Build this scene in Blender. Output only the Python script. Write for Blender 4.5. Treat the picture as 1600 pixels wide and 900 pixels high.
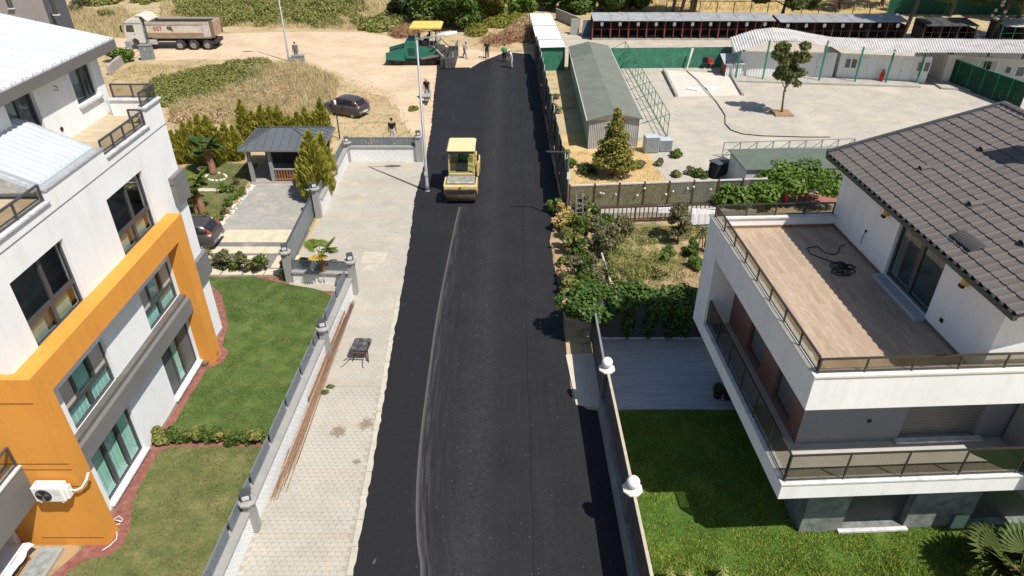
import bpy, bmesh, math, random
import numpy as np
from mathutils import Vector, Matrix
R = math.radians
for o in list(bpy.data.objects): bpy.data.objects.remove(o)
S = bpy.context.scene
COL = S.collection
# ------------------------------------------------------------ camera, sky, sun, exposure
CH, CF, CT = 18.0, 1075.0, R(32.5)           # height, focal length in photo pixels, pitch
cd = bpy.data.cameras.new('camera'); cam = bpy.data.objects.new('camera', cd); COL.objects.link(cam)
cd.sensor_width = 36; cd.lens = CF/1600*36; cd.clip_start = .3; cd.clip_end = 3000
cam.location = (0, 0, CH); cam.rotation_euler = (R(90)-CT, 0, 0); S.camera = cam
SUN = Vector((.24, -.217, .506)).normalized()  # towards the sun
SEL = math.asin(SUN.z)
wd = bpy.data.worlds.new('World'); S.world = wd; wd.use_nodes = True
wn = wd.node_tree.nodes; bg = wn['Background']
sk = wn.new('ShaderNodeTexSky'); sk.sky_type = 'NISHITA'; sk.sun_disc = False
sk.sun_elevation = SEL; sk.sun_rotation = math.atan2(SUN.x, SUN.y)
wd.node_tree.links.new(sk.outputs[0], bg.inputs[0]); bg.inputs[1].default_value = .09
sl = bpy.data.lights.new('sun', 'SUN'); sl.energy = 4.9; sl.angle = R(.5); sl.color = (1, .955, .88)
so = bpy.data.objects.new('sun', sl); COL.objects.link(so)
so.rotation_euler = SUN.to_track_quat('Z', 'Y').to_euler(); so.location = SUN*60
S.view_settings.view_transform = 'Standard'; S.view_settings.look = 'None'
S.view_settings.exposure = 0.30; S.view_settings.gamma = 1
S.render.engine = 'CYCLES'
# ------------------------------------------------------------ pixel -> place
_c, _s = math.cos(CT), math.sin(CT)
def ray(u, v):
    a = (u-800)/CF; b = -(v-450)/CF
    return a, b*_s+_c, b*_c-_s
def G(u, v, z=0.):
    d = ray(u, v); t = (z-CH)/d[2]; return Vector((d[0]*t, d[1]*t, z))
def PX(u, v, x):
    d = ray(u, v); t = x/d[0]; return Vector((x, d[1]*t, CH+d[2]*t))
def PY(u, v, y):
    d = ray(u, v); t = y/d[1]; return Vector((d[0]*t, y, CH+d[2]*t))
# ------------------------------------------------------------ materials
class NT:
    def __init__(s, name):
        m = bpy.data.materials.new(name); m.use_nodes = True; s.m = m
        s.t = m.node_tree; s.n = s.t.nodes; s.b = s.n['Principled BSDF']; s.out = s.n['Material Output']
        s._p = None
    def new(s, ty, **k):
        n = s.n.new(ty)
        for a, b in k.items(): setattr(n, a, b)
        return n
    def l(s, a, b): s.t.links.new(a, b)
    @property
    def pos(s):
        if s._p is None: s._p = s.new('ShaderNodeNewGeometry').outputs['Position']
        return s._p
    def obj(s): return s.new('ShaderNodeTexCoord').outputs['Object']
    def mapping(s, vec, scale=(1, 1, 1), rot=(0, 0, 0), loc=(0, 0, 0)):
        n = s.new('ShaderNodeMapping'); s.l(vec, n.inputs[0])
        n.inputs[1].default_value = loc; n.inputs[2].default_value = rot; n.inputs[3].default_value = scale
        return n.outputs[0]
    def noise(s, scale, detail=4, rough=.6, vec=None, out='Fac'):
        n = s.new('ShaderNodeTexNoise'); n.inputs['Scale'].default_value = scale
        n.inputs['Detail'].default_value = detail; n.inputs['Roughness'].default_value = rough
        s.l(vec if vec is not None else s.pos, n.inputs['Vector']); return n.outputs[out]
    def ramp(s, fac, stops):
        n = s.new('ShaderNodeValToRGB'); s.l(fac, n.inputs[0]); e = n.color_ramp.elements
        while len(e) < len(stops): e.new(.5)
        for i, (p, c) in enumerate(stops):
            e[i].position = p; e[i].color = (c[0], c[1], c[2], 1) if hasattr(c, '__len__') else (c, c, c, 1)
        return n.outputs[0]
    def mix(s, fac, a, b, mode='MIX'):
        n = s.new('ShaderNodeMix', data_type='RGBA', blend_type=mode)
        for i, x in ((0, fac), (6, a), (7, b)):
            if hasattr(x, 'is_linked'): s.l(x, n.inputs[i])
            elif hasattr(x, '__len__'): n.inputs[i].default_value = (x[0], x[1], x[2], 1)
            else: n.inputs[i].default_value = x
        return n.outputs[2]
    def math(s, op, a, b=0., clamp=False):
        n = s.new('ShaderNodeMath', operation=op, use_clamp=clamp)
        for i, x in ((0, a), (1, b)):
            if hasattr(x, 'is_linked'): s.l(x, n.inputs[i])
            else: n.inputs[i].default_value = x
        return n.outputs[0]
    def sep(s, v=None):
        n = s.new('ShaderNodeSeparateXYZ'); s.l(v if v is not None else s.pos, n.inputs[0]); return n.outputs
    def bump(s, h, strength=.3, dist=.02):
        n = s.new('ShaderNodeBump'); n.inputs['Strength'].default_value = strength; n.inputs['Distance'].default_value = dist
        s.l(h, n.inputs['Height']); s.l(n.outputs[0], s.b.inputs['Normal']); return n
    def col(s, c):
        if hasattr(c, 'is_linked'): s.l(c, s.b.inputs['Base Color'])
        else: s.b.inputs['Base Color'].default_value = (c[0], c[1], c[2], 1)
    def set(s, rough=.8, metal=0., spec=.3):
        s.b.inputs['Roughness'].default_value = rough; s.b.inputs['Metallic'].default_value = metal
        s.b.inputs['Specular IOR Level'].default_value = spec
def sc(c, k): return tuple(min(1, x*k) for x in c)
_M = {}
def M(name, c=(.5, .5, .5), rough=.8, var=.18, scale=3., metal=0., bump=.15, bscale=30., spec=.3, dirt=None, dirtk=.5, obj=False):
    """plain procedural paint / stone / cloth: two noises of colour, grain relief, optional dirt"""
    if name in _M: return _M[name]
    t = NT(name); t.set(rough, metal, spec)
    v = t.obj() if obj else None
    f = t.noise(scale, 5, .6, v)
    k = t.ramp(f, [(.3, sc(c, 1-var)), (.7, sc(c, 1+var*.6))])
    if dirt:
        d = t.ramp(t.noise(scale*.6+.37, 6, .7, v), [(.48, 0), (.68, dirtk)])
        k = t.mix(d, k, dirt)
    t.col(k)
    if bump: t.bump(t.noise(bscale, 4, .6, v), bump, .01)
    _M[name] = t.m; return t.m
def Mglass(name, tint=(.6, .7, .7), op=.35, rough=.03):
    """sheet glass: tinted see-through sheet with a mirror coat that grows towards grazing angles"""
    if name in _M: return _M[name]
    t = NT(name); t.n.remove(t.b)
    tr = t.new('ShaderNodeBsdfTransparent'); tr.inputs[0].default_value = (*sc(tint, 1-op), 1)
    gl = t.new('ShaderNodeBsdfGlossy'); gl.inputs['Roughness'].default_value = rough; gl.inputs[0].default_value = (.9, .95, .95, 1)
    lw = t.new('ShaderNodeLayerWeight'); lw.inputs[0].default_value = .5
    fr = t.math('ADD', t.math('MULTIPLY', t.math('POWER', lw.outputs['Facing'], 3.), .38), .03)
    mx = t.new('ShaderNodeMixShader'); t.l(fr, mx.inputs[0]); t.l(tr.outputs[0], mx.inputs[1]); t.l(gl.outputs[0], mx.inputs[2])
    t.l(mx.outputs[0], t.out.inputs[0]); _M[name] = t.m; return t.m
# ------------------------------------------------------------ objects
def tag(o, label=None, cat=None, group=None, kind=None):
    if label: o['label'] = label
    if cat: o['category'] = cat
    if group: o['group'] = group
    if kind: o['kind'] = kind
    return o
def thing(name, label, cat, loc=(0, 0, 0), rz=0., group=None):
    o = bpy.data.objects.new(name, None); COL.objects.link(o); o.empty_display_size = .2
    o.location = loc; o.rotation_euler = (0, 0, rz); return tag(o, label, cat, group)
def link(name, me, parent=None, loc=None):
    o = bpy.data.objects.new(name, me); COL.objects.link(o)
    if parent: o.parent = parent
    if loc is not None: o.location = loc
    return o
def copy_tree(o, parent=None):
    c = o.copy(); COL.objects.link(c); c.parent = parent
    for ch in o.children: copy_tree(ch, c)
    return c
def root_of(o):
    while o.parent: o = o.parent
    return o
class MB:
    def __init__(s): s.v = []; s.f = []; s.mi = []; s.cur = 0; s.sm = []
    def add(s, vs, fs, smooth=False):
        n = len(s.v); s.v += [tuple(p) for p in vs]; s.f += [tuple(n+i for i in f) for f in fs]
        s.mi += [s.cur]*len(fs); s.sm += [smooth]*len(fs); return s
    def box(s, x0, x1, y0, y1, z0, z1):
        x0, x1 = min(x0, x1), max(x0, x1); y0, y1 = min(y0, y1), max(y0, y1); z0, z1 = min(z0, z1), max(z0, z1)
        return s.add([(x0, y0, z0), (x1, y0, z0), (x1, y1, z0), (x0, y1, z0), (x0, y0, z1), (x1, y0, z1), (x1, y1, z1), (x0, y1, z1)],
                     [(0, 3, 2, 1), (4, 5, 6, 7), (0, 1, 5, 4), (1, 2, 6, 5), (2, 3, 7, 6), (3, 0, 4, 7)])
    def bev(s, x0, x1, y0, y1, z0, z1, b=.02):
        """box with chamfered upright and top edges"""
        x0, x1 = min(x0, x1), max(x0, x1); y0, y1 = min(y0, y1), max(y0, y1); z0, z1 = min(z0, z1), max(z0, z1)
        b = min(b, (x1-x0)*.45, (y1-y0)*.45, (z1-z0)*.45)
        def ring(i, z): return [(x0+b+i, y0+i, z), (x1-b-i, y0+i, z), (x1-i, y0+b+i, z), (x1-i, y1-b-i, z), (x1-b-i, y1-i, z), (x0+b+i, y1-i, z), (x0+i, y1-b-i, z), (x0+i, y0+b+i, z)]
        return s.loft([ring(b, z0), ring(0, z0+b), ring(0, z1-b), ring(b, z1)], True, True)
    def loft(s, rings, closed=True, caps=True, smooth=False):
        n = len(rings[0]); vs = [p for r in rings for p in r]; fs = []
        for i in range(len(rings)-1):
            for j in range(n if closed else n-1):
                k = (j+1) % n; fs.append((i*n+j, i*n+k, (i+1)*n+k, (i+1)*n+j))
        s.add(vs, fs, smooth)
        if caps:
            m = len(s.v)-len(vs)
            s.f += [tuple(m+j for j in reversed(range(n))), tuple(m+(len(rings)-1)*n+j for j in range(n))]; s.mi += [s.cur]*2; s.sm += [False]*2
        return s
    def tube(s, pts, r, n=8, caps=True, smooth=True):
        pts = [Vector(p) for p in pts]; rs = r if hasattr(r, '__len__') else [r]*len(pts); rings = []
        for i, p in enumerate(pts):
            d = (pts[min(i+1, len(pts)-1)]-pts[max(i-1, 0)]).normalized()
            a = d.cross(Vector((0, 0, 1)) if abs(d.z) < .95 else Vector((1, 0, 0))).normalized(); b = d.cross(a)
            rings.append([p+(a*math.cos(2*math.pi*k/n)-b*math.sin(2*math.pi*k/n))*rs[i] for k in range(n)])
        return s.loft(rings[::-1], True, caps, smooth)
    def lathe(s, prof, n=16, c=(0, 0, 0), axis='z', smooth=True):
        rings = []
        for r, h in prof:
            ring = []
            for k in range(n):
                a = 2*math.pi*k/n; x, y = r*math.cos(a), r*math.sin(a)
                ring.append((c[0]+x, c[1]+y, c[2]+h) if axis == 'z' else ((c[0]+x, c[1]-h, c[2]+y) if axis == 'y' else (c[0]+h, c[1]+x, c[2]+y)))
            rings.append(ring)
        return s.loft(rings, True, True, smooth)
    def prism(s, poly, a0, a1, axis='y'):
        """poly of 2-D points extruded along an axis: 'y' poly=(x,z), 'x' poly=(y,z), 'z' poly=(x,y)"""
        def P(p, a): return (p[0], a, p[1]) if axis == 'y' else ((a, p[0], p[1]) if axis == 'x' else (p[0], p[1], a))
        n = len(poly); vs = [P(p, a0) for p in poly]+[P(p, a1) for p in poly]
        return s.add(vs, [tuple(range(n)), tuple(range(2*n-1, n-1, -1))]+[(i, i+n, (i+1) % n+n, (i+1) % n) for i in range(n)])
    def bar(s, p, q, w, h=None, up=(0, 0, 1)):
        """rectangular bar from p to q"""
        p, q = Vector(p), Vector(q); h = h or w; d = (q-p).normalized(); u = Vector(up)
        if abs(d.dot(u)) > .98: u = Vector((1, 0, 0))
        a = d.cross(u).normalized()*w/2; b = a.cross(d).normalized()*h/2
        return s.loft([[p-a-b, p+a-b, p+a+b, p-a+b], [q-a-b, q+a-b, q+a+b, q-a+b]])
    def mesh(s, name, mats):
        me = bpy.data.meshes.new(name); me.from_pydata([tuple(v) for v in s.v], [], s.f)
        for m in (mats if isinstance(mats, (list, tuple)) else [mats]): me.materials.append(m)
        me.polygons.foreach_set('material_index', s.mi); me.polygons.foreach_set('use_smooth', s.sm)
        bm = bmesh.new(); bm.from_mesh(me); bmesh.ops.recalc_face_normals(bm, faces=bm.faces); bm.to_mesh(me); bm.free()
        me.update(); return me
    def obj(s, name, mats, parent=None, world=False):
        if world and parent:
            r = root_of(parent); L = r.location; c0, s0 = math.cos(-r.rotation_euler.z), math.sin(-r.rotation_euler.z)
            s.v = [((x-L.x)*c0-(y-L.y)*s0, (x-L.x)*s0+(y-L.y)*c0, z-L.z) for x, y, z in s.v]
        return link(name, s.mesh(name, mats), parent)
def npmesh(name, V, F, mats, parent=None, mi=None):
    """V (n,3), F (m,k) arrays"""
    me = bpy.data.meshes.new(name); k = F.shape[1]
    me.vertices.add(len(V)); me.vertices.foreach_set('co', np.asarray(V, np.float32).ravel())
    me.loops.add(F.size); me.loops.foreach_set('vertex_index', np.asarray(F, np.int32).ravel())
    me.polygons.add(len(F)); me.polygons.foreach_set('loop_start', np.arange(0, F.size, k, dtype=np.int32))
    for m in (mats if isinstance(mats, (list, tuple)) else [mats]): me.materials.append(m)
    if mi is not None: me.polygons.foreach_set('material_index', np.asarray(mi, np.int32))
    me.update(calc_edges=True); return link(name, me, parent)
def sheet(name, pts, z, m, kind='structure', label=None, cat=None):
    o = MB().add([(p[0], p[1], z) for p in pts], [tuple(range(len(pts)))]).obj(name, m); return tag(o, label, cat, None, kind)
def inpoly(x, y, poly):
    r = np.zeros(len(x), bool); n = len(poly)
    for i in range(n):
        x1, y1 = poly[i][0], poly[i][1]; x2, y2 = poly[(i+1) % n][0], poly[(i+1) % n][1]
        if y1 == y2: continue
        c = ((y1 > y) != (y2 > y)) & (x < (x2-x1)*(y-y1)/(y2-y1)+x1); r ^= c
    return r
RG = np.random.default_rng(7); random.seed(7)
def blades(name, poly, n, h, w, mats, mprob, z0=0., lean=.5, clump=0., label=None, cat='grass', hfun=None):
    """grass as loose upright triangles inside a polygon, one object of stuff"""
    P = np.array([(p[0], p[1]) for p in poly]); lo, hi = P.min(0), P.max(0)
    k = int(n*1.2*(hi-lo).prod()/max(1e-6, abs(sum(P[i-1][0]*P[i][1]-P[i][0]*P[i-1][1] for i in range(len(P))))/2))
    x = RG.uniform(lo[0], hi[0], k); y = RG.uniform(lo[1], hi[1], k)
    m = inpoly(x, y, poly)
    if clump:
        g = np.sin(x*2.1+np.sin(y*1.7)*1.3)*np.sin(y*2.3+np.sin(x*1.9)*1.5)+.5*np.sin(x*6.1+y*3)*np.sin(y*5.3-x*2)
        m &= RG.random(k) < np.clip(.55+clump*g, .05, 1)
    x, y = x[m][:n], y[m][:n]; k = len(x)
    a = RG.uniform(0, 2*np.pi, k); hh = h*RG.uniform(.5, 1.25, k)
    if hfun is not None: hh = hh*hfun(x, y)
    zz = np.full(k, z0) if not callable(z0) else z0(x, y)
    dx, dy = np.cos(a)*w/2, np.sin(a)*w/2; b = RG.uniform(0, 2*np.pi, k); ln = lean*hh*RG.random(k)
    V = np.stack([np.stack([x-dx, y-dy, zz], 1), np.stack([x+dx, y+dy, zz], 1), np.stack([x+np.cos(b)*ln, y+np.sin(b)*ln, zz+hh], 1)], 1).reshape(-1, 3)
    F = np.arange(3*k).reshape(-1, 3)
    o = npmesh(name, V, F, mats, None, RG.choice(len(mprob), k, p=mprob))
    return tag(o, label, cat, None, 'stuff')
def leaves(blobs, n, size, asp=1.7, up=.35, shell=.55):
    """leaf quads spread through ellipsoid blobs [(centre, radii)], returns V, F"""
    vol = np.array([b[1][0]*b[1][1]*b[1][2] for b in blobs])**.75; pr = vol/vol.sum()
    i = RG.choice(len(blobs), n, p=pr); C = np.array([b[0] for b in blobs])[i]; Q = np.array([b[1] for b in blobs])[i]
    d = RG.normal(size=(n, 3)); d /= np.linalg.norm(d, axis=1)[:, None]
    r = RG.random(n)**(1/3.)*(1-shell)+shell*RG.random(n)**.25
    p = C+d*Q*r[:, None]
    nn = d+RG.normal(size=(n, 3))*.8; nn[:, 2] += up; nn /= np.linalg.norm(nn, axis=1)[:, None]
    t = np.cross(nn, RG.normal(size=(n, 3))); t /= np.linalg.norm(t, axis=1)[:, None]; b = np.cross(nn, t)
    s = size*RG.uniform(.6, 1.3, n)[:, None]
    V = np.stack([p-t*s*asp/2, p-b*s/2+nn*s*.12, p+t*s*asp/2, p+b*s/2+nn*s*.12], 1).reshape(-1, 3)
    return V, np.arange(4*n).reshape(-1, 4)
def Mleaf(name, c, var=.45, trans=.25, scale=2.5):
    if name in _M: return _M[name]
    t = NT(name); t.set(.55, 0, .35)
    k = t.mix(t.ramp(t.noise(scale, 4, .7), [(.3, 0), (.7, 1)]), sc(c, 1-var), sc(c, 1+var))
    k2 = t.mix(t.ramp(t.noise(23., 2, .5), [(.35, 0), (.65, 1)]), k, (c[0]*1.5, c[1]*1.15, c[2]*.8)); t.col(k2)
    tl = t.new('ShaderNodeBsdfTranslucent'); t.l(k2, tl.inputs[0])
    mx = t.new('ShaderNodeMixShader'); mx.inputs[0].default_value = trans
    t.l(t.b.outputs[0], mx.inputs[1]); t.l(tl.outputs[0], mx.inputs[2]); t.l(mx.outputs[0], t.out.inputs[0])
    _M[name] = t.m; return t.m
def stripes(name, c, c2, axis=0, period=.2, duty=.1, rough=.5, metal=0., var=.12, bump=.6, obj=False, dirt=None, spec=.4):
    """ribbed or jointed sheet: narrow darker lines across an axis with relief"""
    if name in _M: return _M[name]
    t = NT(name); t.set(rough, metal, spec); v = t.obj() if obj else t.pos
    x = t.sep(v)[axis]; fr = t.math('FRACT', t.math('DIVIDE', x, period)); k = t.math('LESS_THAN', fr, duty)
    b = t.ramp(t.noise(1.7, 5, .6, v), [(.3, sc(c, 1-var)), (.7, sc(c, 1+var*.5))])
    if dirt: b = t.mix(t.ramp(t.noise(2.3, 6, .75, v), [(.5, 0), (.7, .6)]), b, dirt)
    t.col(t.mix(k, b, c2))
    if bump: t.bump(t.math('SUBTRACT', 1., k), bump, .02)
    _M[name] = t.m; return t.m
# shared materials
def Mrender(name, c, d, k1, k2):
    t = NT(name); t.set(.85, 0, .25); k = t.ramp(t.noise(.7, 5, .6), [(.3, sc(c, .95)), (.7, sc(c, 1.03))])
    k = t.mix(t.ramp(t.noise(1.0, 6, .7, t.mapping(t.pos, (3.2, 3.2, .28))), [(.5, 0), (.72, k1)]), k, d)   # rain streaks
    k = t.mix(t.ramp(t.noise(2.1, 6, .75, t.mapping(t.pos, loc=(5, 3, 9))), [(.55, 0), (.7, k2)]), k, d)
    t.col(k); t.bump(t.noise(70., 4, .6), .18, .006); _M[name] = t.m; return t.m
white = Mrender('white_render', (.78, .78, .775), (.56, .545, .515), .34, .22)
orange = Mrender('orange_render', (.66, .285, .05), (.50, .20, .04), .4, .25)
dgrey = M('dark_grey_metal', (.06, .062, .068), .45, .1, 2., bump=0, spec=.5)
midgrey = M('grey_cladding', (.17, .165, .16), .6, .08, .7, bump=.1, bscale=50)
marble = M('marble', (.62, .62, .61), .4, .25, 4., bump=.05, dirt=(.3, .31, .32), dirtk=.4)
steel = M('galvanised_steel', (.27, .29, .30), .5, .12, 3., metal=.35, bump=.1)
concrete = M('concrete', (.36, .34, .30), .9, .15, 1.5, bump=.3, bscale=25, dirt=(.22, .2, .18), dirtk=.4)
black = M('black_rubber', (.02, .02, .021), .75, .2, 5., bump=.2)
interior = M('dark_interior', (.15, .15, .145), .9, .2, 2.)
wood = M('stained_wood', (.30, .13, .055), .6, .2, 6., bump=.2)
brownm = M('brown_steel', (.075, .04, .03), .6, .2, 4.)
greensteel = M('green_painted_steel', (.02, .20, .12), .5, .15, 3.)
redsteel = M('red_oxide_steel', (.26, .06, .045), .6, .2, 3.)
teal = M('teal_curtain', (.42, .60, .53), .8, .12, 3.)
beige = M('beige_blind', (.46, .41, .35), .8, .08, 2.)
gl_win = Mglass('window_glass', (.90, .97, .965), .0)
gl_dark = Mglass('dark_window_glass', (.84, .88, .88), .0)
gl_rail = Mglass('smoked_glass', (.80, .78, .74), .0)
# ============================================================ GROUND, ROAD, PAVEMENT
def earth(name, stops, s1=.35, s2=3., speck=None, rough=.95, bump=.5):
    t = NT(name); t.set(rough, 0, .15)
    f = t.math('ADD', t.math('MULTIPLY', t.noise(s1, 6, .65), .65), t.math('MULTIPLY', t.noise(s2, 5, .7), .35))
    k = t.ramp(f, stops)
    if speck: k = t.mix(t.ramp(t.noise(speck[1], 3, .6), [(speck[2], 0), (speck[2]+.08, .75)]), k, speck[0])
    t.col(k); t.bump(t.noise(14., 6, .7), bump, .05); return t.m
m_ground = earth('dry_earth', [(.3, (.22, .17, .10)), (.45, (.40, .30, .17)), (.56, (.46, .36, .22)), (.7, (.30, .26, .12))], .22, 2.5, ((.16, .17, .07), 1.1, .56))
m_track = earth('dirt_track_soil', [(.3, (.40, .29, .19)), (.5, (.54, .41, .28)), (.68, (.62, .49, .35))], .3, 4., ((.36, .27, .18), 2.2, .6))
m_gold = earth('golden_dry_field', [(.3, (.30, .21, .09)), (.5, (.46, .33, .14)), (.7, (.52, .40, .20))], .2, 2.5, ((.2, .17, .07), 1.3, .6))
m_soil = earth('garden_soil', [(.3, (.20, .13, .075)), (.5, (.36, .25, .14)), (.66, (.42, .31, .18))], .8, 5., ((.10, .13, .045), .9, .53))
m_straw = earth('straw_ground', [(.3, (.38, .25, .11)), (.5, (.52, .36, .17)), (.7, (.60, .46, .26))], .7, 7., ((.25, .2, .12), 1.7, .6))
m_gravel = earth('red_gravel', [(.3, (.16, .06, .045)), (.5, (.25, .10, .08)), (.7, (.36, .2, .16))], 4., 40., None, .9, .8)
def lawnmat(name, a, b, c, s=1.1):
    return earth(name, [(.32, a), (.5, b), (.68, c)], s, 9., None, .95, .6)
m_lawnL = lawnmat('mown_lawn_soil', (.060, .085, .024), (.13, .14, .05), (.24, .20, .095), 1.3)
m_lawnR = lawnmat('wild_lawn_soil', (.035, .075, .012), (.07, .13, .02), (.14, .18, .03), .8)
g = MB(); n = 40
g.add([(-900, -60, 0), (900, -60, 0), (900, 1500, 0), (-900, 1500, 0)], [(0, 1, 2, 3)])
tag(g.obj('ground', m_ground), kind='structure')
def ragged(pts, step=.5, amp=.08, closed=True):
    out = []; n = len(pts)
    for i in range(n if closed else n-1):
        a, b = Vector(pts[i][:2]), Vector(pts[(i+1) % n][:2]); k = max(1, int((b-a).length/step)); nn = Vector((-(b-a).y, (b-a).x)).normalized()
        for j in range(k): out.append(tuple(a.lerp(b, j/k)+nn*random.uniform(-amp, amp)*(0 if j == 0 else 1)))
    return out
def poly(*uv): return [tuple(G(u, v)[:2]) for u, v in uv]
tag(sheet('dirt_road', ragged(poly((-300, 70), (200, 58), (420, 50), (560, 50), (640, 60), (760, 82), (845, 82), (838, 110), (700, 300), (640, 250), (640, 205), (600, 150), (520, 118), (400, 93), (230, 96), (180, 75), (-300, 98)), 1.2, .45), .004, m_track))
tag(sheet('dry_field', ragged(poly((860, 24), (1700, 24), (2400, -60), (2400, -150), (860, -150)), 3., .6), .004, m_gold))
# asphalt mat, 45 mm thick with a torn left edge
L = [(-4.45, 6), (-4.66, 12.5), (-4.74, 14.82), (-4.84, 17.63), (-4.97, 20.36), (-5.15, 23.64), (-5.31, 27.68), (-5.55, 32.78), (-5.7, 35.05), (-5.95, 38.46), (-5.94, 44.64), (-6.18, 51.09), (-6.77, 59.22), (-7.24, 67.42), (-7.33, 68.3)]
Rr = [(-4.06, 68.1), (-3.1, 70.5), (-.67, 74.4), (1.9, 73.6), (2.35, 70), (2.55, 55), (2.75, 45), (2.95, 38), (2.6, 36.5), (2.05, 33), (2.2, 29.5), (2.35, 26.6), (2.3, 22.8), (2.35, 20.15), (2.85, 19.6), (3.36, 19.5), (3.42, 12.5), (3.5, 6)]
ROADL = ragged(L, .22, .035, False)
t = NT('fresh_asphalt'); t.set(.72, 0, .2)
x, y, z = t.sep()
def curve(pts, lo, hi, vlo, vhi):
    n = t.new('ShaderNodeFloatCurve'); c = n.mapping.curves[0]
    P = [((a-lo)/(hi-lo), (b-vlo)/(vhi-vlo)) for a, b in pts]
    c.points[0].location = P[0]; c.points[1].location = P[-1]
    for p in P[1:-1]: c.points.new(*p)
    n.mapping.update(); t.l(t.math('DIVIDE', t.math('SUBTRACT', y, lo), hi-lo), n.inputs['Value'])
    return t.math('ADD', t.math('MULTIPLY', n.outputs[0], vhi-vlo), vlo)
C1 = sorted((G(u, v)[1], G(u, v)[0]) for u, v in ((716, 330), (697, 420), (682, 500), (668, 600), (656, 700), (651, 780), (653, 850), (658, 900)))
C1 = [(6., C1[0][1]+.25)]+C1
xc = curve(C1, 6, 37, -4, -1)
d = t.math('SUBTRACT', x, xc)
streakv = t.new('ShaderNodeCombineXYZ'); t.l(t.math('MULTIPLY', d, 9.), streakv.inputs[0]); t.l(t.math('MULTIPLY', y, .22), streakv.inputs[1])
lines = t.ramp(t.noise(1.5, 5, .75, streakv.outputs[0]), [(.47, 0), (.66, 1)])
fall = t.ramp(t.math('DIVIDE', d, 1.3), [(0, 0), (.02, 1), (.16, .75), (.4, .22), (.85, .12), (1., 0)])
sharp = t.ramp(t.math('DIVIDE', t.math('ADD', d, .03), .16), [(0, 0), (.15, .5), (.4, .35), (1., 0)])
inr = t.math('MULTIPLY', t.math('LESS_THAN', y, 37.2), 1.)
spk = t.ramp(t.noise(75., 2, .6), [(.56, 0), (.70, 1)])
spk2 = t.ramp(t.noise(38., 2, .5), [(.66, 0), (.72, 1)])
st = t.math('MULTIPLY', t.math('MAXIMUM', t.math('MULTIPLY', fall, t.math('MULTIPLY', lines, t.math('ADD', t.math('MULTIPLY', spk, .8), .35))), sharp), inr, True)
base = t.ramp(t.math('ADD', t.math('MULTIPLY', t.noise(.5, 5, .6), .5), t.math('MULTIPLY', t.noise(1., 6, .7, t.mapping(t.pos, (5.5, .16, 1))), .5)), [(.3, (.0100, .0100, .0122)), (.7, (.0200, .0200, .0232))])
# dusty band of the second wheel pass and the older seam beside the left lap
band = t.math('MULTIPLY', t.ramp(t.math('ADD', t.math('MULTIPLY', x, .5), t.math('MULTIPLY', t.noise(.35, 3, .6), .35)), [(0., 0), (.001, 0), (.999, 0), (1, 0)]), 0.)
xb = t.math('ADD', x, t.math('MULTIPLY', t.noise(.25, 3, .6), .5))
b1 = t.ramp(t.math('MULTIPLY', t.math('ADD', xb, 2.1), .4), [(0, 0), (.25, .55), (.5, .8), (.75, .2), (1, .15)])
dust = t.math('MULTIPLY', t.math('MULTIPLY', b1, t.ramp(t.noise(9., 5, .7), [(.3, 0), (.75, 1)])), .8)
k = t.mix(dust, base, (.052, .050, .049)); k = t.mix(t.math('MULTIPLY', spk2, .4), k, (.13, .13, .13)); k = t.mix(t.math('MULTIPLY', st, .62), k, (.30, .285, .27))
k = t.mix(t.math('MULTIPLY', spk, .22), k, (.085, .085, .088))
sx = t.math('ADD', x, t.math('ADD', t.math('MULTIPLY', y, .018), t.math('MULTIPLY', t.noise(.6, 2, .5), .12)))
lap = t.math('LESS_THAN', sx, -2.98)
k = t.mix(t.math('MULTIPLY', lap, t.math('LESS_THAN', y, 34.)), k, t.mix(t.math('MULTIPLY', spk, .3), (.0150, .0148, .0165), (.05, .05, .053)))
# pale scuffs on the lap
scf = t.ramp(t.noise(1.9, 2, .4, t.mapping(t.pos, (1.6, .8, 1))), [(.73, 0), (.78, .55)])
k = t.mix(t.math('MULTIPLY', scf, lap), k, (.12, .115, .11))
# paving seams, loose crumbs
sm = t.math('ABSOLUTE', t.math('SUBTRACT', t.math('ADD', x, t.math('MULTIPLY', t.noise(.3, 2, .5), .25)), .78))
k = t.mix(t.math('MULTIPLY', t.math('LESS_THAN', sm, .02), .6), k, (.006, .006, .007))
k = t.mix(t.ramp(t.noise(16., 1, .3), [(.795, 0), (.80, .8)]), k, (.22, .215, .21))
t.col(k); t.bump(t.noise(60., 4, .7), .5, .012); m_asph = t.m
def slab(name, pts, z0, z1, m):
    bm = bmesh.new(); vs = [bm.verts.new((p[0], p[1], z1)) for p in pts]; f = bm.faces.new(vs)
    if f.normal.z < 0: f.normal_flip()
    ext = bmesh.ops.extrude_face_region(bm, geom=[f]); 
    for v in ext['geom']:
        if isinstance(v, bmesh.types.BMVert): v.co.z = z0
    bmesh.ops.recalc_face_normals(bm, faces=bm.faces); me = bpy.data.meshes.new(name); bm.to_mesh(me); bm.free(); me.materials.append(m)
    return tag(link(name, me), kind='structure')
slab('road', ROADL+[(-4.2, 68.4)]+ragged(Rr, .5, .03, False)+[(3.5, 6)], -.05, .045, m_asph)
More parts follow.
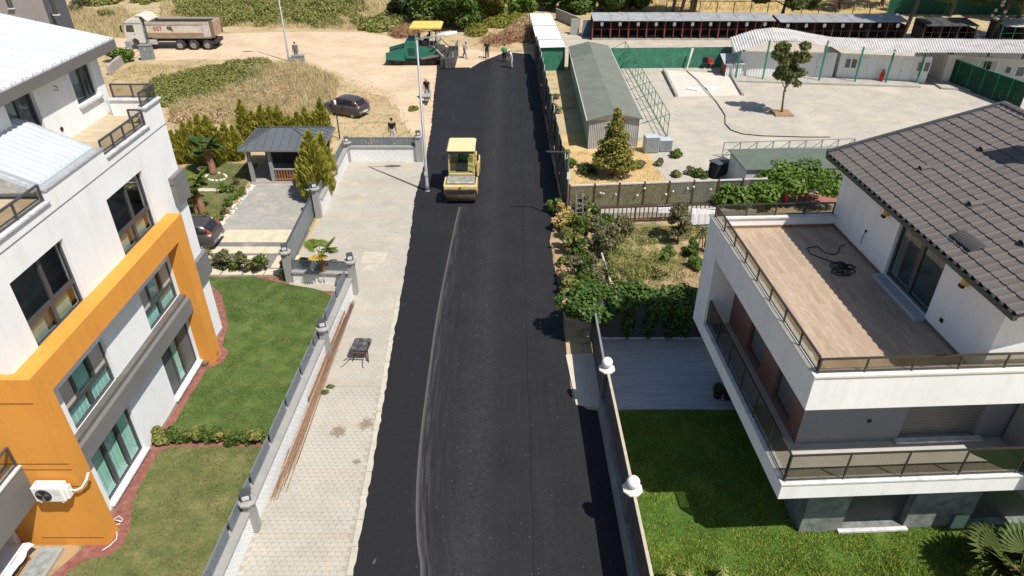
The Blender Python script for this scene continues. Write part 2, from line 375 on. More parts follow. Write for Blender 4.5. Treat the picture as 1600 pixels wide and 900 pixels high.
# ---- pavement
def wallx(y): return -8.1+.033*(y-12.5)
def paving(name, bw, bh, c, c2, joint, redrows=True, stain=True, scale=1.):
    t = NT(name); t.set(.85, 0, .25)
    if bw:
        b = t.new('ShaderNodeTexBrick'); t.l(t.pos, b.inputs['Vector']); b.offset = .5
        b.inputs['Scale'].default_value = 1; b.inputs['Brick Width'].default_value = bw; b.inputs['Row Height'].default_value = bh
        b.inputs['Mortar Size'].default_value = .007; b.inputs['Mortar Smooth'].default_value = .3
        b.inputs['Color1'].default_value = (*c, 1); b.inputs['Color2'].default_value = (*c2, 1); b.inputs['Mortar'].default_value = (*joint, 1); k = b.outputs[0]
    else:
        oi = t.new('ShaderNodeObjectInfo').outputs['Random']; k = t.mix(t.math('ADD', t.math('MULTIPLY', oi, .7), t.math('MULTIPLY', t.noise(5., 2, .5), .3)), c, c2)
    x, y, z = t.sep()
    if redrows:
        fr = t.math('FRACT', t.math('DIVIDE', t.math('ADD', t.math('SUBTRACT', y, 13.75), t.math('MULTIPLY', t.noise(7., 2, .5), .06)), 2.45))
        m = t.math('MULTIPLY', t.math('LESS_THAN', fr, .15), t.ramp(t.noise(.9, 4, .6), [(.3, .55), (.62, .08)])); k = t.mix(m, k, (.44, .31, .24))
    # worn, dusty and washed patches
    k = t.mix(t.ramp(t.noise(.55, 6, .65), [(.45, 0), (.7, .5)]), k, sc(c, .66))
    k = t.mix(t.ramp(t.noise(.8, 5, .6, t.mapping(t.pos, (1, 1, 1), loc=(31, 5, 0))), [(.52, 0), (.72, .5)]), k, (.50, .435, .33))
    k = t.mix(t.ramp(t.noise(2.6, 6, .75, t.mapping(t.pos, loc=(7, 0, 0))), [(.66, 0), (.70, .7)]), k, (.62, .60, .56))
    if stain:
        for (u, v), rr, q in (((575, 663), .34, .5), ((528, 676), .30, .42), ((557, 722), .12, .4)):
            p = G(u, v); vd = t.new('ShaderNodeVectorMath', operation='DISTANCE'); t.l(t.pos, vd.inputs[0]); vd.inputs[1].default_value = (p.x, p.y, .03)
            dd = t.math('SUBTRACT', vd.outputs['Value'], t.math('MULTIPLY', t.math('SUBTRACT', t.noise(7., 5, .8), .25), rr*3.2))
            k = t.mix(t.ramp(t.math('ADD', dd, .5), [(.5, .72), (.55, 0)]), k, (.17, .125, .075))
    t.col(k); t.bump(t.noise(45., 4, .7), .3, .008); return t.m
pc, pc2 = (.425, .397, .338), (.39, .365, .312)
m_pav = paving('paving_far', .225, .165, pc, pc2, (.24, .22, .18))
m_paver = paving('paver_block', 0, 0, pc, pc2, None)
m_joint = M('joint_sand', (.345, .315, .26), .95, .2, 8.)
edge = [(x-.0, y) for x, y in L]
YP0, YP1 = 11.2, 21.0
pv = [(wallx(YP1)+.0, YP1), (wallx(27.9), 27.9), (-10.9, 28.1), (-11.1, 30.3), (-11.15, 44.5), (-5.7, 44.5)]+[(x+.25, y) for x, y in reversed(L) if YP1 < y < 44]+[(-4.75, YP1)]
pave_far = sheet('pavement', pv, .012, m_pav)
pave_near = sheet('pavement', [(wallx(6), 6), (wallx(YP1), YP1), (-4.75, YP1), (-4.4, 12.5), (-4.3, 6)], .008, m_joint)
# near pavers: double-T blocks, the nearest ones single
PW, PH = .225, .165
def paver_mesh(kind):
    b = .0028; w, h, e, q = PW/2-b, PH/2-b, .011, .045
    o = [(-w, -h), (-w+q, -h), (-w+q+e, -h+e), (w-q-e, -h+e), (w-q, -h), (w, -h), (w, h), (w-q, h), (w-q-e, h+e), (-w+q+e, h+e), (-w+q, h), (-w, h)]
    mb = MB(); c = .006
    mb.loft([[(x, y, -.02) for x, y in o], [(x, y, .016) for x, y in o], [(x*(1-c/w), y*(1-c/h), .021) for x, y in o]], True, False)
    nn = len(mb.v); mb.f.append(tuple(range(nn-12, nn))); mb.mi.append(0); mb.sm.append(False)
    return mb
pm = paver_mesh(0).mesh('paver', m_paver)
spots = []
yy = 11.9; r = 0
while yy < YP1-.05:
    x0 = wallx(yy)+.13+(PW/2 if r % 2 else 0)
    xr = np.interp(yy, [p[1] for p in L], [p[0] for p in L])-.18
    xx = x0
    while xx < xr-PW/2: spots.append((xx, yy)); xx += PW
    yy += PH; r += 1
near = [p for p in spots if p[1] > 12.35][:300]; ns = set(near)
for p in near:
    o = link('paver', pm, pave_near, (p[0], p[1], .012+random.uniform(-.002, .002))); o.rotation_euler = (random.uniform(-.008, .008), random.uniform(-.008, .008), random.uniform(-.01, .01))
mb = paver_mesh(0); V0 = np.array(mb.v); rest = [p for p in spots if p not in ns]
big = MB()
for p in rest: big.add(V0+np.array([p[0], p[1], .012+random.uniform(-.002, .002)]), mb.f)
tag(big.obj('paver_field', m_paver, pave_near), kind='stuff')
# kerb stones between pavers and asphalt
kerb = thing('kerb', 'pale concrete kerb stones along the torn edge of the asphalt', 'kerb', (-4.7, 12, 0)); kerb['kind'] = 'structure'
del kerb['label'], kerb['category']
m_kerb = M('kerb_stone', (.47, .435, .36), .9, .12, 3., bump=.3, dirt=(.3, .26, .2), dirtk=.4)
ys = 11.5
while ys < 27:
    y1 = ys+.98; f = lambda q: np.interp(q, [p[1] for p in L], [p[0] for p in L])
    a, b = f(ys), f(y1)
    MB().loft([[(a-.2, ys, -.1), (a+.3, ys, -.1), (a+.3, ys, .034), (a-.2, ys, .037)], [(b-.2, y1, -.1), (b+.3, y1, -.1), (b+.3, y1, .034), (b-.2, y1, .037)]]).obj('kerb_stone', m_kerb, kerb, True)
    ys += 1.0
# utility slabs set in the pavement
for (a, b, c, d) in (((568, 394), (606, 394), (601, 413), (563, 413)), ((571, 415), (592, 414), (587, 424), (567, 424))):
    P = [G(*q) for q in (a, b, c, d)]
    MB().loft([[(p.x, p.y, .0) for p in P], [(p.x, p.y, .03) for p in P]]).obj('utility_slab', m_kerb, pave_far)
# ---- left plots
yc_ = lambda *uv: poly(*uv)
LAWN1 = [(-11.95, 12.0), (-12.0, 13.2), (-11.9, 13.9), (-12.15, 15.2), (-12.3, 17.6), (-8.35, 17.75), (-8.35, 8), (-13.3, 8), (-13.2, 12.6), (-12.5, 13.0)]
LAWN1 = [(-13.2, 8), (-13.15, 12.6), (-12.75, 13.1), (-12.2, 13.2), (-11.95, 13.55), (-12.0, 14.2), (-12.42, 15.2), (-12.55, 17.4), (-12.2, 17.68), (-8.3, 17.68), (-8.4, 8)]
LAWN2 = [(-12.58, 18.2), (-12.52, 22.1), (-12.05, 22.5), (-12.0, 23.2), (-12.45, 23.6), (-12.75, 25.2), (-13.9, 27.6), (-15.4, 29.2), (-13, 29.3), (-11, 28.6), (-9.2, 28.0), (-7.95, 26.9), (-8.2, 18.2)]
plot = [(-26, 6), (wallx(6)-.3, 6), (wallx(28)-.3, 28.2), (-11.3, 28.6), (-11.3, 45), (-26, 45)]
sheet('garden_bed', plot, .006, m_soil)
sheet('gravel_border', [(-13.6, 8), (-13.6, 12.4), (-13.0, 13.7), (-13.0, 25.0), (-15.9, 29.4), (-11, 29.25), (-9, 28.4), (-8.2, 27.6), (-8.4, 8)], .010, m_gravel)
sheet('lawn', ragged(LAWN1, .25, .05), .016, m_lawnL)
glm = [M('lawn_blade_a', (.080, .118, .030), .7, .45, 1.4, bump=0), M('lawn_blade_b', (.135, .16, .048), .7, .45, 1.1, bump=0), M('lawn_blade_c', (.27, .24, .11), .7, .3, .9, bump=0)]
glm2 = [M('fresh_blade_a', (.062, .125, .024), .7, .45, 1.4, bump=0), M('fresh_blade_b', (.105, .165, .038), .7, .45, 1.1, bump=0), glm[2]]
m_lawnL2 = lawnmat('fresh_lawn_soil', (.045, .085, .018), (.085, .125, .032), (.16, .17, .06), 1.3)
blades('grass', LAWN1, 46000, .05, .016, glm, [.36, .38, .26], .016, .9, .75, 'short mown grass beside the orange pier of the apartment block')
sheet('lawn', ragged(LAWN2, .25, .05), .016, m_lawnL2)
blades('grass', LAWN2, 64000, .05, .018, glm2, [.52, .38, .10], .016, .9, .65, 'short mown grass of the lawn beyond the clipped hedge')
# driveway, stripes of slabs, garden behind
m_drive = paving('driveway_paving', .25, .18, (.36, .345, .315), (.30, .29, .265), (.2, .19, .17), False, False)
drive = sheet('driveway', [(-16.4, 34.3), (-11.35, 34.3), (-11.55, 36.2), (-11.4, 40.5), (-16.5, 40.8)], .016, m_drive)
m_dk = paving('driveway_dark_strip', .25, .18, (.20, .195, .185), (.17, .165, .155), (.12, .12, .11), False, False)
path = sheet('path', [(-18.5, 29.3), (-11.2, 29.3), (-11.3, 34.28), (-18.5, 34.28)], .012, m_dk)
m_slab = M('cream_slab', (.56, .49, .36), .85, .14, 2., bump=.2)
slm = MB().bev(-.33, .33, -.36, .36, -.02, .014, .008).mesh('slab', m_slab)
for (v0, rows) in ((369, [(-.36), .36]), (391, [0])):
    yb = G(400, v0).y
    for q in rows:
        xx = -18.2
        while xx < -11.6: link('slab', slm, path, (xx, yb+q*1.0, .014)); xx += .67
sl2 = MB().bev(-.62, .62, -.62, .62, -.02, .014, .01).mesh('slab', m_slab)
for u in (336, 392, 447): p = G(u, 409); link('slab', sl2, path, (p.x, p.y, .014))
sl3 = MB().bev(-.5, .5, -.28, .28, -.02, .014, .01).mesh('slab', m_slab)
for xx in (-15.2, -14.1, -13.0, -11.95): link('slab', sl3, path, (xx, 29.75, .014))
LAWN3 = [(-22, 34.6), (-17.0, 34.6), (-16.9, 40.6), (-17.2, 44.0), (-22, 44.0)]
sheet('lawn', LAWN3, .014, m_lawnL)
blades('grass', LAWN3, 16000, .05, .028, glm, [.7, .25, .05], .014, .7, .2, 'mown grass behind the apartment block by the pavilion')
st2 = sheet('path', poly((285, 294), (362, 294), (362, 300), (285, 300)), .020, m_dk)
st2s = MB().bev(-.28, .28, -.2, .2, -.02, .012, .01).mesh('slab', m_slab)
for i in range(7):
    p = G(291+i*11, 297); link('slab', st2s, st2, (p.x, p.y, .022))
# ---- right plots
sheet('garden_bed', [(2.3, 24.2), (2.4, 26.6), (2.2, 29.5), (2.05, 33), (2.7, 36.6), (14.5, 36.6), (14.5, 24.2)], .006, m_soil)
sheet('straw_yard', ragged([(2.8, 37), (2.75, 50), (9.6, 48), (9.8, 42), (10.6, 37.2)], .8, .1), .008, m_straw)
m_court = paving('courtyard_paving', .3, .2, (.43, .395, .335), (.385, .355, .30), (.27, .24, .2), False, False)
cn = m_court.node_tree; tc_ = NT.__new__(NT); tc_.m = m_court; tc_.t = cn; tc_.n = cn.nodes; tc_.b = cn.nodes['Principled BSDF']; tc_._p = None
src = tc_.b.inputs['Base Color'].links[0].from_socket
q_ = tc_.mix(tc_.ramp(tc_.noise(1.4, 7, .8), [(.60, 0), (.66, .55)]), src, (.20, .18, .15)); q_ = tc_.mix(tc_.ramp(tc_.noise(.28, 4, .6, tc_.mapping(tc_.pos, loc=(3, 8, 0))), [(.5, 0), (.68, .6)]), q_, (.52, .46, .37)); tc_.l(q_, tc_.b.inputs['Base Color'])
sheet('courtyard', [(9.9, 37.2), (9.8, 42), (9.3, 48), (9.4, 68.3), (60, 68.3), (60, 37.2)], .006, m_court)
sheet('kennel_path', [(5.4, 68.5), (5.4, 84), (60, 84), (60, 68.5)], .007, M('kennel_path_concrete', (.42, .37, .30), .9, .2, .8, bump=.3))
LAWNR = [(3.72, 6), (3.45, 19.55), (24, 20.4), (24, 6)]
sheet('lawn', LAWNR, .010, m_lawnR)
t = NT('grey_deck'); t.set(.45, 0, .4)
kk = t.ramp(t.noise(1.6, 4, .6, t.mapping(t.pos, (.35, 5.5, 1))), [(.3, (.26, .28, .30)), (.7, (.40, .42, .43))])
fr = t.math('LESS_THAN', t.math('FRACT', t.math('DIVIDE', t.sep()[1], .6)), .012); t.col(t.mix(fr, kk, (.12, .12, .12)))
deck = MB().box(3.5, 16, 19.6, 24.1, -.05, .05).obj('patio', t.m); tag(deck, kind='structure')
grm = [M('wild_blade_a', (.070, .135, .014), .65, .5, .9, bump=0), M('wild_blade_b', (.165, .245, .028), .65, .4, .8, bump=0), M('wild_blade_c', (.34, .38, .06), .65, .3, .7, bump=0), M('wild_blade_d', (.30, .25, .10), .8, .3, .7, bump=0)]
def hR(x, y): return .55+.9*np.clip((13.6-y)/2.0, 0, 1)*(.6+.4*np.sin(x*1.3+np.sin(y*2)))
blades('grass', [(3.75, 9), (3.5, 19.5), (16.5, 20), (16.5, 9)], 110000, .15, .02, grm, [.32, .36, .27, .05], .01, .9, .55, 'thick unmown grass around the terraced house', hfun=hR)
# pale forecourt of the gate in the right-hand wall
MB().prism([tuple(p[:2]) for p in (G(884, 556), G(935, 552), G(940, 640), G(900, 634), G(893, 600))], -.05, .062, 'z').obj('pavement', M('gate_forecourt', (.52, .47, .39), .85, .12, 2.))['kind'] = 'structure'
# ============================================================ LEFT: APARTMENT BLOCK
def facade(mb, axis, pos, a0, a1, z0, z1, holes, depth):
    """wall skin on plane axis=pos from a0..a1, z0..z1 with rectangular holes [(a,b,za,zb)] and reveals going to pos+depth"""
    A = sorted({a0, a1, *[h[0] for h in holes], *[h[1] for h in holes]}); Z = sorted({z0, z1, *[h[2] for h in holes], *[h[3] for h in holes]})
    P = (lambda a, z, p=pos: (p, a, z)) if axis == 'x' else (lambda a, z, p=pos: (a, p, z))
    for i in range(len(A)-1):
        for j in range(len(Z)-1):
            ca, cz = (A[i]+A[i+1])/2, (Z[j]+Z[j+1])/2
            if any(h[0] < ca < h[1] and h[2] < cz < h[3] for h in holes): continue
            mb.add([P(A[i], Z[j]), P(A[i+1], Z[j]), P(A[i+1], Z[j+1]), P(A[i], Z[j+1])], [(0, 1, 2, 3)])
    q = pos+depth
    for a, b, za, zb in holes:
        mb.add([P(a, za), P(b, za), P(b, zb), P(a, zb), P(a, za, q), P(b, za, q), P(b, zb, q), P(a, zb, q)], [(0, 1, 5, 4), (1, 2, 6, 5), (2, 3, 7, 6), (3, 0, 4, 7)])
def window(root, axis, pos, a0, a1, z0, z1, cells, glass, back=None, depth=-.16, frame=dgrey, fw=.07, world=True, sill=True, out=1, mat_sill=None):
    """cells: list of (a fraction lo, hi, z fraction lo, hi, kind) ; frame bars round each cell, a pane in each"""
    B = lambda mb, x0, x1, y0, y1, za, zb: mb.box(x0, x1, y0, y1, za, zb) if axis == 'x' else mb.box(y0, y1, x0, x1, za, zb)
    p = pos+depth; fr = MB(); w, h = a1-a0, z1-z0
    for c in cells:
        A0, A1, Z0, Z1 = a0+w*c[0], a0+w*c[1], z0+h*c[2], z0+h*c[3]
        for (u0, u1, v0, v1) in ((A0, A0+fw, Z0, Z1), (A1-fw, A1, Z0, Z1), (A0+fw, A1-fw, Z0, Z0+fw), (A0+fw, A1-fw, Z1-fw, Z1)):
            B(fr, p-.04, p+.04, u0, u1, v0, v1)
    W = fr.obj('window', frame, root, world); W['label'] = 'dark framed window'
    del W['label']
    for c in cells:
        A0, A1, Z0, Z1 = a0+w*c[0]+fw, a0+w*c[1]-fw, z0+h*c[2]+fw, z0+h*c[3]-fw
        kind = c[4]
        m = glass if kind in ('glass', 'curtain', 'card') else kind
        B(MB(), p-.012, p+.006, A0, A1, Z0, Z1).obj('pane', m, W, world)
        if kind in ('curtain', 'card'):
            mb = MB(); q = p-.10*out; nseg = 14
            top = Z1 if kind == 'curtain' else Z0+(Z1-Z0)*.7
            lo, hi = (A0, A1) if kind == 'curtain' else (A0+.1*(A1-A0), A1-.25*(A1-A0))
            ring = []
            for i in range(nseg+1):
                a = lo+(hi-lo)*i/nseg; d = .018*math.sin(i*2.3) if kind == 'curtain' else 0
                ring.append(((q+d, a, Z0-.05), (q+d, a, top)) if axis == 'x' else ((a, q+d, Z0-.05), (a, q+d, top)))
            for i in range(nseg): mb.add([ring[i][0], ring[i+1][0], ring[i+1][1], ring[i][1]], [(0, 1, 2, 3)])
            mb.obj('curtain' if kind == 'curtain' else 'cardboard', teal if kind == 'curtain' else M('pale_green_board', (.42, .52, .40), .8), W, world)
    if sill:
        s = MB(); B(s, pos-.1*out, pos+.12*out, a0-.06, a1+.06, z0-.07, z0-.005); s.obj('sill', mat_sill or marble, W, world)
    return W
XW, XO = -12.9, -12.35
AP = thing('apartment_building', 'white three-storey apartment block with a bold orange frame and roof terraces', 'building', (-12.9, 14, 0))
WY = [(14.95, 17.42), (19.95, 22.4)]
holes = [(a, b, z0, z1) for a, b in WY for z0, z1 in ((.22, 2.3), (3.36, 5.05), (6.42, 8.6))]
mb = MB(); facade(mb, 'x', XW, 13.8, 24.9, .02, 9.42, holes, -.3)
mb.box(-26, -13.9, 13.85, 24.85, 0, 9.6)                       # core
mb.add([(XW, 24.9, 0), (-26, 24.9, 0), (-26, 24.9, 9.42), (XW, 24.9, 9.42)], [(0, 1, 2, 3)])
mb.add([(XW, 13.8, 0), (-26, 13.8, 0), (-26, 13.8, 9.42), (XW, 13.8, 9.42)], [(0, 1, 2, 3)])
mb.obj('wall', [white], AP, True)
mb = MB()                                                     # rooms seen through the glass
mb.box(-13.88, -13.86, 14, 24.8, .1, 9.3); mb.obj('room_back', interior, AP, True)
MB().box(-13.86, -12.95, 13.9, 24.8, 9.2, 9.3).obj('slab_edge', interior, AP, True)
# windows
top_cells = [(0, .55, .36, 1, 'glass'), (.55, 1, .36, 1, 'glass'), (0, .5, 0, .36, 'card'), (.5, 1, 0, .36, 'card')]
mid_cells = [(0, .3, .42, 1, beige), (.3, .68, .42, 1, 'curtain'), (.68, 1, .42, 1, beige), (0, .5, 0, .42, 'curtain'), (.5, 1, 0, .42, 'curtain')]
shut = M('dark_shutter', (.10, .105, .11), .5, .1, 2.)
low_a = [(0, .34, 0, 1, 'curtain'), (.34, .68, 0, 1, 'curtain'), (.68, 1, 0, 1, 'curtain')]
low_b = [(0, .36, 0, 1, shut), (.36, .64, 0, 1, 'curtain'), (.64, 1, 0, 1, shut)]
for i, (a, b) in enumerate(WY):
    window(AP, 'x', XW, a, b, 6.42, 8.6, top_cells, gl_dark)
    window(AP, 'x', XW, a, b, 3.36, 5.05, mid_cells, gl_win)
    window(AP, 'x', XW, a, b, .22, 2.3, low_b if i else low_a, gl_win)
MB().box(XW-.02, XW+.03, 13.8, 24.9, .0, .12).obj('plinth', concrete, AP, True)
# orange frame
fm = MB(); fm.box(XW-.02, XO, 14.14, 23.15, 5.75, 6.56); fm.box(XW-.02, XO, 22.42, 23.148, .0, 5.75)
fm.obj('orange_frame', orange, AP, True)
pier = MB().box(-15.4, XO+.002, 13.57, 14.142, .0, 6.562).obj('orange_pier', orange, AP, True)
gd = M('groove_shade_paint', (.16, .06, .02), .9, .1)  # grooves are not cut: dark strips carry their inner shade as colour
for (u0, u1, v) in ((-40, 52, 631), (-40, 108, 725), (0, 112, 734), (50, 124, 760), (66, 162, 840)):
    z = PY(u1, v, 13.57).z; x1 = PY(u1, v, 13.57).x; x0 = max(-15.38, PY(u0, v, 13.57).x)
    MB().box(x0, x1, 13.564, 13.575, z-.014, z+.014).obj('groove_shade_strip', gd, pier, True)
MB().box(-26, -15.4, 13.6, 13.8, 2.3, 5.9).obj('wall_panel', orange, AP, True)
# grey bands
MB().box(XW-.02, -12.55, 14.145, 22.415, 2.68, 3.30).obj('cladding_band', midgrey, AP, True)
MB().box(XW-.02, -12.70, 14.145, 22.415, 3.302, 3.44).obj('cladding_band', M('brown_grey_trim', (.13, .12, .11), .6), AP, True)
for z0, z1 in ((6.45, 7.6), (2.9, 3.95)):
    MB().box(XW-.3, -12.72, 23.95, 25.02, z0, z1).obj('cladding_band', midgrey, AP, True)
    MB().box(XW-.3, -12.715, 23.95, 25.025, z1-.30, z1-.27).obj('joint', interior, AP, True)
MB().box(XW-.01, XW+.012, 13.8, 24.9, 9.40, 9.425).obj('joint', M('joint_grey', (.16, .16, .16), .8), AP, True)
# parapets, roof terrace
FL = 9.78
t = NT('terrace_stone'); t.set(.7, 0, .3); b = t.new('ShaderNodeTexBrick'); t.l(t.pos, b.inputs['Vector']); b.inputs['Scale'].default_value = 1
b.inputs['Brick Width'].default_value = .9; b.inputs['Row Height'].default_value = .2; b.inputs['Mortar Size'].default_value = .004
b.inputs['Color1'].default_value = (.42, .34, .22, 1); b.inputs['Color2'].default_value = (.50, .42, .29, 1); b.inputs['Mortar'].default_value = (.3, .25, .17, 1)
t.col(t.mix(t.ramp(t.noise(2., 5, .7), [(.4, 0), (.7, .35)]), b.outputs[0], (.34, .28, .2))); m_tst = t.m
MB().box(-26, XW-.15, 13.9, 24.8, 9.5, FL).obj('terrace_floor', m_tst, AP, True)
pp = MB()
pp.box(XW-.25, XW+.002, 13.802, 17.45, 9.425, 9.74); pp.box(XW-.25, XW+.003, 17.45, 20.62, 9.425, 10.04); pp.box(XW-.25, XW+.002, 20.62, 23.7, 9.425, 9.74)
pp.box(XW-.25, XW+.003, 23.7, 24.9, 9.425, 10.34); pp.box(-14.6, XW-.25, 24.65, 24.898, 9.425, 10.34); pp.obj('parapet', white, AP, True)
for q in ((XW-.30, XW+.08, 13.75, 17.42, 9.742, 9.79), (XW-.30, XW+.08, 20.66, 23.64, 9.742, 9.79), (XW-.30, XW+.08, 23.65, 24.96, 10.342, 10.39), (-14.62, XW-.302, 24.60, 24.958, 10.342, 10.388)):
    MB().box(*q).obj('coping', marble, AP, True)
def railing(root, p, q, z0, z1, n, frame, glass, world=True, name='railing', rw=.05):
    p, q = Vector(p), Vector(q); fr = MB()
    fr.bar((p.x, p.y, z1), (q.x, q.y, z1), rw*1.3, rw); fr.bar((p.x, p.y, z0+.05), (q.x, q.y, z0+.05), rw*.7, rw*.7)
    for i in range(n+1):
        a = p.lerp(q, i/n); fr.bar((a.x, a.y, z0), (a.x, a.y, z1), rw, rw)
    o = fr.obj(name, frame, root, world); d = (q-p).normalized(); nrm = Vector((-d.y, d.x, 0))*.005
    for i in range(n):
        a, b = p.lerp(q, i/n)+d*.03, p.lerp(q, (i+1)/n)-d*.03
        mb = MB(); r = [[(c.x-nrm.x, c.y-nrm.y, zz), (c.x+nrm.x, c.y+nrm.y, zz)] for c in (a, b) for zz in (z0+.08, z1-.03)]
        mb.loft([[r[0][0], r[0][1], r[1][1], r[1][0]], [r[2][0], r[2][1], r[3][1], r[3][0]]]); mb.obj('glass_panel', glass, o, world)
    return o
rx = XW-.08
railing(AP, (rx, 20.7, 0), (rx, 23.62, 0), 9.79, 10.27, 4, dgrey, gl_rail)
railing(AP, (rx, 23.75, 0), (rx, 24.85, 0), 10.39, 10.87, 2, dgrey, gl_rail)
railing(AP, (rx-.06, 24.85, 0), (-14.5, 24.85, 0), 10.39, 10.87, 2, dgrey, gl_rail)
railing(AP, (rx, 13.9, 0), (rx, 17.36, 0), 9.79, 10.27, 3, dgrey, gl_rail)
railing(AP, (rx-.06, 23.72, 0), (-13.5, 23.72, 0), 10.0, 10.3, 1, dgrey, gl_rail)
# penthouse with sloping white sheet roof
t = stripes('white_roof_sheet', (.50, .52, .535), (.36, .38, .39), 1, .52, .12, .35, 0, .05, .5)
ph = MB(); xq = -14.9
facade(ph, 'x', xq, 17.6, 25.25, FL, 12.0, [(19.9, 21.3, 9.8, 11.75), (23.35, 24.72, 10.55, 11.78)], -.25)
ph.add([(xq, 25.25, FL), (-26, 25.25, FL), (-26, 25.25, 13.4), (xq, 25.25, 12.)], [(0, 1, 2, 3)]); ph.add([(xq, 17.6, FL), (-26, 17.6, FL), (-26, 17.6, 13.4), (xq, 17.6, 12.)], [(0, 1, 2, 3)])
ph.box(-26, xq-.6, 17.8, 25.1, FL, 11.9)
ph.obj('penthouse_wall', white, AP, True)
window(AP, 'x', xq, 23.35, 24.72, 10.55, 11.78, [(0, .62, 0, 1, 'glass'), (.62, 1, 0, 1, 'glass')], gl_dark)
window(AP, 'x', xq, 19.9, 21.3, 9.8, 11.75, [(0, .5, 0, 1, 'glass'), (.5, 1, 0, 1, 'glass')], gl_dark, sill=False)
e0, e1 = -14.38, -26.
rs = (PY(0, 22, 25.7).z-12.28)/(PY(0, 22, 25.7).x-e0)
zr = lambda x: 12.28+rs*(x-e0)
roof = MB().loft([[(e0, 16.5, zr(e0)), (e0, 25.8, zr(e0)), (e0, 25.8, zr(e0)-.05), (e0, 16.5, zr(e0)-.05)], [(e1, 16.5, zr(e1)), (e1, 25.8, zr(e1)), (e1, 25.8, zr(e1)-.05), (e1, 16.5, zr(e1)-.05)]]).obj('roof', t, AP, True)
fa = MB(); fa.box(e0-.06, e0+.01, 16.5, 25.8, 11.9, 12.225); fa.loft([[(e0-.06, 25.74, 11.9), (e0-.06, 25.81, 11.9), (e0-.06, 25.81, 12.225), (e0-.06, 25.74, 12.225)], [(e1, 25.74, 11.9), (e1, 25.81, 11.9), (e1, 25.81, zr(e1)-.06), (e1, 25.74, zr(e1)-.06)]])
fa.box(e1, e0-.06, 16.6, 25.74, 11.9, 11.95); fa.obj('fascia', M('taupe_fascia', (.15, .14, .135), .5, .06, 1.), roof, True)
rb = MB(); yy = 16.7
while yy < 25.8:
    rb.loft([[(e0, yy-.05, zr(e0)), (e0, yy+.05, zr(e0)), (e0, yy+.02, zr(e0)+.07), (e0, yy-.02, zr(e0)+.07)], [(e1, yy-.05, zr(e1)), (e1, yy+.05, zr(e1)), (e1, yy+.02, zr(e1)+.07), (e1, yy-.02, zr(e1)+.07)]]); yy += .52
rb.obj('roof_rib', M('white_rib', (.56, .58, .60), .35, .08, 2.), roof, True)
bl = MB().lathe([(.02, 0), (.02, .02)], 6).mesh('bolt', dgrey); yy = 16.96
while yy < 25.7: o = link('bolt', bl, roof, (e0-.05-AP.location.x, yy-AP.location.y, zr(e0)+.0)); yy += .52
lampw = MB(); lampw.tube([(xq+.02, 22.35, 11.55), (xq+.12, 22.35, 11.5), (xq+.1, 22.42, 11.38), (xq+.05, 22.3, 11.42)], .014, 5); lampw.obj('loose_cable', black, AP, True)
MB().box(xq, xq+.03, 21.95, 22.07, 10.15, 10.27).obj('socket', black, AP, True)
lc = MB(); lc.tube([(xq+.02, 25.0, 10.2), (xq+.1, 25.0, 10.3), (xq+.12, 25.02, 10.05), (xq+.1, 25.03, 9.9)], .015, 5); lc.obj('loose_cable', black, AP, True)
# lower sheet roof flush with the facade
f0, f1 = XW+.02, -14.9
rs2 = (PY(0, 178, 20.3).z-10.08)/(PY(0, 178, 20.3).x-f0); zr2 = lambda x: 10.08+rs2*(x-f0)
lr = MB().loft([[(f0-.2, 17.62, zr2(f0-.2)), (f0-.2, 20.45, zr2(f0-.2)), (f0-.2, 20.45, 9.8), (f0-.2, 17.62, 9.8)], [(-26, 17.62, zr2(-26)), (-26, 20.45, zr2(-26)), (-26, 20.45, 9.8), (-26, 17.62, 9.8)]]).obj('roof', M('lower_roof_body', (.43, .475, .50), .4, .08, 2., dirt=(.4, .42, .43), dirtk=.5), AP, True)
rb = MB(); yy = 17.75
while yy < 20.4:
    rb.loft([[(f0-.25, yy-.05, zr2(f0-.25)), (f0-.25, yy+.05, zr2(f0-.25)), (f0-.25, yy+.025, zr2(f0-.25)+.035), (f0-.25, yy-.025, zr2(f0-.25)+.035)], [(-26, yy-.05, zr2(-26)), (-26, yy+.05, zr2(-26)), (-26, yy+.025, zr2(-26)+.035), (-26, yy-.025, zr2(-26)+.035)]]); yy += .25
rb.obj('roof_rib', M('lower_roof_rib', (.52, .565, .59), .35, .06, 2.), lr, True)
fl = MB(); m_flash = M('crinkled_flashing', (.52, .53, .54), .35, .3, 9., metal=.4, bump=.6, bscale=14)
fl.box(f0-.30, f0+.02, 17.42, 20.66, 10.045, 10.09)
fl.loft([[(f0-.3, 20.40, 10.10), (f0-.3, 20.66, 10.10), (f0-.3, 20.66, 10.02), (f0-.3, 20.40, 10.02)], [(-26, 20.40, zr2(-26)+.04), (-26, 20.66, zr2(-26)+.04), (-26, 20.66, 9.8), (-26, 20.4, 9.8)]])
fl.loft([[(f0-.3, 17.40, 10.10), (f0-.3, 17.66, 10.10), (f0-.3, 17.66, 10.02), (f0-.3, 17.40, 10.02)], [(-26, 17.40, zr2(-26)+.04), (-26, 17.66, zr2(-26)+.04), (-26, 17.66, 9.8), (-26, 17.4, 9.8)]])
fl.obj('flashing', m_flash, lr, True)
# balcony on the near end
bx = PY(33, 728, 13.57).x; zt = PY(33, 728, 13.57).z; zb = PY(48, 765, 13.57).z
bal = MB().box(-22, bx, 10.5, 13.565, zb-.35, zt).obj('balcony', midgrey, AP, True)
MB().box(bx-.22, bx+.03, 10.5, 13.56, zt+.002, zt+.05).obj('coping', marble, bal, True)
ra = railing(AP, (bx-.08, 10.5, 0), (bx-.08, 13.52, 0), zt+.05, zt+.75, 3, dgrey, gl_rail)
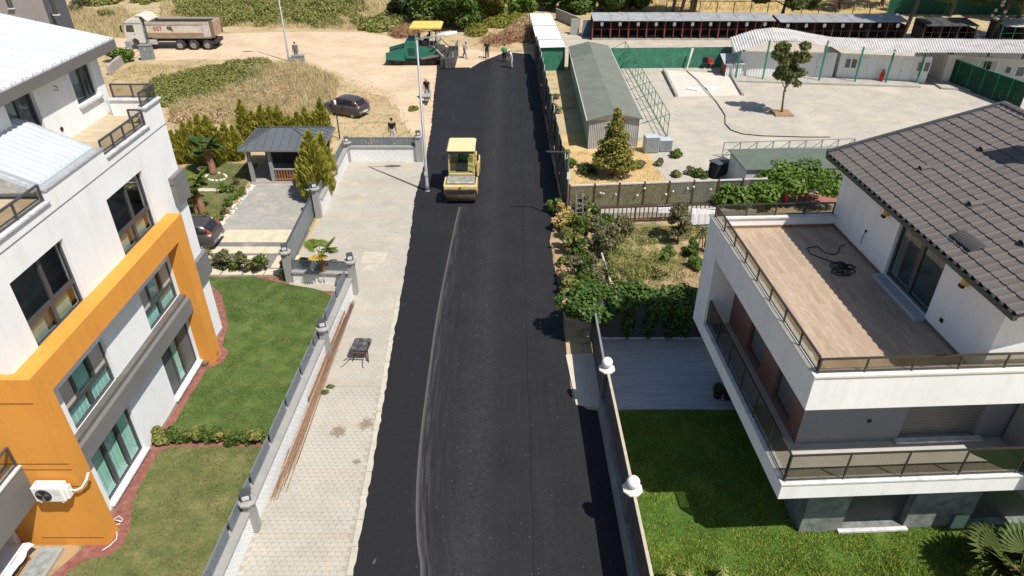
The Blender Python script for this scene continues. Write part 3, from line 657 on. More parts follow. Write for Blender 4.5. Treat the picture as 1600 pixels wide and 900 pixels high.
# recessed white wall under the balcony, patio
MB().box(-22, -15.0, 13.4, 13.56, .15, zb-.36).obj('wall', white, AP, True)
t = NT('patio_tile'); t.set(.5, 0, .4); b = t.new('ShaderNodeTexBrick'); t.l(t.mapping(t.pos, rot=(0, 0, R(90))), b.inputs['Vector']); b.inputs['Scale'].default_value = 1
b.inputs['Brick Width'].default_value = .9; b.inputs['Row Height'].default_value = .18; b.inputs['Mortar Size'].default_value = .003
b.inputs['Color1'].default_value = (.46, .40, .30, 1); b.inputs['Color2'].default_value = (.30, .27, .22, 1); b.inputs['Mortar'].default_value = (.2, .18, .15, 1); t.col(b.outputs[0])
c0 = G(100, 848, .15)
pt = MB().box(-22, c0.x-.55, 9, 13.4, .0, .15).obj('patio_floor', t.m, AP, True)
MB().box(c0.x-.548, c0.x-.02, 9, 13.398, .0, .154).obj('patio_edging', M('green_marble', (.28, .31, .30), .3, .35, 5., bump=0), pt, True)
MB().box(c0.x-.02, c0.x+.06, 9, 13.4, .0, .14).obj('patio_kerb', concrete, pt, True)
# air conditioner
a0, a1 = PY(58, 785, 13.2), PY(112, 785, 13.2)
AC = thing('air_conditioner', 'white outdoor air conditioner with round black fan on the orange pier', 'air conditioner', (a0.x, 13.2, a0.z-.02))
w = a1.x-a0.x-.12; acw = M('ac_white', (.72, .71, .68), .4, .05)
MB().bev(0, w, -.02, .30, .05, .62, .03).obj('casing', acw, AC)
MB().bev(w-.01, w+.1, .03, .28, .1, .52, .03).obj('valve_cover', acw, AC)
fan = MB().lathe([(.22, 0), (.22, .02), (.17, .03), (.03, .03)], 24, (w*.36, -.02, .33), 'y').obj('fan_grille', black, AC)
fb = MB()
for k in range(3):
    a = k*2.094; fb.add([(w*.36, -.052, .33), (w*.36+.2*math.cos(a), -.052, .33+.2*math.sin(a)), (w*.36+.2*math.cos(a+.7), -.06, .33+.2*math.sin(a+.7))], [(0, 1, 2)])
fb.obj('fan_blade', M('fan_grey', (.14, .14, .14), .5), fan)
for x in (.1, w-.15): MB().box(x, x+.05, .0, .37, 0, .05).obj('bracket', acw, AC)
for z in (.35, .42, .49): MB().box(w*.7, w*.93, -.028, -.018, z, z+.02).obj('vent_slot', M('ac_shadow', (.45, .45, .44), .6), AC)
pipe = MB().tube([(w+.08, .2, .3), (w+.25, .2, .3), (w+.45, .2, .42), (w+.58, .3, .62), (w+.6, .45, .75)], .035, 8).obj('pipe', acw, AC)
# hoses on the ground by the pier
hs = [G(u, v, .05) for u, v in ((176, 812), (186, 806), (192, 812), (186, 819), (176, 820))]
tag(MB().tube([(-12.3, 14.3, .2)]+[tuple(p) for p in hs], .015, 6).obj('drain_hose', acw), 'thin white drain hose looped on the gravel beside the orange pier', 'hose')
hs = [G(u, v, .05) for u, v in ((178, 828), (183, 832), (182, 842), (172, 852), (160, 860))]
tag(MB().tube([tuple(p) for p in hs], .015, 6).obj('drain_hose', acw), 'thin white drain hose running from the gravel onto the lawn', 'hose')
# table with a white cloth on the patio
tp = G(18, 865, .8)
TB = thing('patio_table', 'wooden patio table on the tiled terrace under the balcony', 'table', (tp.x-.35, tp.y-.25, .15))
MB().bev(-.6, .55, -.6, .6, .62, .66, .01).obj('table_top', wood, TB)
for sx in (-.5, .48):
    for sy in (-.52, .52): MB().bar((sx, sy, 0), (sx, sy, .62), .06).obj('leg', wood, TB)
for z in (.12, .5): MB().bar((.48, -.5, z), (.48, .5, z), .05).obj('rail', wood, TB)
cl = MB(); n = 10; P = {}
for i in range(n+1):
    for j in range(n+1):
        u, v = i/n*2-1, j/n*2-1; e = max(0, max(abs(u), abs(v))-.82)/.18
        P[i, j] = (u*.66+(.02*math.sin(j*2.1) if abs(u) > .8 else 0), v*.72+(.02*math.sin(i*2.3) if abs(v) > .8 else 0), .675-e*(.2+.04*math.sin(i*1.9+j*1.3)))
cl.add([P[i, j] for i in range(n+1) for j in range(n+1)], [(i*(n+1)+j, (i+1)*(n+1)+j, (i+1)*(n+1)+j+1, i*(n+1)+j+1) for i in range(n) for j in range(n)], True)
o = cl.obj('tablecloth', M('white_cloth', (.72, .72, .74), .9, .06, 4.)); o.location = TB.location; tag(o, 'rumpled white cloth spread over the wooden patio table', 'tablecloth')
# small planter log by the far orange column
p = G(326, 565, .0)
LG = thing('log_planter', 'short hollow log planter lying by the orange column', 'planter', (p.x, p.y, .016), R(80))
MB().lathe([(.07, -.35), (.10, -.35), (.11, 0), (.10, .35), (.06, .35)], 12, (0, 0, .10), 'x').obj('log', M('bark', (.20, .13, .07), .9, .3, 8., bump=.6), LG)
V, F = leaves([((.3, -.1, .2), (.2, .2, .15))], 120, .07); npmesh('foliage', V, F, Mleaf('leaf_lime', (.12, .17, .03)), LG)

# ---- house behind, cut by the frame
HB = thing('grey_house', 'taupe house with a dark grey side wall beyond the white sheet roof', 'building', (-27, 42, 0))
zz = 12.5
xk = PY(75, 42, 42).x; xk2 = PY(100, 30, 44.5).x
MB().box(-40, xk, 42, 44.5, 0, zz).obj('wall', M('taupe_render', (.33, .29, .27), .85, .06), HB, True)
MB().box(xk+.002, xk2, 42.3, 44.5, 0, 13).obj('side_wall', M('charcoal_render', (.10, .10, .105), .8, .08), HB, True)
w_ = window(HB, 'y', 42.0, PY(12, 5, 42).x, PY(19, 5, 42).x, PY(15, 12, 42).z, PY(15, -6, 42).z, [(0, 1, 0, 1, 'glass')], gl_dark, depth=-.03, out=-1, fw=.05)
w_ = window(HB, 'y', 42.3, PY(81, 10, 42.3).x, PY(87, 10, 42.3).x, PY(85, 22, 42.3).z, PY(85, -4, 42.3).z, [(0, 1, 0, 1, 'curtain')], gl_win, depth=-.03, out=-1, fw=.05)
MB().box(xk2-.9, xk2-.05, 41.6, 42.298, PY(100, 36, 42).z-.5, PY(100, 30, 42).z).obj('balcony', midgrey, HB, True)

# ============================================================ LEFT BOUNDARY WALLS, POSTS, GATE
def stonework():
    t = NT('white_stone_cladding'); t.set(.85, 0, .25); b = t.new('ShaderNodeTexBrick')
    cx = t.new('ShaderNodeCombineXYZ'); s = t.sep(); t.l(t.math('ADD', s[0], s[1]), cx.inputs[0]); t.l(t.math('ADD', s[2], t.math('MULTIPLY', t.math('ADD', s[0], s[1]), .25)), cx.inputs[1])
    t.l(cx.outputs[0], b.inputs['Vector']); b.inputs['Scale'].default_value = 1; b.inputs['Brick Width'].default_value = .26; b.inputs['Row Height'].default_value = .11
    b.inputs['Mortar Size'].default_value = .010; b.inputs['Color1'].default_value = (.80, .80, .80, 1); b.inputs['Color2'].default_value = (.72, .72, .72, 1); b.inputs['Mortar'].default_value = (.55, .55, .54, 1)
    t.col(b.outputs[0]); bp = t.bump(b.outputs['Fac'], .8, .02); bp.invert = True; return t.m
m_stone = stonework()
m_cop = M('grey_coping', (.30, .29, .275), .8, .12, 2., bump=.2)
def perforated():
    t = NT('perforated_panel'); t.set(.5, .2, .4)
    s = t.sep(); cx = t.new('ShaderNodeCombineXYZ'); t.l(t.math('ADD', s[0], s[1]), cx.inputs[0]); t.l(s[2], cx.inputs[1])
    v = t.new('ShaderNodeTexVoronoi'); v.inputs['Scale'].default_value = 11; t.l(cx.outputs[0], v.inputs['Vector'])
    hole = t.math('LESS_THAN', v.outputs['Distance'], .24); t.col((.16, .185, .20))
    tr = t.new('ShaderNodeBsdfTransparent'); mx = t.new('ShaderNodeMixShader'); t.l(hole, mx.inputs[0]); t.l(t.b.outputs[0], mx.inputs[1]); t.l(tr.outputs[0], mx.inputs[2]); t.l(mx.outputs[0], t.out.inputs[0]); return t.m
m_perf = perforated()
def bwall(name, label, p, q, h, hf, side, npan, col=None):
    """rendered garden wall from p to q: stone face, coping, perforated panels; side = +1/-1 where the fence stands"""
    p, q = Vector((*p, 0)), Vector((*q, 0)); d = (q-p).normalized(); nn = Vector((-d.y, d.x, 0))*side
    T = thing(name, label, 'wall', p, 0.)
    def W(mb, o0, o1, z0, z1, a=0., b=1.):
        A, B = p.lerp(q, a), p.lerp(q, b)
        mb.loft([[A+nn*o0+Vector((0, 0, z0)), A+nn*o1+Vector((0, 0, z0)), A+nn*o1+Vector((0, 0, z1)), A+nn*o0+Vector((0, 0, z1))], [B+nn*o0+Vector((0, 0, z0)), B+nn*o1+Vector((0, 0, z0)), B+nn*o1+Vector((0, 0, z1)), B+nn*o0+Vector((0, 0, z1))]]); return mb
    W(MB(), 0, .24, 0, h).obj('stone_face', m_stone, T, True)
    W(MB(), -.07, .33, h+.001, h+.09).obj('coping', m_cop, T, True)
    for i in range(npan):
        a, b = i/npan+.004, (i+1)/npan-.004
        pn = W(MB(), .215, .225, h+.12, h+hf, a, b).obj('fence_panel', m_perf, T, True)
        f = MB(); W(f, .20, .24, h+hf, h+hf+.035, a, b); W(f, .20, .24, h+.09, h+.12, a, b); W(f, .20, .24, h+.09, h+hf, a, a+.04/(q-p).length); f.obj('panel_frame', M('blue_grey_steel', (.15, .175, .19), .45, .1, 2., spec=.5), pn, True)
    return T
bwall('garden_wall', 'long white stone-faced garden wall with perforated panels beside both lawns', (wallx(6), 6), (wallx(27.6), 27.6), .88, .56, 1, 12)
bwall('garden_wall', 'white garden wall running from the sliding gate towards the lamp post corner', (-11.0, 36.2), (-11.15, 44.4), .95, .6, 1, 4)
bwall('garden_wall', 'white garden wall with lacy black fence across the far end of the forecourt', (-11.1, 44.4), (-6.4, 44.4), .98, .62, 1, 3)
bwall('garden_wall', 'short white wall with lacy fence beside the small palm', (-10.75, 28.75), (-7.7, 28.55), .55, .6, 1, 1)
glow = M('lantern_glass', (.55, .56, .57), .25, .1, 3., spec=.6)
LANT = None
def post(x, y, h, label, w=.3, lamp=True):
    T = thing('gate_post', label, 'post', (x, y, 0), 0., 'grey posts with cube lanterns')
    MB().box(-w/2, w/2, -w/2, w/2, 0, h).obj('pillar', m_cop, T)
    MB().loft([[(r*math.cos(k*math.pi/4+.39), r*math.sin(k*math.pi/4+.39), z) for k in range(8)] for r, z in ((.2, h), (.3, h+.03), (.3, h+.10), (.22, h+.14))]).obj('cap', m_cop, T)
    if lamp:
        L_ = thing('cube_lantern', 'cube lantern on the '+label, 'lamp', (x, y, h+.14), R(20), 'cube lanterns on the gate posts')
        MB().box(-.1, .1, -.1, .1, 0, .05).obj('base', dgrey, L_); MB().bev(-.12, .12, -.12, .12, .05, .27, .01).obj('glass_body', glow, L_)
        f = MB()
        for sx in (-1, 1):
            for sy in (-1, 1): f.box(sx*.125-.018, sx*.125+.018, sy*.125-.018, sy*.125+.018, .05, .29)
        f.box(-.145, .145, -.145, .145, .27, .31); f.obj('frame', dgrey, L_)
post(wallx(14.2)-.0, 14.15, 1.28, 'grey wall post beside the near lawn')
post(wallx(22.8)-.0, 22.9, 1.42, 'grey wall post beside the rusty rods')
post(-7.55, 27.75, 1.75, 'grey post at the corner by the small palm', .32)
post(-10.95, 28.9, 1.6, 'grey gate post beside the leafy shrubs', .34)
post(-11.2, 35.9, 1.75, 'grey gate post by the tall conifer', .32)
post(-11.45, 36.2, 1.55, 'grey gate post behind the sliding gate', .2)
post(-11.15, 44.35, 1.30, 'grey post where the two white walls meet', .3)
post(-6.3, 44.42, 1.70, 'grey post beside the tall street lamp', .42)
# sliding gate
GT = thing('sliding_gate', 'blue-grey sheet metal sliding gate across the driveway', 'gate', (-11.3, 30.2, 0))
a, b = Vector((-11.32, 30.2, 0)), Vector((-11.5, 36.0, 0)); gm = M('blue_grey_sheet', (.16, .19, .205), .45, .1, 1.5, spec=.5)
for i in range(9):
    p, q = a.lerp(b, i/9+.004), a.lerp(b, (i+1)/9-.004)
    MB().loft([[(p.x-.02, p.y, .06), (p.x+.02, p.y, .06), (p.x+.02, p.y, 1.3), (p.x-.02, p.y, 1.3)], [(q.x-.02, q.y, .06), (q.x+.02, q.y, .06), (q.x+.02, q.y, 1.3), (q.x-.02, q.y, 1.3)]]).obj('panel', gm, GT, True)
mb = MB(); mb.bar((a.x, a.y, 1.33), (b.x, b.y, 1.33), .07); mb.bar((a.x, a.y, .05), (b.x, b.y, .05), .07); mb.bar((a.x, a.y, 0), (a.x, a.y, 1.36), .07); mb.bar((b.x, b.y, 0), (b.x, b.y, 1.36), .07); mb.obj('gate_frame', dgrey, GT, True)
# rusty rods lying against the foot of the wall
rust = M('rusty_steel', (.20, .11, .065), .85, .35, 9., bump=.3); rust2 = M('pale_rusty_steel', (.30, .20, .13), .85, .3, 7.)
random.seed(3)
for i in range(46):
    y0 = random.uniform(15.2, 17.6); y1 = random.uniform(24.5, 27.2); k = i % 12; off = .10+k*.024+random.uniform(-.02, .02); z = .05+.02*(i//12)
    sk_ = random.uniform(-.10, .10); b_ = random.uniform(-.05, .05)
    o = MB().tube([(wallx(y0)+off+sk_+.05, y0, z), (wallx((y0+y1)/2)+off*.9+b_, (y0+y1)/2, z+.01), (wallx(y1)+off*.62, y1, z)], .011, 5).obj('steel_rod', rust if i % 3 else rust2)
    tag(o, 'thin rusty steel rod in the bundle lying along the white garden wall', 'rod', 'bundle of rusty rods')
for i, (u0, v0, u1, v1) in enumerate(((423, 783, 452, 700), (432, 770, 470, 680))):
    a, b = G(u0, v0, .05), G(u1, v1, .06); tag(MB().tube([a, b], .014, 5).obj('steel_rod', rust2), 'thin rusty steel rod in the bundle lying along the white garden wall', 'rod', 'bundle of rusty rods')
# planks against the far end of the wall
a, b = G(497, 600, .0), G(547, 487, .0)
tag(MB().bar((wallx(20)+.12, 19.9, .35), (wallx(25.5)+.12, 25.6, .42), .03, .16).obj('timber_plank', M('weathered_plank', (.30, .16, .08), .85, .25, 5.)), 'long brown timber plank leaning along the white wall above the rods', 'plank')
for i, (u, v) in enumerate(((554, 437), (551, 452))):
    p = G(u, v); o = MB().bev(-.1, .1, -.22, .22, 0, .3+.1*(1-i), .015).obj('concrete_block', concrete); o.location = (p.x-.05, p.y, .012); o.rotation_euler = (0, 0, .2)
    tag(o, ['taller grey concrete block by the corner post of the garden wall', 'lower grey concrete block lying before the taller one'][i], 'block')
# ============================================================ RIGHT: TERRACED HOUSE (turned 2.7 degrees)
RA = R(2.7)
RH = thing('terraced_house', 'white and grey terraced house with smoked glass railings and a brown tiled roof', 'building', (7.4, 13.0, 0), RA)
def wl(x, y, z): return Vector((7.4+x*math.cos(RA)-y*math.sin(RA), 13.0+x*math.sin(RA)+y*math.cos(RA), z))
def lc(p):
    dx, dy = p.x-7.4, p.y-13.0; return Vector((dx*math.cos(RA)+dy*math.sin(RA), -dx*math.sin(RA)+dy*math.cos(RA), p.z))
LX = 22.
# ground floor: green-grey stone walls with shuttered recesses
m_gs = M('green_grey_stone', (.19, .20, .19), .45, .45, 3.5, bump=.1, dirt=(.34, .36, .34), dirtk=.35)
gshut = stripes('roller_shutter', (.055, .058, .06), (.02, .02, .02), 2, .055, .25, .5, 0, .1, .5)
m = MB(); facade(m, 'y', .95, 1.58, LX, 0, 2.76, [(2.9, 4.9, .12, 2.45), (6.95, 9.6, .05, 2.45)], .35); m.add([(1.58, .95, 0), (1.58, 8.6, 0), (1.58, 8.6, 2.76), (1.58, .95, 2.76)], [(0, 1, 2, 3)])
m.obj('ground_floor_wall', m_gs, RH)
MB().box(2.9, 4.9, 1.2, 1.3, .12, 2.45).obj('shutter', gshut, RH)
MB().box(6.95, 9.6, 1.2, 1.3, .05, 2.45).obj('shutter', gshut, RH)
MB().box(2.8, 5.0, .82, 1.2, .04, .118).obj('sill', marble, RH)
pg = MB().box(6.38, 6.80, .84, .88, .02, .62).obj('leaning_glass_pane', M('pale_green_glass', (.45, .60, .55), .15, .05, spec=.6), RH)
MB().box(1.60, LX, 8.55, 8.6, 0, 2.76).obj('back_wall', midgrey, RH)
# first floor slab, walls, balcony
MB().box(0, LX*.5, 0, 8.8, 2.75, 3.30).obj('balcony_slab', white, RH)
bf = M('balcony_floor', (.42, .41, .38), .7, .1, 2.)
MB().box(.2, 11, .2, 7.6, 3.302, 3.32).obj('balcony_floor', bf, RH)
for q in ((-.03, LX*.5, -.03, .24, 3.302, 3.352), (-.03, .24, .24, 7.62, 3.302, 3.35)): MB().box(*q).obj('coping', marble, RH)
br = M('bronze_rail', (.075, .067, .058), .3, .1, 2., metal=.5, spec=.6); gl_s = Mglass('brown_glass', (.68, .66, .62), .0)
railing(RH, (.1, .1, 0), (9.9, .1, 0), 3.35, 4.33, 6, br, gl_s, False, rw=.04)
railing(RH, (.1, .16, 0), (.1, 7.6, 0), 3.35, 4.33, 6, br, gl_s, False, rw=.04)
wallg = M('blue_grey_render', (.22, .225, .235), .85, .06, 1.)
m = MB(); facade(m, 'y', 1.5, .95, LX, 3.32, 6.05, [(4.0, 6.3, 3.42, 5.75)], .25); m.obj('front_wall', wallg, RH)
rsh = stripes('grey_roller_shutter', (.20, .19, .18), (.06, .06, .06), 2, .06, .3, .5, 0, .05, .6)
MB().box(4.0, 6.3, 1.62, 1.7, 3.42, 5.75).obj('shutter', rsh, RH)
MB().box(3.9, 6.5, 1.32, 1.62, 3.34, 3.415).obj('sill', marble, RH)
MB().box(2.9, 3.0, 1.47, 1.5, 4.1, 4.2).obj('socket', black, RH)
brick = stripes('brown_siding', (.22, .125, .10), (.09, .05, .04), 2, .12, .10, .7, 0, .12, .7)
SW = [(2.15, 3.45), (4.6, 5.9)]
m = MB(); facade(m, 'x', .95, 1.5, 7.65, 3.32, 6.05, [(a, b, 3.5, 5.7) for a, b in SW], .22); m.obj('side_wall', brick, RH)
for a, b in SW: window(RH, 'x', .95, a, b, 3.5, 5.7, [(0, 1, 0, 1, M('grey_closed_shutter', (.16, .16, .16), .6, .1, 3.))], gl_dark, depth=.16, world=False, sill=False, fw=.06)
MB().box(0, 9, 7.65, 8.8, 3.302, 6.05).obj('end_wall', white, RH)
# second floor slab = roof terrace with parapet
MB().box(0, LX, 0, 8.8, 6.051, 6.68).obj('terrace_slab', white, RH)
for q in ((0, LX, 0, .25, 6.681, 7.12), (0, .25, .25, 8.55, 6.681, 7.12), (0, 4.39, 8.55, 8.8, 6.681, 7.12)): MB().box(*q).obj('parapet', white, RH)
for q in ((-.03, LX, -.04, .28, 7.121, 7.17), (-.04, .28, .282, 8.5, 7.121, 7.169), (-.04, 4.39, 8.502, 8.84, 7.121, 7.17)): MB().box(*q).obj('coping', M('pale_marble', (.66, .63, .57), .4, .12, 3.), RH)
t = NT('wood_look_tile'); t.set(.5, 0, .35); tc = t.obj()
b = t.new('ShaderNodeTexBrick'); t.l(t.mapping(tc, rot=(0, 0, R(90))), b.inputs['Vector']); b.inputs['Scale'].default_value = 1; b.offset = .37
b.inputs['Brick Width'].default_value = 1.1; b.inputs['Row Height'].default_value = .18; b.inputs['Mortar Size'].default_value = .0025
b.inputs['Color1'].default_value = (.36, .265, .185, 1); b.inputs['Color2'].default_value = (.45, .345, .25, 1); b.inputs['Mortar'].default_value = (.22, .16, .11, 1)
gr = t.ramp(t.noise(2.2, 5, .65, t.mapping(tc, (14, 1.1, 1))), [(.3, .72), (.7, 1.12)]); t.col(t.mix(1., b.outputs[0], gr, 'MULTIPLY')); m_tile = t.m
MB().box(.25, 4.4, .25, 8.55, 6.682, 6.75).obj('terrace_floor', m_tile, RH)
MB().box(.252, 4.4, 8.53, 8.549, 6.75, 6.85).obj('skirting', M('brown_skirting', (.22, .14, .09), .6), RH)
MB().box(4.382, 4.398, .25, 8.53, 6.75, 6.84).obj('skirting', M('brown_skirting', (.22, .14, .09), .6), RH)
railing(RH, (.1, .1, 0), (9.5, .1, 0), 7.17, 7.61, 8, br, gl_s, False, rw=.04)
railing(RH, (.1, .18, 0), (.1, 8.62, 0), 7.17, 7.61, 8, br, gl_s, False, rw=.04)
railing(RH, (.18, 8.66, 0), (4.3, 8.66, 0), 7.17, 7.61, 4, br, gl_s, False, rw=.04)
# penthouse room
m = MB(); facade(m, 'x', 4.4, .28, 8.55, 6.69, 9.3, [(2.75, 5.1, 6.86, 8.75)], .3); facade(m, 'y', .28, 4.4, LX, 6.69, 9.4, [], 0); m.add([(4.4, 8.8, 6.0), (LX, 8.8, 6.0), (LX, 8.8, 9.4), (4.4, 8.8, 9.4)], [(0, 1, 2, 3)])
m.add([(4.4, 8.55, 6.69), (4.4, 8.8, 6.69), (4.4, 8.8, 9.3), (4.4, 8.55, 9.3)], [(0, 1, 2, 3)])
m.obj('upper_wall', white, RH)
MB().box(4.95, 5.0, 2.6, 5.2, 6.7, 8.9).obj('room_back', interior, RH)
window(RH, 'x', 4.4, 2.75, 5.1, 6.86, 8.75, [(0, .5, 0, 1, 'glass'), (.5, 1, 0, 1, 'glass')], gl_dark, depth=.14, world=False, sill=False, fw=.08)
MB().box(4.1, 4.399, 2.7, 5.15, 6.752, 6.86).obj('door_step', M('grey_step', (.40, .42, .44), .6), RH)
MB().box(4.36, 4.39, 2.05, 2.16, 7.15, 7.26).obj('socket', black, RH)
MB().box(4.36, 4.39, 6.55, 6.62, 7.55, 7.62).obj('cable_outlet', black, RH)
MB().tube([(4.36, 6.58, 7.55), (4.33, 6.6, 7.3), (4.34, 6.6, 7.1)], .012, 5).obj('cable_tail', black, RH)
for y in (1.75, 5.75):
    s_ = MB(); s_.bev(4.22, 4.4, y-.07, y+.07, 8.55, 8.82, .03); o = s_.obj('wall_lamp', M('yellow_lamp', (.50, .38, .10), .5), RH)
    MB().box(4.20, 4.28, y-.075, y+.075, 8.5, 8.58).obj('lamp_shade', black, o)
# tiled roof: ridge along the house, single tiles
EX, EZ, RX_, RZ = 3.8, 9.37, 9.2, 10.95; sl_ = math.atan2(RZ-EZ, RX_-EX); GA, TW = .388, .30
roof = MB().loft([[(EX-.02, y, EZ-.06), (RX_, y, RZ-.06), (RX_+5.4, y, EZ-.06), (RX_+5.4, y, EZ-.12), (RX_, y, RZ-.14), (EX-.02, y, EZ-.12)] for y in (-.68, 8.92)]).obj('roof', M('roof_underlay', (.05, .045, .042), .8), RH)
tile = MB(); ln, th = GA+.05, .028; nw = 6
prof = [(i/nw*TW, .030*math.sin(math.pi*min(1, max(0, (i/nw-.0)/.45))) if i/nw <= .45 else .004) for i in range(nw+1)]
r0 = [(0, y, z+.030) for y, z in prof]+[(0, y, z+.030-th) for y, z in reversed(prof)]; r1 = [(ln, y, z) for y, z in prof]+[(ln, y, z-.012) for y, z in reversed(prof)]
tile.loft([r0, r1]); 
t = NT('brown_grey_tile'); t.set(.75, 0, .25); oi = t.new('ShaderNodeObjectInfo').outputs['Random']
k = t.mix(oi, (.104, .092, .086), (.124, .110, .103)); k = t.mix(t.ramp(t.noise(1.2, 5, .6), [(.4, 0), (.7, .25)]), k, (.15, .137, .128)); k = t.mix(t.ramp(t.noise(3.1, 6, .75, t.mapping(t.pos, loc=(4, 4, 4))), [(.6, 0), (.75, .25)]), k, (.08, .073, .066)); k = t.mix(t.ramp(t.noise(17., 2, .4), [(.74, 0), (.76, .5)]), k, (.4, .38, .36)); t.col(k); t.bump(t.noise(60., 3, .6), .25, .005); m_tl = t.m
tm = tile.mesh('roof_tile', m_tl); rot = (0, -sl_, 0)
slots = []
nrow = int(math.hypot(RX_-EX, RZ-EZ)/GA)+1
for r_ in range(nrow):
    for c_ in range(32):
        dd = r_*GA; x = EX-.08+dd*math.cos(sl_); y = -.68+c_*TW; z = EZ-.04+dd*math.sin(sl_)
        w_ = wl(x, y, z); zc = w_.y*_c+(CH-w_.z)*_s; u = 800+CF*w_.x/zc; v = 450-CF*(w_.y*_s-(CH-w_.z)*_c)/zc
        slots.append((r_, c_, x, y, z, u < 1640))
vis = [q for q in slots if q[5]]; hid = [q for q in slots if not q[5]]
hid = hid+vis[300:]; vis = vis[:300]
for q in vis:
    o = link('roof_tile', tm, roof, (q[2], q[3], q[4])); o.rotation_euler = (random.uniform(-.012, .012), -sl_+random.uniform(-.012, .012), random.uniform(-.014, .014))
big = MB(); ca, sa = math.cos(sl_), math.sin(sl_)
for q in hid: big.add([(q[2]+x*ca-z*sa, q[3]+y, q[4]+x*sa+z*ca) for x, y, z in tile.v], tile.f)
tag(big.obj('roof_tile_field', m_tl, roof), kind='stuff')
vg = MB(); vg.loft([[(EX-.1, y, EZ-.12), (EX-.1, y, EZ+.06), (RX_, y, RZ+.06), (RX_, y, RZ-.12)] for y in (8.90, 9.02)]); vg.obj('verge_trim', dgrey, roof)
ev = MB().box(EX-.13, EX-.02, -.68, 8.92, EZ-.2, EZ-.08).obj('gutter', M('dark_gutter', (.055, .058, .055), .5), roof)
cm = MB().bev(-.045, .045, -.07, .07, -.03, .05, .02).mesh('eave_comb', M('comb_green_black', (.04, .055, .05), .6)); yy = -.5
while yy < 8.9: link('eave_comb', cm, roof, (EX-.10, yy, EZ-.07)); yy += .3
rt = MB().loft([[(.0, .15*math.cos(a), .13*math.sin(a)) for a in np.linspace(0, math.pi, 7)], [(.0+.36, .13*math.cos(a), .11*math.sin(a)) for a in np.linspace(0, math.pi, 7)]], False, False)
rtm = rt.mesh('ridge_tile', M('ridge_tile_grey', (.115, .105, .10), .7, .12)); yy = -.65
while yy < 8.9: o = link('ridge_tile', rtm, roof, (RX_, yy+.0, RZ-.02)); o.rotation_euler = (0, 0, R(90)); yy += .33
vt = MB(); vt.loft([[(-.02, .11*math.cos(a), .10*math.sin(a)) for a in np.linspace(0, math.pi, 7)], [(.30, .10*math.cos(a), .02*math.sin(a)) for a in np.linspace(0, math.pi, 7)]], False, False)
vt.add([(-.0, .10*math.cos(a), .09*math.sin(a)) for a in np.linspace(0, math.pi, 7)], [tuple(range(7))]); vt.mi[-1] = 1
vtm = vt.mesh('vent_tile', [m_tl, black])
def onroof(u, v):
    d = Vector(ray(u, v)); dl = Vector((d.x*math.cos(RA)+d.y*math.sin(RA), -d.x*math.sin(RA)+d.y*math.cos(RA), d.z)); o = lc(Vector((0, 0, CH)))
    k = math.tan(sl_); t_ = (EZ+k*(o.x-EX)-o.z)/(dl.z-k*dl.x); return o+dl*t_
for u, v in ((1438, 265), (1533, 235), (1515, 321), (1596, 382)):
    p = onroof(u, v); o = link('vent_tile', vtm, roof, (p.x, p.y, p.z+.03)); o.rotation_euler = rot
# bent black vent flashing lying over three tiles
sk2 = MB(); p = onroof(1497, 385); q = onroof(1512, 396)
for i in range(9):
    a = onroof(1482+i*3.6, 370+i*2.9); b = onroof(1488+i*3.9, 366+i*2.9); sk2.loft([[(a.x, a.y, a.z+.05), (a.x, a.y-.1, a.z+.05), (a.x, a.y-.05, a.z+.12)], [(b.x+.25, b.y, b.z+.12), (b.x+.25, b.y-.1, b.z+.12), (b.x+.25, b.y-.05, b.z+.17)]])
tag(sk2.obj('vent_flashing', M('black_flashing', (.008, .009, .011), .6), roof), kind='stuff')
# chimney beyond the frame whose shade falls on the tiles
ch = MB().box(8.0, 8.6, 4.6, 5.3, 9.9, 12.2).obj('chimney', white, roof); MB().box(7.9, 8.7, 4.5, 5.4, 12.2, 12.3).obj('chimney_cap', midgrey, ch)
# right-hand wing at the frame edge
MB().box(7.12, 9.5, -.35, 1.4, 2.5, 6.04).obj('wing_wall', wallg, RH)
# cable lying on the terrace
cb = []
for i in range(90):
    a = i*.55; r_ = .17+.10*math.sin(i*.21)+.05*math.sin(i*1.3); cc = onp = None
    cb.append((3.35+.16*math.sin(i*.09)+r_*1.25*math.cos(a), 5.6+.25*math.cos(i*.07)+r_*math.sin(a), 6.765+.0006*i))
cb += [(3.1, 6.2, 6.77), (2.75, 6.6, 6.77), (2.8, 7.0, 6.77), (3.2, 7.1, 6.77), (3.25, 6.7, 6.77), (3.5, 6.5, 6.77), (3.75, 6.7, 6.77), (3.95, 7.05, 6.77), (4.2, 7.2, 6.77)]
o = MB().tube([wl(*p) for p in cb], .016, 5).obj('cable_coil', black); tag(o, 'tangled black cable lying on the wood-look terrace floor', 'cable')

# ============================================================ RIGHT ROADSIDE WALL
def rwx(y): return 3.62-.02*(y-12.5)
RW = thing('roadside_wall', 'grey concrete plinth wall with dark panels and a cream top rail along the asphalt', 'wall', (3.5, 6, 0))
ya, yb = 6., 19.5
MB().loft([[(rwx(y)-.24, y, -.05), (rwx(y)+.10, y, -.05), (rwx(y)+.10, y, .70), (rwx(y)-.16, y, .70)] for y in (ya, yb)]).obj('plinth', M('plinth_concrete', (.22, .22, .215), .85, .2, 1.5, dirt=(.13, .13, .13), dirtk=.4), RW, True)
n = 7
for i in range(n):
    y0, y1 = ya+(yb-ya)*i/n+.02, ya+(yb-ya)*(i+1)/n-.02
    MB().loft([[(rwx(y)-.02, y, .70), (rwx(y)+.03, y, .70), (rwx(y)+.03, y, 1.95), (rwx(y)-.02, y, 1.95)] for y in (y0, y1)]).obj('panel', M('dark_wall_panel', (.085, .08, .078), .6, .15, 2.), RW, True)
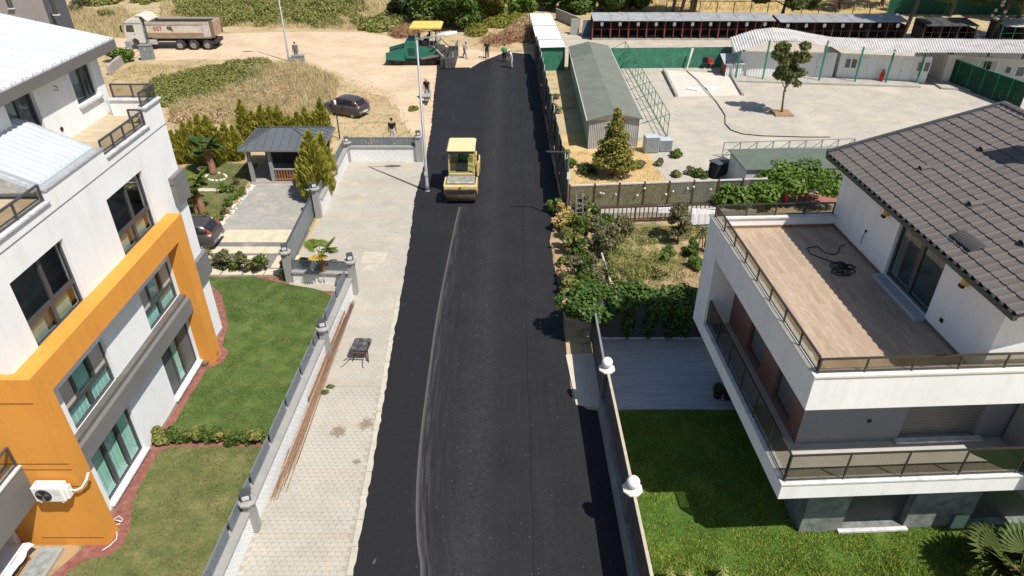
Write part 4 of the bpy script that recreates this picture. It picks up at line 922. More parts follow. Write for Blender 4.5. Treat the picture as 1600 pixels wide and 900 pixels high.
MB().loft([[(rwx(y)-.04, y, 1.95), (rwx(y)+.05, y, 1.95), (rwx(y)+.05, y, 2.02), (rwx(y)-.04, y, 2.02)] for y in (ya, yb)]).obj('top_rail', M('cream_rail', (.46, .40, .30), .6, .15, 4.), RW, True)
def globe(y, label):
    x = rwx(y)-.02
    T = thing('globe_lamp', label, 'lamp', (x, y, 0), 0, 'white globe lamps on the roadside wall')
    MB().box(-.13, .13, -.16, .16, 0, 1.98).obj('pillar', M('dark_pillar', (.12, .12, .125), .7), T)
    MB().loft([[(r*math.cos(k*math.pi/4+.39), r*math.sin(k*math.pi/4+.39), z) for k in range(8)] for r, z in ((.27, 1.98), (.31, 2.0), (.31, 2.05), (.26, 2.08))]).obj('cap_stone', M('cap_marble', (.62, .59, .52), .5, .15, 6.), T)
    MB().lathe([(.06, 2.08), (.06, 2.14)], 10).obj('lamp_neck', white, T)
    MB().lathe([(.2*math.sin(a), 2.32-.2*math.cos(a)) for a in np.linspace(.02, math.pi-.02, 14)], 20).obj('globe', M('opal_globe', (.80, .79, .76), .3, .02, spec=.5), T)
globe(14.0, 'white globe lamp on the wall pillar beside the sunlit grass'); globe(19.6, 'white globe lamp on the wall pillar beside the grey patio')
# gate frame and dark retaining wall under the vine
GW = thing('patio_wall', 'dark grey wall at the back of the patio under the vine', 'wall', (9, 24.2, 0))
MB().box(3.6, 14, 24.1, 24.3, 0, 1.9).obj('wall_face', M('dark_render', (.075, .075, .08), .85, .15), GW, True)
MB().box(3.6, 14, 24.04, 24.098, .05, .12).obj('skirting', marble, GW, True)
SG = thing('side_gate', 'dark sheet gate with a pale top rail leading to the patio', 'gate', (3.45, 20, 0))
MB().box(3.42, 3.46, 19.9, 23.9, .08, 1.85).obj('gate_leaf', M('dark_gate_sheet', (.06, .058, .056), .6, .15), SG, True)
MB().box(3.40, 3.48, 19.9, 24.0, 1.852, 1.91).obj('top_rail', steel, SG, True)
MB().box(3.38, 3.5, 23.9, 24.05, 0, 1.85).obj('gate_post', dgrey, SG, True)
# ============================================================ BACKGROUND RIGHT: YARD, SHEDS, KENNELS
def corr(a, b, c, d, waves, amp, mb=None, seg=4, bend=None, nrow=1):
    """corrugated sheet: a->b runs across the waves, a->d along them (quad a,b,c,d)"""
    mb = mb or MB(); a, b, c, d = map(Vector, (a, b, c, d)); n = waves*seg; rows = []
    nn = (b-a).cross(d-a).normalized(); nn = nn if nn.z >= 0 else -nn
    for j in range(nrow+1):
        row = []
        for i in range(n+1):
            f = i/n; p = a.lerp(d, j/nrow).lerp(b.lerp(c, j/nrow), f)+nn*amp*math.cos(2*math.pi*i/seg)
            if bend: p = p+bend(f, j/nrow)
            row.append(p)
        rows.append(row)
    return mb.loft(rows, False, False)
m_rib = M('corrugated_zinc', (.44, .45, .45), .5, .2, 1.2, metal=.2, bump=.1, dirt=(.33, .27, .21), dirtk=.5)
m_ribw = M('white_corrugated', (.66, .66, .65), .55, .12, 1., bump=.1, dirt=(.45, .42, .38), dirtk=.5)
m_asb = M('weathered_corrugated', (.60, .575, .55), .8, .14, .8, bump=.2, dirt=(.36, .31, .28), dirtk=.6)
def meshnet(name, c, s=16., cover=.75, aniso=(1, 1)):
    if name in _M: return _M[name]
    t = NT(name); t.set(.85, 0, .15); sp = t.sep(); cx = t.new('ShaderNodeCombineXYZ')
    t.l(t.math('MULTIPLY', t.math('ADD', sp[0], sp[1]), aniso[0]), cx.inputs[0]); t.l(t.math('MULTIPLY', sp[2], aniso[1]), cx.inputs[1])
    k = t.noise(s, 3, .6, cx.outputs[0]); t.col(t.ramp(t.noise(1.3, 4, .7), [(.3, sc(c, .7)), (.7, sc(c, 1.25))]))
    tr = t.new('ShaderNodeBsdfTransparent'); mx = t.new('ShaderNodeMixShader'); t.l(t.math('GREATER_THAN', k, .3+cover*.4), mx.inputs[0])
    t.l(t.b.outputs[0], mx.inputs[1]); t.l(tr.outputs[0], mx.inputs[2]); t.l(mx.outputs[0], t.out.inputs[0]); _M[name] = t.m; return t.m
m_net = meshnet('green_shade_net', (.045, .17, .11), 16., .9)
m_net2 = meshnet('dark_green_net', (.012, .055, .033), 16., .95)
m_net3 = meshnet('khaki_net', (.075, .088, .058), 60., .72)
# ---- roadside fence of old sheets
FN = thing('sheet_fence', 'tall patched fence of dark sheets and green net along the far asphalt edge', 'fence', (3, 37, 0))
F0, F1 = Vector((3.1, 36.6, 0)), Vector((2.3, 71.5, 0)); n = 16
m_fs = M('old_fence_sheet', (.085, .085, .08), .8, .35, 1.3, dirt=(.2, .18, .15), dirtk=.5)
random.seed(5)
for i in range(n):
    a, b = F0.lerp(F1, i/n), F0.lerp(F1, (i+1)/n); h0 = 2.5+random.uniform(-.15, .2); w = random.uniform(-.06, .06)
    corr(a+Vector((w, .02, 0)), b+Vector((w, -.02, 0)), b+Vector((w+.05, -.02, h0)), a+Vector((w-.03, .02, h0+random.uniform(-.08, .08))), 12, .025).obj('fence_sheet', m_fs, FN, True)
    MB().tube([a+Vector((.12, 0, 0)), a+Vector((.12, 0, 2.9))], .035, 6).obj('post', steel, FN, True)
    MB().loft([[a+Vector((.16, 0, .05)), b+Vector((.16, 0, .05))], [a+Vector((.16, 0, 2.45)), b+Vector((.16, 0, 2.45))]], False, False).obj('net', m_net, FN, True)
# ---- long shed
S0, S1, S2, S3 = G(917, 188, 2.2), G(1005, 185, 2.2), G(951, 71, 2.2), G(888, 73, 2.2)
LS = thing('long_shed', 'long low shed with a grey-green felt roof and ribbed metal walls', 'shed', ((S0.x+S1.x)/2, S0.y, 0))
m_felt = M('grey_green_felt', (.155, .165, .135), .9, .12, .8, bump=.3, dirt=(.22, .21, .18), dirtk=.35)
rn, rf = (S0+S1)/2+Vector((0, 0, .42)), (S2+S3)/2+Vector((0, 0, .42))
ed = Vector((0, 0, -.09))
for (p, q, r_, s_) in ((S0, rn, rf, S3), (rn, S1, S2, rf)):
    MB().loft([[p, q, q+ed, p+ed], [s_, r_, r_+ed, s_+ed]]).obj('roof_slope', m_felt, LS, True)
# felt strips laid across the far end
for i in range(3):
    a, b = .80+i*.07, .86+i*.07
    up = Vector((0, 0, .015))
    MB().add([S3.lerp(S0, 1-a)+up, rf.lerp(rn, 1-a)+up, rf.lerp(rn, 1-b)+up, S3.lerp(S0, 1-b)+up], [(0, 1, 2, 3)]).obj('felt_strip', M('felt_strip', (.13, .15, .12), .9, .3, 5.), LS, True)
ins = .22; sd = Vector((1, 0, 0))
for k, (p, q) in enumerate(((S0+sd*ins+Vector((0, .25, 0)), S3+sd*ins), (S1-sd*ins+Vector((0, .25, 0)), S2-sd*ins))):
    corr((p.x, p.y, 0), (q.x, q.y, 0), (q.x, q.y, 2.12), (p.x, p.y, 2.12), 70, .025).obj('side_wall', M('grey_ribbed_wall', (.33, .35, .35), .6, .15, 1., dirt=(.2, .2, .18), dirtk=.4), LS, True)
p, q = S0+Vector((ins, .25, 0)), S1+Vector((-ins, .25, 0))
corr((p.x, p.y, 0), (q.x, q.y, 0), (q.x, q.y, 2.2), (p.x, p.y, 2.2), 26, .025).obj('end_wall', m_rib, LS, True)
MB().add([(p.x, p.y-.01, 2.1), (q.x, q.y-.01, 2.1), (rn.x, p.y-.01, 2.52)], [(0, 1, 2)]).obj('gable', m_rib, LS, True)
# white gutter line
for (p, q) in ((S0, S3), (S1, S2)): MB().bar(p+Vector((0, 0, -.02)), q+Vector((0, 0, -.02)), .08, .06).obj('gutter', M('gutter_grey', (.4, .4, .38), .6), LS, True)
# ---- dog runs beside the shed
DR = thing('dog_run', 'row of green steel mesh dog runs beside the long shed', 'cage', tuple(G(1000, 150)))
E0, E1 = G(1042, 214, 0), G(975, 93, 0); I0, I1 = S1+Vector((.1, .3, -2.2)), S2+Vector((.1, 0, -2.2)); hh = 1.75
net = meshnet('cage_mesh', (.10, .17, .13), 40., -.12); drg = M('muted_green_steel', (.055, .17, .12), .6, .2, 3.)
for i in range(9):
    f = i/8; a, b = E0.lerp(E1, f), I0.lerp(I1, f)
    MB().bar((a.x, a.y, 0), (a.x, a.y, hh), .05).obj('post', drg, DR, True)
    MB().bar((a.x, a.y, hh), (b.x, b.y, hh), .04).obj('cross_rail', drg, DR, True)
    MB().loft([[(a.x, a.y, 0), (b.x, b.y, 0)], [(a.x, a.y, hh), (b.x, b.y, hh)]], False, False).obj('mesh_divider', net, DR, True)
    if i < 8:
        c = E0.lerp(E1, f+1/8); m_ = a.lerp(c, .5)
        MB().bar((m_.x, m_.y, 0), (m_.x, m_.y, hh), .035).obj('door_post', drg, DR, True)
        MB().loft([[(a.x, a.y, .02), (c.x, c.y, .02)], [(a.x, a.y, hh), (c.x, c.y, hh)]], False, False).obj('mesh_panel', net, DR, True)
for z in (.08, .9, hh): MB().bar((E0.x, E0.y, z), (E1.x, E1.y, z), .04).obj('long_rail', drg, DR, True)
# steel cabinets at the near end of the runs
for i, (u, v, w, h, l) in enumerate(((1018, 240, 1.0, 1.2, 'grey steel cabinet at the end of the dog runs'), (1040, 238, .9, .9, 'lower pale steel cabinet beside the taller grey one'))):
    p = G(u, v); C_ = thing('steel_cabinet', l, 'cabinet', (p.x, p.y, 0), .1)
    MB().bev(-w/2, w/2, 0, .7, .05, h, .02).obj('casing', M('pale_blue_steel', (.42, .47, .50), .45, .12, 3.), C_); MB().box(-w/2+.04, -.01, -.012, .002, .1, h-.05).obj('door', steel, C_); MB().box(.01, w/2-.04, -.012, .002, .1, h-.05).obj('door', steel, C_)
# ---- white roof lean-to
q = [G(828, 22, 2.2), G(861, 22, 2.2), G(884, 74, 2.2), G(841, 75, 2.2)]
WS = thing('white_roof_shed', 'narrow lean-to shed with a patched white sheet roof', 'shed', (4.2, 70, 0))
for i in range(5):
    a, b = i/5, (i+1)/5; z = Vector((0, 0, .03*(i % 2)))
    corr(q[3].lerp(q[0], a)+z, q[3].lerp(q[0], b+.01)+z, q[2].lerp(q[1], b+.01)+z, q[2].lerp(q[1], a)+z, 6, .03).obj('roof_sheet', m_ribw, WS, True)
MB().loft([[(q[3].x+.1, q[3].y+.2, 0), (q[2].x-.1, q[2].y+.2, 0)], [(q[3].x+.1, q[3].y+.2, 2.15), (q[2].x-.1, q[2].y+.2, 2.15)]], False, False).obj('front_net', m_net, WS, True)
MB().loft([[(q[2].x-.1, q[2].y+.2, 0), (q[1].x-.1, q[1].y, 0)], [(q[2].x-.1, q[2].y+.2, 2.15), (q[1].x-.1, q[1].y, 2.15)]], False, False).obj('side_wall', m_fs, WS, True)
for c in q: MB().bar((c.x*.985, c.y+.1, 0), (c.x*.985, c.y+.1, 2.17), .07).obj('post', brownm, WS, True)
# ---- green net wall
NW = thing('net_fence', 'long fence covered with green shade net behind the concrete ramp', 'fence', (14, 68.5, 0))
n = 9; a0, a1 = G(888, 108), G(1160, 105)
for i in range(n):
    a, b = a0.lerp(a1, i/n), a0.lerp(a1, (i+1)/n)
    MB().loft([[(a.x, a.y, .03), (b.x, b.y, .03)], [(a.x, a.y, 1.95), (b.x, b.y, 1.95)]], False, False).obj('net_panel', m_net, NW, True)
    MB().tube([(a.x, a.y+.06, 0), (a.x, a.y+.06, 2.0)], .035, 6).obj('post', greensteel, NW, True)
p = G(1072, 108); bo = MB().loft([[(0, 0, 0), (.12, 0, 0), (.5, .1, 1.95), (.3, .1, 1.98)], [(0, .06, 0), (.12, .06, 0), (.5, .16, 1.95), (.3, .16, 1.98)]]).obj('leaning_board', m_ribw)
bo.location = (p.x, p.y-.05, 0); tag(bo, 'pale board leaning upright against the green net fence', 'board')
# ---- kennel row with corrugated roof
def kennels(label, u0, u1, vb, vt, nbay, red, roofm, signs=True):
    a, b = G(u0, vb), G(u1, vb); hz = PY(u0, vt, a.y+1.4).z
    K = thing('kennel_row', label, 'kennel', (a.x, a.y, 0))
    y0, y1 = a.y, a.y+2.6; hf, hb = hz-.25, hz+.05
    MB().box(a.x, b.x, y1-.1, y1, 0, hb-.05).obj('back_wall', M('kennel_dark_wall', (.06, .05, .045), .9, .3), K, True)
    MB().box(a.x, b.x, y0+.02, y0+.25, 0, .18).obj('kerb', concrete, K, True)
    for i in range(nbay+1):
        x = a.x+(b.x-a.x)*i/nbay
        MB().bar((x, y0+.1, 0), (x, y0+.1, hf), .11).obj('post', red, K, True)
        MB().box(x-.03, x+.03, y0+.15, y1-.1, 0, hf-.4).obj('partition', M('kennel_dark_wall'), K, True)
        if i < nbay:
            w = (b.x-a.x)/nbay; xm = x+w/2
            MB().bar((xm, y0+.1, .1), (xm, y0+.1, hf-.1), .06).obj('door_post', red, K, True)
            for z in (.12, hf*.55): MB().bar((x, y0+.1, z), (x+w, y0+.1, z), .045).obj('rail', red, K, True)
            MB().loft([[(x, y0+.11, .1), (x+w, y0+.11, .1)], [(x, y0+.11, hf-.1), (x+w, y0+.11, hf-.1)]], False, False).obj('mesh', meshnet('kennel_mesh', (.05, .04, .035), 30., -.1), K, True)
            if signs: MB().box(xm-.16, xm+.16, y0+.03, y0+.045, hf-.6, hf-.22).obj('sign', M('paper_sign', (.7, .7, .68), .7), K, True)
            corr((x-.02, y0-.35, hf), (x+w+.02, y0-.35, hf), (x+w+.02, y1+.2, hb), (x-.02, y1+.2, hb), max(4, int(w/.2)), .03).obj('roof_sheet', roofm, K, True)
    return K
kennels('long kennel row with red oxide posts and white signs under a zinc roof', 925, 1205, 63, 24, 10, redsteel, m_rib)
kennels('dark kennel row with zinc roof behind the wavy canopy', 1212, 1410, 66, 26, 7, brownm, m_rib)
kennels('short dark kennel with a brown roof between the tree trunks', 1440, 1520, 64, 32, 3, brownm, m_fs, False)
kennels('kennel with a pale brown sheet roof at the end of the rows', 1560, 1640, 66, 33, 2, greensteel, m_asb, False)
a, b = G(1385, 22), G(1660, 24); NF = thing('net_fence', 'dark green net fence under the pines behind the kennels', 'fence', tuple(a))
for i in range(6):
    p, q_ = a.lerp(b, i/6), a.lerp(b, (i+1)/6)
    MB().loft([[p, q_], [p+Vector((0, 0, 2.2)), q_+Vector((0, 0, 2.2))]], False, False).obj('net_panel', M('green_tarp', (.01, .07, .04), .8), NF, True); MB().bar(p, p+Vector((0, 0, 2.3)), .07).obj('post', greensteel, NF, True)
a, b = G(1040, 20), G(1385, 22); WF = thing('wire_fence', 'low rusty frame fence in front of the golden field', 'fence', tuple(a))
for i in range(13):
    p, q_ = a.lerp(b, i/13), a.lerp(b, (i+1)/13)
    MB().bar(p, p+Vector((0, 0, 1.5)), .09).obj('post', brownm, WF, True); MB().bar(p+Vector((0, 0, 1.45)), q_+Vector((0, 0, 1.45)), .07).obj('top_rail', brownm, WF, True)
    MB().loft([[p, q_], [p+Vector((0, 0, 1.4)), q_+Vector((0, 0, 1.4))]], False, False).obj('wire_mesh', meshnet('wire', (.15, .11, .07), 30., -.35), WF, True)
# two doors leaning by the end of the kennels
for i, (u, v, c) in enumerate(((897, 55, (.20, .21, .17)), (915, 58, (.10, .12, .15)))):
    p = G(u, v); o = MB().loft([[(-.5, 0, 0), (.5, 0, 0), (.5, .04, 0), (-.5, .04, 0)], [(-.3, .75, 1.7), (.7, .75, 1.7), (.7, .79, 1.7), (-.3, .79, 1.7)]]).obj('old_door', M('panel%d' % i, c, .7)); o.location = p
    tag(o, ['old khaki door leaning beside the kennel row', 'old dark blue door leaning beside the khaki one'][i], 'door')
a, b = G(868, 30), G(905, 46); tag(MB().loft([[(a.x, a.y, 0), (b.x, b.y, 0)], [(a.x, a.y, 1.3), (b.x, b.y, 1.3)]], False, False).obj('low_wall', concrete), 'low grey concrete wall behind the white roof shed', 'wall')
bpy.data.objects['low_wall'].modifiers.new('thick', 'SOLIDIFY').thickness = .15
# ---- concrete ramp with two white blocks and a hose
P = [G(1037, 112), G(1140, 118), G(1160, 150), G(1057, 152)]
RP = thing('concrete_ramp', 'pale concrete ramp slab with raised side kerbs in the courtyard', 'ramp', tuple((P[0]+P[2])/2))
MB().loft([[(p.x, p.y, -.02) for p in P], [(p.x, p.y, .05 if i > 1 else .16) for i, p in enumerate(P)]]).obj('slab', M('ramp_concrete', (.54, .50, .43), .9, .1, 1.), RP, True)
for i, (a, b) in enumerate(((P[0], P[3]), (P[1], P[2]))): MB().bar((a.x, a.y, .2), (b.x, b.y, .1), .22, .3).obj('side_kerb', concrete, RP, True)
for i, (u, v) in enumerate(((1083, 140), (1112, 139))):
    p = G(u, v, .08); o = MB().bev(-.5, .5, -.28, .28, 0, .14, .02).obj('white_block', white); o.location = p; o.rotation_euler = (0, 0, -.5+.6*i)
    tag(o, ['white block lying askew on the concrete ramp near its kerb', 'flat white block lying in the middle of the concrete ramp'][i], 'block')
hz_ = [G(u, v, .05+.15*(v < 150)) for u, v in ((1072, 110), (1090, 125), (1105, 142), (1120, 160), (1133, 180), (1133, 193), (1142, 203), (1160, 209), (1190, 212), (1260, 214), (1310, 214))]
sm_ = []
for i in range(len(hz_)-1):
    for k in range(4): sm_.append(hz_[i].lerp(hz_[i+1], k/4))
tag(MB().tube(sm_, .035, 5).obj('garden_hose', black), 'long black hose winding across the ramp and courtyard paving', 'hose')
# ---- canopy building with wavy roof
yb_ = G(1300, 126).y
CB = thing('office_hut_row', 'row of white cabins under a long wavy corrugated canopy on green posts', 'building', (21, 64, 0))
top = [(1137, 60), (1160, 52), (1180, 46), (1208, 43), (1230, 45), (1260, 51), (1300, 58), (1350, 60), (1400, 60), (1460, 60), (1520, 61), (1600, 62), (1680, 63)]
bot = [(1147, 82), (1170, 76), (1190, 69), (1212, 64), (1240, 64), (1275, 68), (1310, 75), (1350, 80), (1380, 82), (1440, 82), (1520, 82), (1600, 83), (1680, 84)]
ca_, cb_ = G(1145, 124), G(1600, 150)
def fy(u): return np.interp(u, [1145, 1280, 1430, 1600, 1700], [64.3, 63.8, 62.4, 60.0, 58.8])
rows = []
us = np.arange(1140, 1681, 2.0)
mbr = MB()
for k, u in enumerate(us):
    vt = np.interp(u, [p[0] for p in top], [p[1] for p in top]); vb = np.interp(u+8, [p[0] for p in bot], [p[1] for p in bot])
    y = fy(u); a = PY(u, vt, y+4.2); b = PY(u+8, vb, y-.2); w = .045*(1 if k % 2 else -1)
    rows.append([a+Vector((0, 0, w)), b+Vector((0, 0, w))])
mbr.loft(rows, False, False); mbr.obj('wavy_roof', m_asb, CB, True)
def cabin(u0, u1, doors, wins):
    x0, x1 = PY(u0, 120, fy(u0)+.9).x, PY(u1, 120, fy(u1)+.9).x; y0, y1 = fy(u0)+.9, fy(u1)+.9
    T = []
    a, b = Vector((x0, y0, 0)), Vector((x1, y1, 0))
    corr(a, b, b+Vector((0, 0, 2.35)), a+Vector((0, 0, 2.35)), int((b-a).length/.24), .012).obj('cabin_wall', M('cabin_white', (.66, .66, .64), .6, .06, 1.), CB, True)
    for e in (a, b): MB().loft([[e, e+Vector((0, 3, 0))], [e+Vector((0, 0, 2.35)), e+Vector((0, 3, 2.35))]], False, False).obj('cabin_side', M('cabin_white'), CB, True)
    d = (b-a).normalized(); nn = Vector((d.y, -d.x, 0))
    def B(s0, s1, z0, z1, o0, o1, name, m, par=CB):
        P_ = [a+d*s0+nn*o0, a+d*s1+nn*o0, a+d*s1+nn*o1, a+d*s0+nn*o1]
        return MB().loft([[p+Vector((0, 0, z0)) for p in P_], [p+Vector((0, 0, z1)) for p in P_]]).obj(name, m, par, True)
    Ln = (b-a).length
    for f in doors: D = B(Ln*f-.45, Ln*f+.45, .1, 2.05, .01, .05, 'door', M('door_white', (.62, .62, .60), .5, .08)); B(Ln*f-.4, Ln*f-.34, 1.0, 1.1, .05, .08, 'handle', dgrey, D)
    for f in wins:
        Wn = B(Ln*f-.55, Ln*f+.55, 1.0, 1.95, .01, .05, 'window', white)
        for k in (-1, 1): B(Ln*f+k*.27-.21, Ln*f+k*.27+.21, 1.08, 1.87, .05, .06, 'pane', M('cabin_glass', (.10, .11, .11), .15, .2, spec=.6), Wn)
cabin(1152, 1300, [.86], []); cabin(1306, 1448, [.27, .75], [.13, .93])
# far cabin with the open door
x0, x1 = PY(1470, 120, 63.5).x, PY(1680, 120, 60.5).x
a, b = Vector((x0, 63.3, 0)), Vector((x1, 60.2, 0)); d = (b-a).normalized(); Ln = (b-a).length
def seg(s0, s1, z0, z1, name, m, off=0., t_=.1):
    nn = Vector((d.y, -d.x, 0)); P_ = [a+d*s0+nn*off, a+d*s1+nn*off, a+d*s1+nn*(off-t_), a+d*s0+nn*(off-t_)]
    return MB().loft([[p+Vector((0, 0, z0)) for p in P_], [p+Vector((0, 0, z1)) for p in P_]]).obj(name, m, CB, True)
crm = M('cabin_cream', (.58, .54, .49), .7, .06, 1.)
du = [(PY(u, 110, 62).x-x0)/d.x for u in (1533, 1556, 1582, 1600)]
seg(0, du[0], 0, 2.5, 'cabin_wall', crm); seg(du[1], Ln, 0, 2.5, 'cabin_wall', crm); seg(du[0], du[1], 2.15, 2.5, 'lintel', crm)
seg(du[0]-.1, du[0], 0, 2.2, 'door_frame', white, .03, .1); seg(du[1], du[1]+.1, 0, 2.2, 'door_frame', white, .03, .1)
MB().box(x0, x1, 66, 66.1, 0, 2.6).obj('room_back', interior, CB, True)
seg(du[2], du[2]+1.6, 1.0, 1.95, 'window', white, .04, .05); seg(du[2]+.1, du[2]+.72, 1.08, 1.87, 'pane', M('cabin_glass'), .06, .02); seg(du[2]+.86, du[2]+1.5, 1.08, 1.87, 'pane', M('cabin_glass'), .06, .02)
seg(du[1]+.85, du[1]+1.15, 1.3, 1.75, 'meter_box', dgrey, .12, .12)
MB().loft([[(x0, 63.3, 0), (x0, 67, 0)], [(x0, 63.3, 2.5), (x0, 67, 2.5)]], False, False).obj('cabin_side', crm, CB, True)
MB().prism([(20.6, 63.4), (36.6, 61.6), (37.5, 66), (20.6, 66)], -.05, .15, 'z').obj('threshold', concrete, CB, True)
MB().prism([(38.2, 61.2), (47, 58.8), (47, 66), (38.5, 66)], -.05, .15, 'z').obj('threshold', concrete, CB, True)
for u, vt, vb in ((1150, 82, 124), (1200, 68, 126), (1288, 68, 128), (1344, 78, 130), (1392, 82, 131), (1440, 82, 132), (1490, 83, 116), (1541, 83, 120), (1589, 83, 136)):
    bq = G(u-9 if u > 1190 else u-1, vb); y = bq.y; tq = PY(u, vt, y)
    MB().bar((bq.x, y, 0), (bq.x+.0, y, tq.z+.25), .12).obj('canopy_post', greensteel, CB, True)
# small hut, chairs, extinguisher
p = G(1132, 122); HT = thing('small_hut', 'small grey hut with a sloping sheet roof beside the canopy', 'shed', (p.x, p.y, 0))
corr((0, 0, 0), (1.5, -.1, 0), (1.5, -.1, 1.3), (0, 0, 1.3), 8, .02).obj('front_wall', m_ribw, HT); MB().box(-.02, .03, 0, 1.6, 0, 1.5).obj('side_wall', M('hut_wood', (.22, .10, .05), .8), HT)
MB().loft([[(-.25, -.15, 1.28), (1.6, -.25, 1.28), (1.6, -.25, 1.33), (-.25, -.15, 1.33)], [(-.25, 1.8, 1.75), (1.6, 1.8, 1.75), (1.6, 1.8, 1.8), (-.25, 1.8, 1.8)]]).obj('roof', m_rib, HT)
def chair(u, v, m, label, rz):
    p = G(u, v); C_ = thing('chair', label, 'chair', (p.x, p.y, 0), rz)
    MB().bev(-.24, .24, -.24, .24, .44, .52, .03).obj('seat', m, C_); MB().bev(-.24, .24, .2, .27, .55, 1.0, .03).obj('backrest', m, C_)
    for sx in (-.2, .2):
        for sy in (-.2, .2): MB().bar((sx, sy, 0), (sx, sy, .45), .035).obj('leg', dgrey, C_)
        MB().bar((sx, .22, .45), (sx, .24, .7), .035).obj('back_support', dgrey, C_)
chair(1110, 107, M('red_fabric', (.45, .03, .035), .7), 'red office chair in front of the green net', .3); chair(1100, 107, black, 'black office chair beside the red one', -.3)
p = G(1119, 104); o = MB().loft([[(-.2, 0, 0), (.2, 0, 0), (.2, .1, 0), (-.2, .1, 0)], [(.2, .4, 1.5), (.5, .4, 1.4), (.5, .5, 1.4), (.2, .5, 1.5)]]).obj('red_board', M('red_fabric')); o.location = p; tag(o, 'narrow red board leaning against the small hut', 'board')
p = G(1375, 129); FE = thing('fire_extinguisher', 'large red fire extinguisher standing before the white cabins', 'extinguisher', (p.x, p.y, .0))
MB().lathe([(.13, 0), (.17, .06), (.17, .85), (.11, 1.0), (.04, 1.05), (.04, 1.15)], 14).obj('cylinder', M('signal_red', (.50, .025, .02), .4), FE); MB().tube([(0, 0, 1.12), (.2, 0, 1.05), (.22, 0, .5)], .025, 6).obj('hose', black, FE); MB().bar((-.1, 0, 1.16), (.14, 0, 1.18), .04).obj('handle', black, FE)
# green sheet fence
a, b = G(1471, 126), G(1592, 172); GF = thing('green_fence', 'dark green netted fence panels running out from the white cabins', 'fence', tuple(a))
for i in range(6):
    p, q_ = a.lerp(b, i/6), a.lerp(b, (i+1)/6)
    MB().loft([[p, q_], [p+Vector((0, 0, 2.1)), q_+Vector((0, 0, 2.1))]], False, False).obj('panel', m_net2, GF, True)
    f = MB(); f.bar(p, p+Vector((0, 0, 2.15)), .07); f.bar(p+Vector((0, 0, 2.12)), q_+Vector((0, 0, 2.12)), .06); f.obj('panel_frame', greensteel, GF, True)
# low frame fence at the courtyard's near edge + low green roofed shed
a, b = G(1128, 246), G(1330, 240)
YF = thing('yard_railing', 'low grey-green steel railing along the near edge of the courtyard', 'fence', tuple(a))
for i in range(9):
    p, q_ = a.lerp(b, i/8), a.lerp(b, (i+1)/8); MB().bar(p, p+Vector((0, 0, 1.1)), .06).obj('post', steel, YF, True)
    if i < 8:
        for z in (1.08, .55): MB().bar(p+Vector((0, 0, z)), q_+Vector((0, 0, z)), .05).obj('rail', steel, YF, True)
        MB().bar(p+Vector((0, 0, .1)), q_+Vector((0, 0, 1.05)), .03).obj('brace', greensteel, YF, True)
zs = 1.6; q = [G(1165, 265, zs), G(1320, 262, zs), G(1320, 231, zs+.35), G(1138, 233, zs+.35)]
LSH = thing('low_shed', 'low shed with green mineral felt roof and pale walls', 'shed', (q[0].x, q[0].y, 0))
MB().loft([[p-Vector((0, 0, .07)) for p in q], q]).obj('roof', M('green_felt', (.10, .125, .10), .9, .15, 2., bump=.3), LSH, True)
MB().loft([[(q[0].x+.15, q[0].y+.15, 0), (q[1].x, q[1].y+.15, 0)], [(q[0].x+.15, q[0].y+.15, zs-.07), (q[1].x, q[1].y+.15, zs-.07)]], False, False).obj('front_wall', M('pale_shed_wall', (.55, .57, .58), .7), LSH, True)
MB().add([(q[0].x+.15, q[0].y+.15, 0), (q[3].x+.15, q[3].y-.15, 0), (q[3].x+.15, q[3].y-.15, zs+.26), (q[0].x+.15, q[0].y+.15, zs-.07)], [(0, 1, 2, 3)]).obj('side_wall', M('pale_shed_wall'), LSH, True)
# dark container heap beside it
p = G(1120, 276); WB = thing('wheeled_bin', 'black wheeled bin tipped over beside the low shed', 'bin', (p.x, p.y, .05), .5)
MB().loft([[(-.5, -.3, 0), (.5, -.3, .1), (.5, .3, .1), (-.5, .3, 0)], [(-.45, -.4, .85), (.75, -.4, 1.0), (.75, .4, 1.0), (-.45, .4, .85)]]).obj('bin_body', black, WB); MB().bev(-.5, .8, -.45, .45, .95, 1.05, .03).obj('lid', M('grey_lid', (.07, .08, .09), .5), WB)
for s_ in (-1, 1): MB().lathe([(.12, -.04), (.12, .04)], 12, (-.3, s_*.34, .12), 'y').obj('wheel', black, WB)
# ---- garden fences
a, b = G(888, 334), G(1190, 322)
MF = thing('net_screen', 'khaki garden screen of shade net on brown posts', 'fence', tuple(a))
for i in range(8):
    p, q_ = a.lerp(b, i/8), a.lerp(b, (i+1)/8); MB().bar(p, p+Vector((0, 0, 1.85)), .10).obj('post', brownm, MF, True)
    MB().loft([[p, q_], [p+Vector((0, 0, 1.75)), q_+Vector((0, 0, 1.75))]], False, False).obj('net_panel', m_net3, MF, True); MB().bar(p+Vector((0, 0, 1.78)), q_+Vector((0, 0, 1.78)), .08).obj('top_rail', m_asb, MF, True)
random.seed(9)
for i in range(11):
    f = random.uniform(.15, .95); p = a.lerp(b, f)+Vector((0, -.12, random.uniform(1.0, 1.6))); o = MB().lathe([(.02, -.06), (.07, -.03), (.06, .05), (.02, .08)], 8).obj('tin_can', M('tin_white', (.6, .57, .5), .5)); o.location = p
    o.rotation_euler = (random.uniform(-1, 1), random.uniform(-1, 1), 0); tag(o, 'small pale tin hung on the khaki garden screen', 'tin', 'tins hung on the screen')
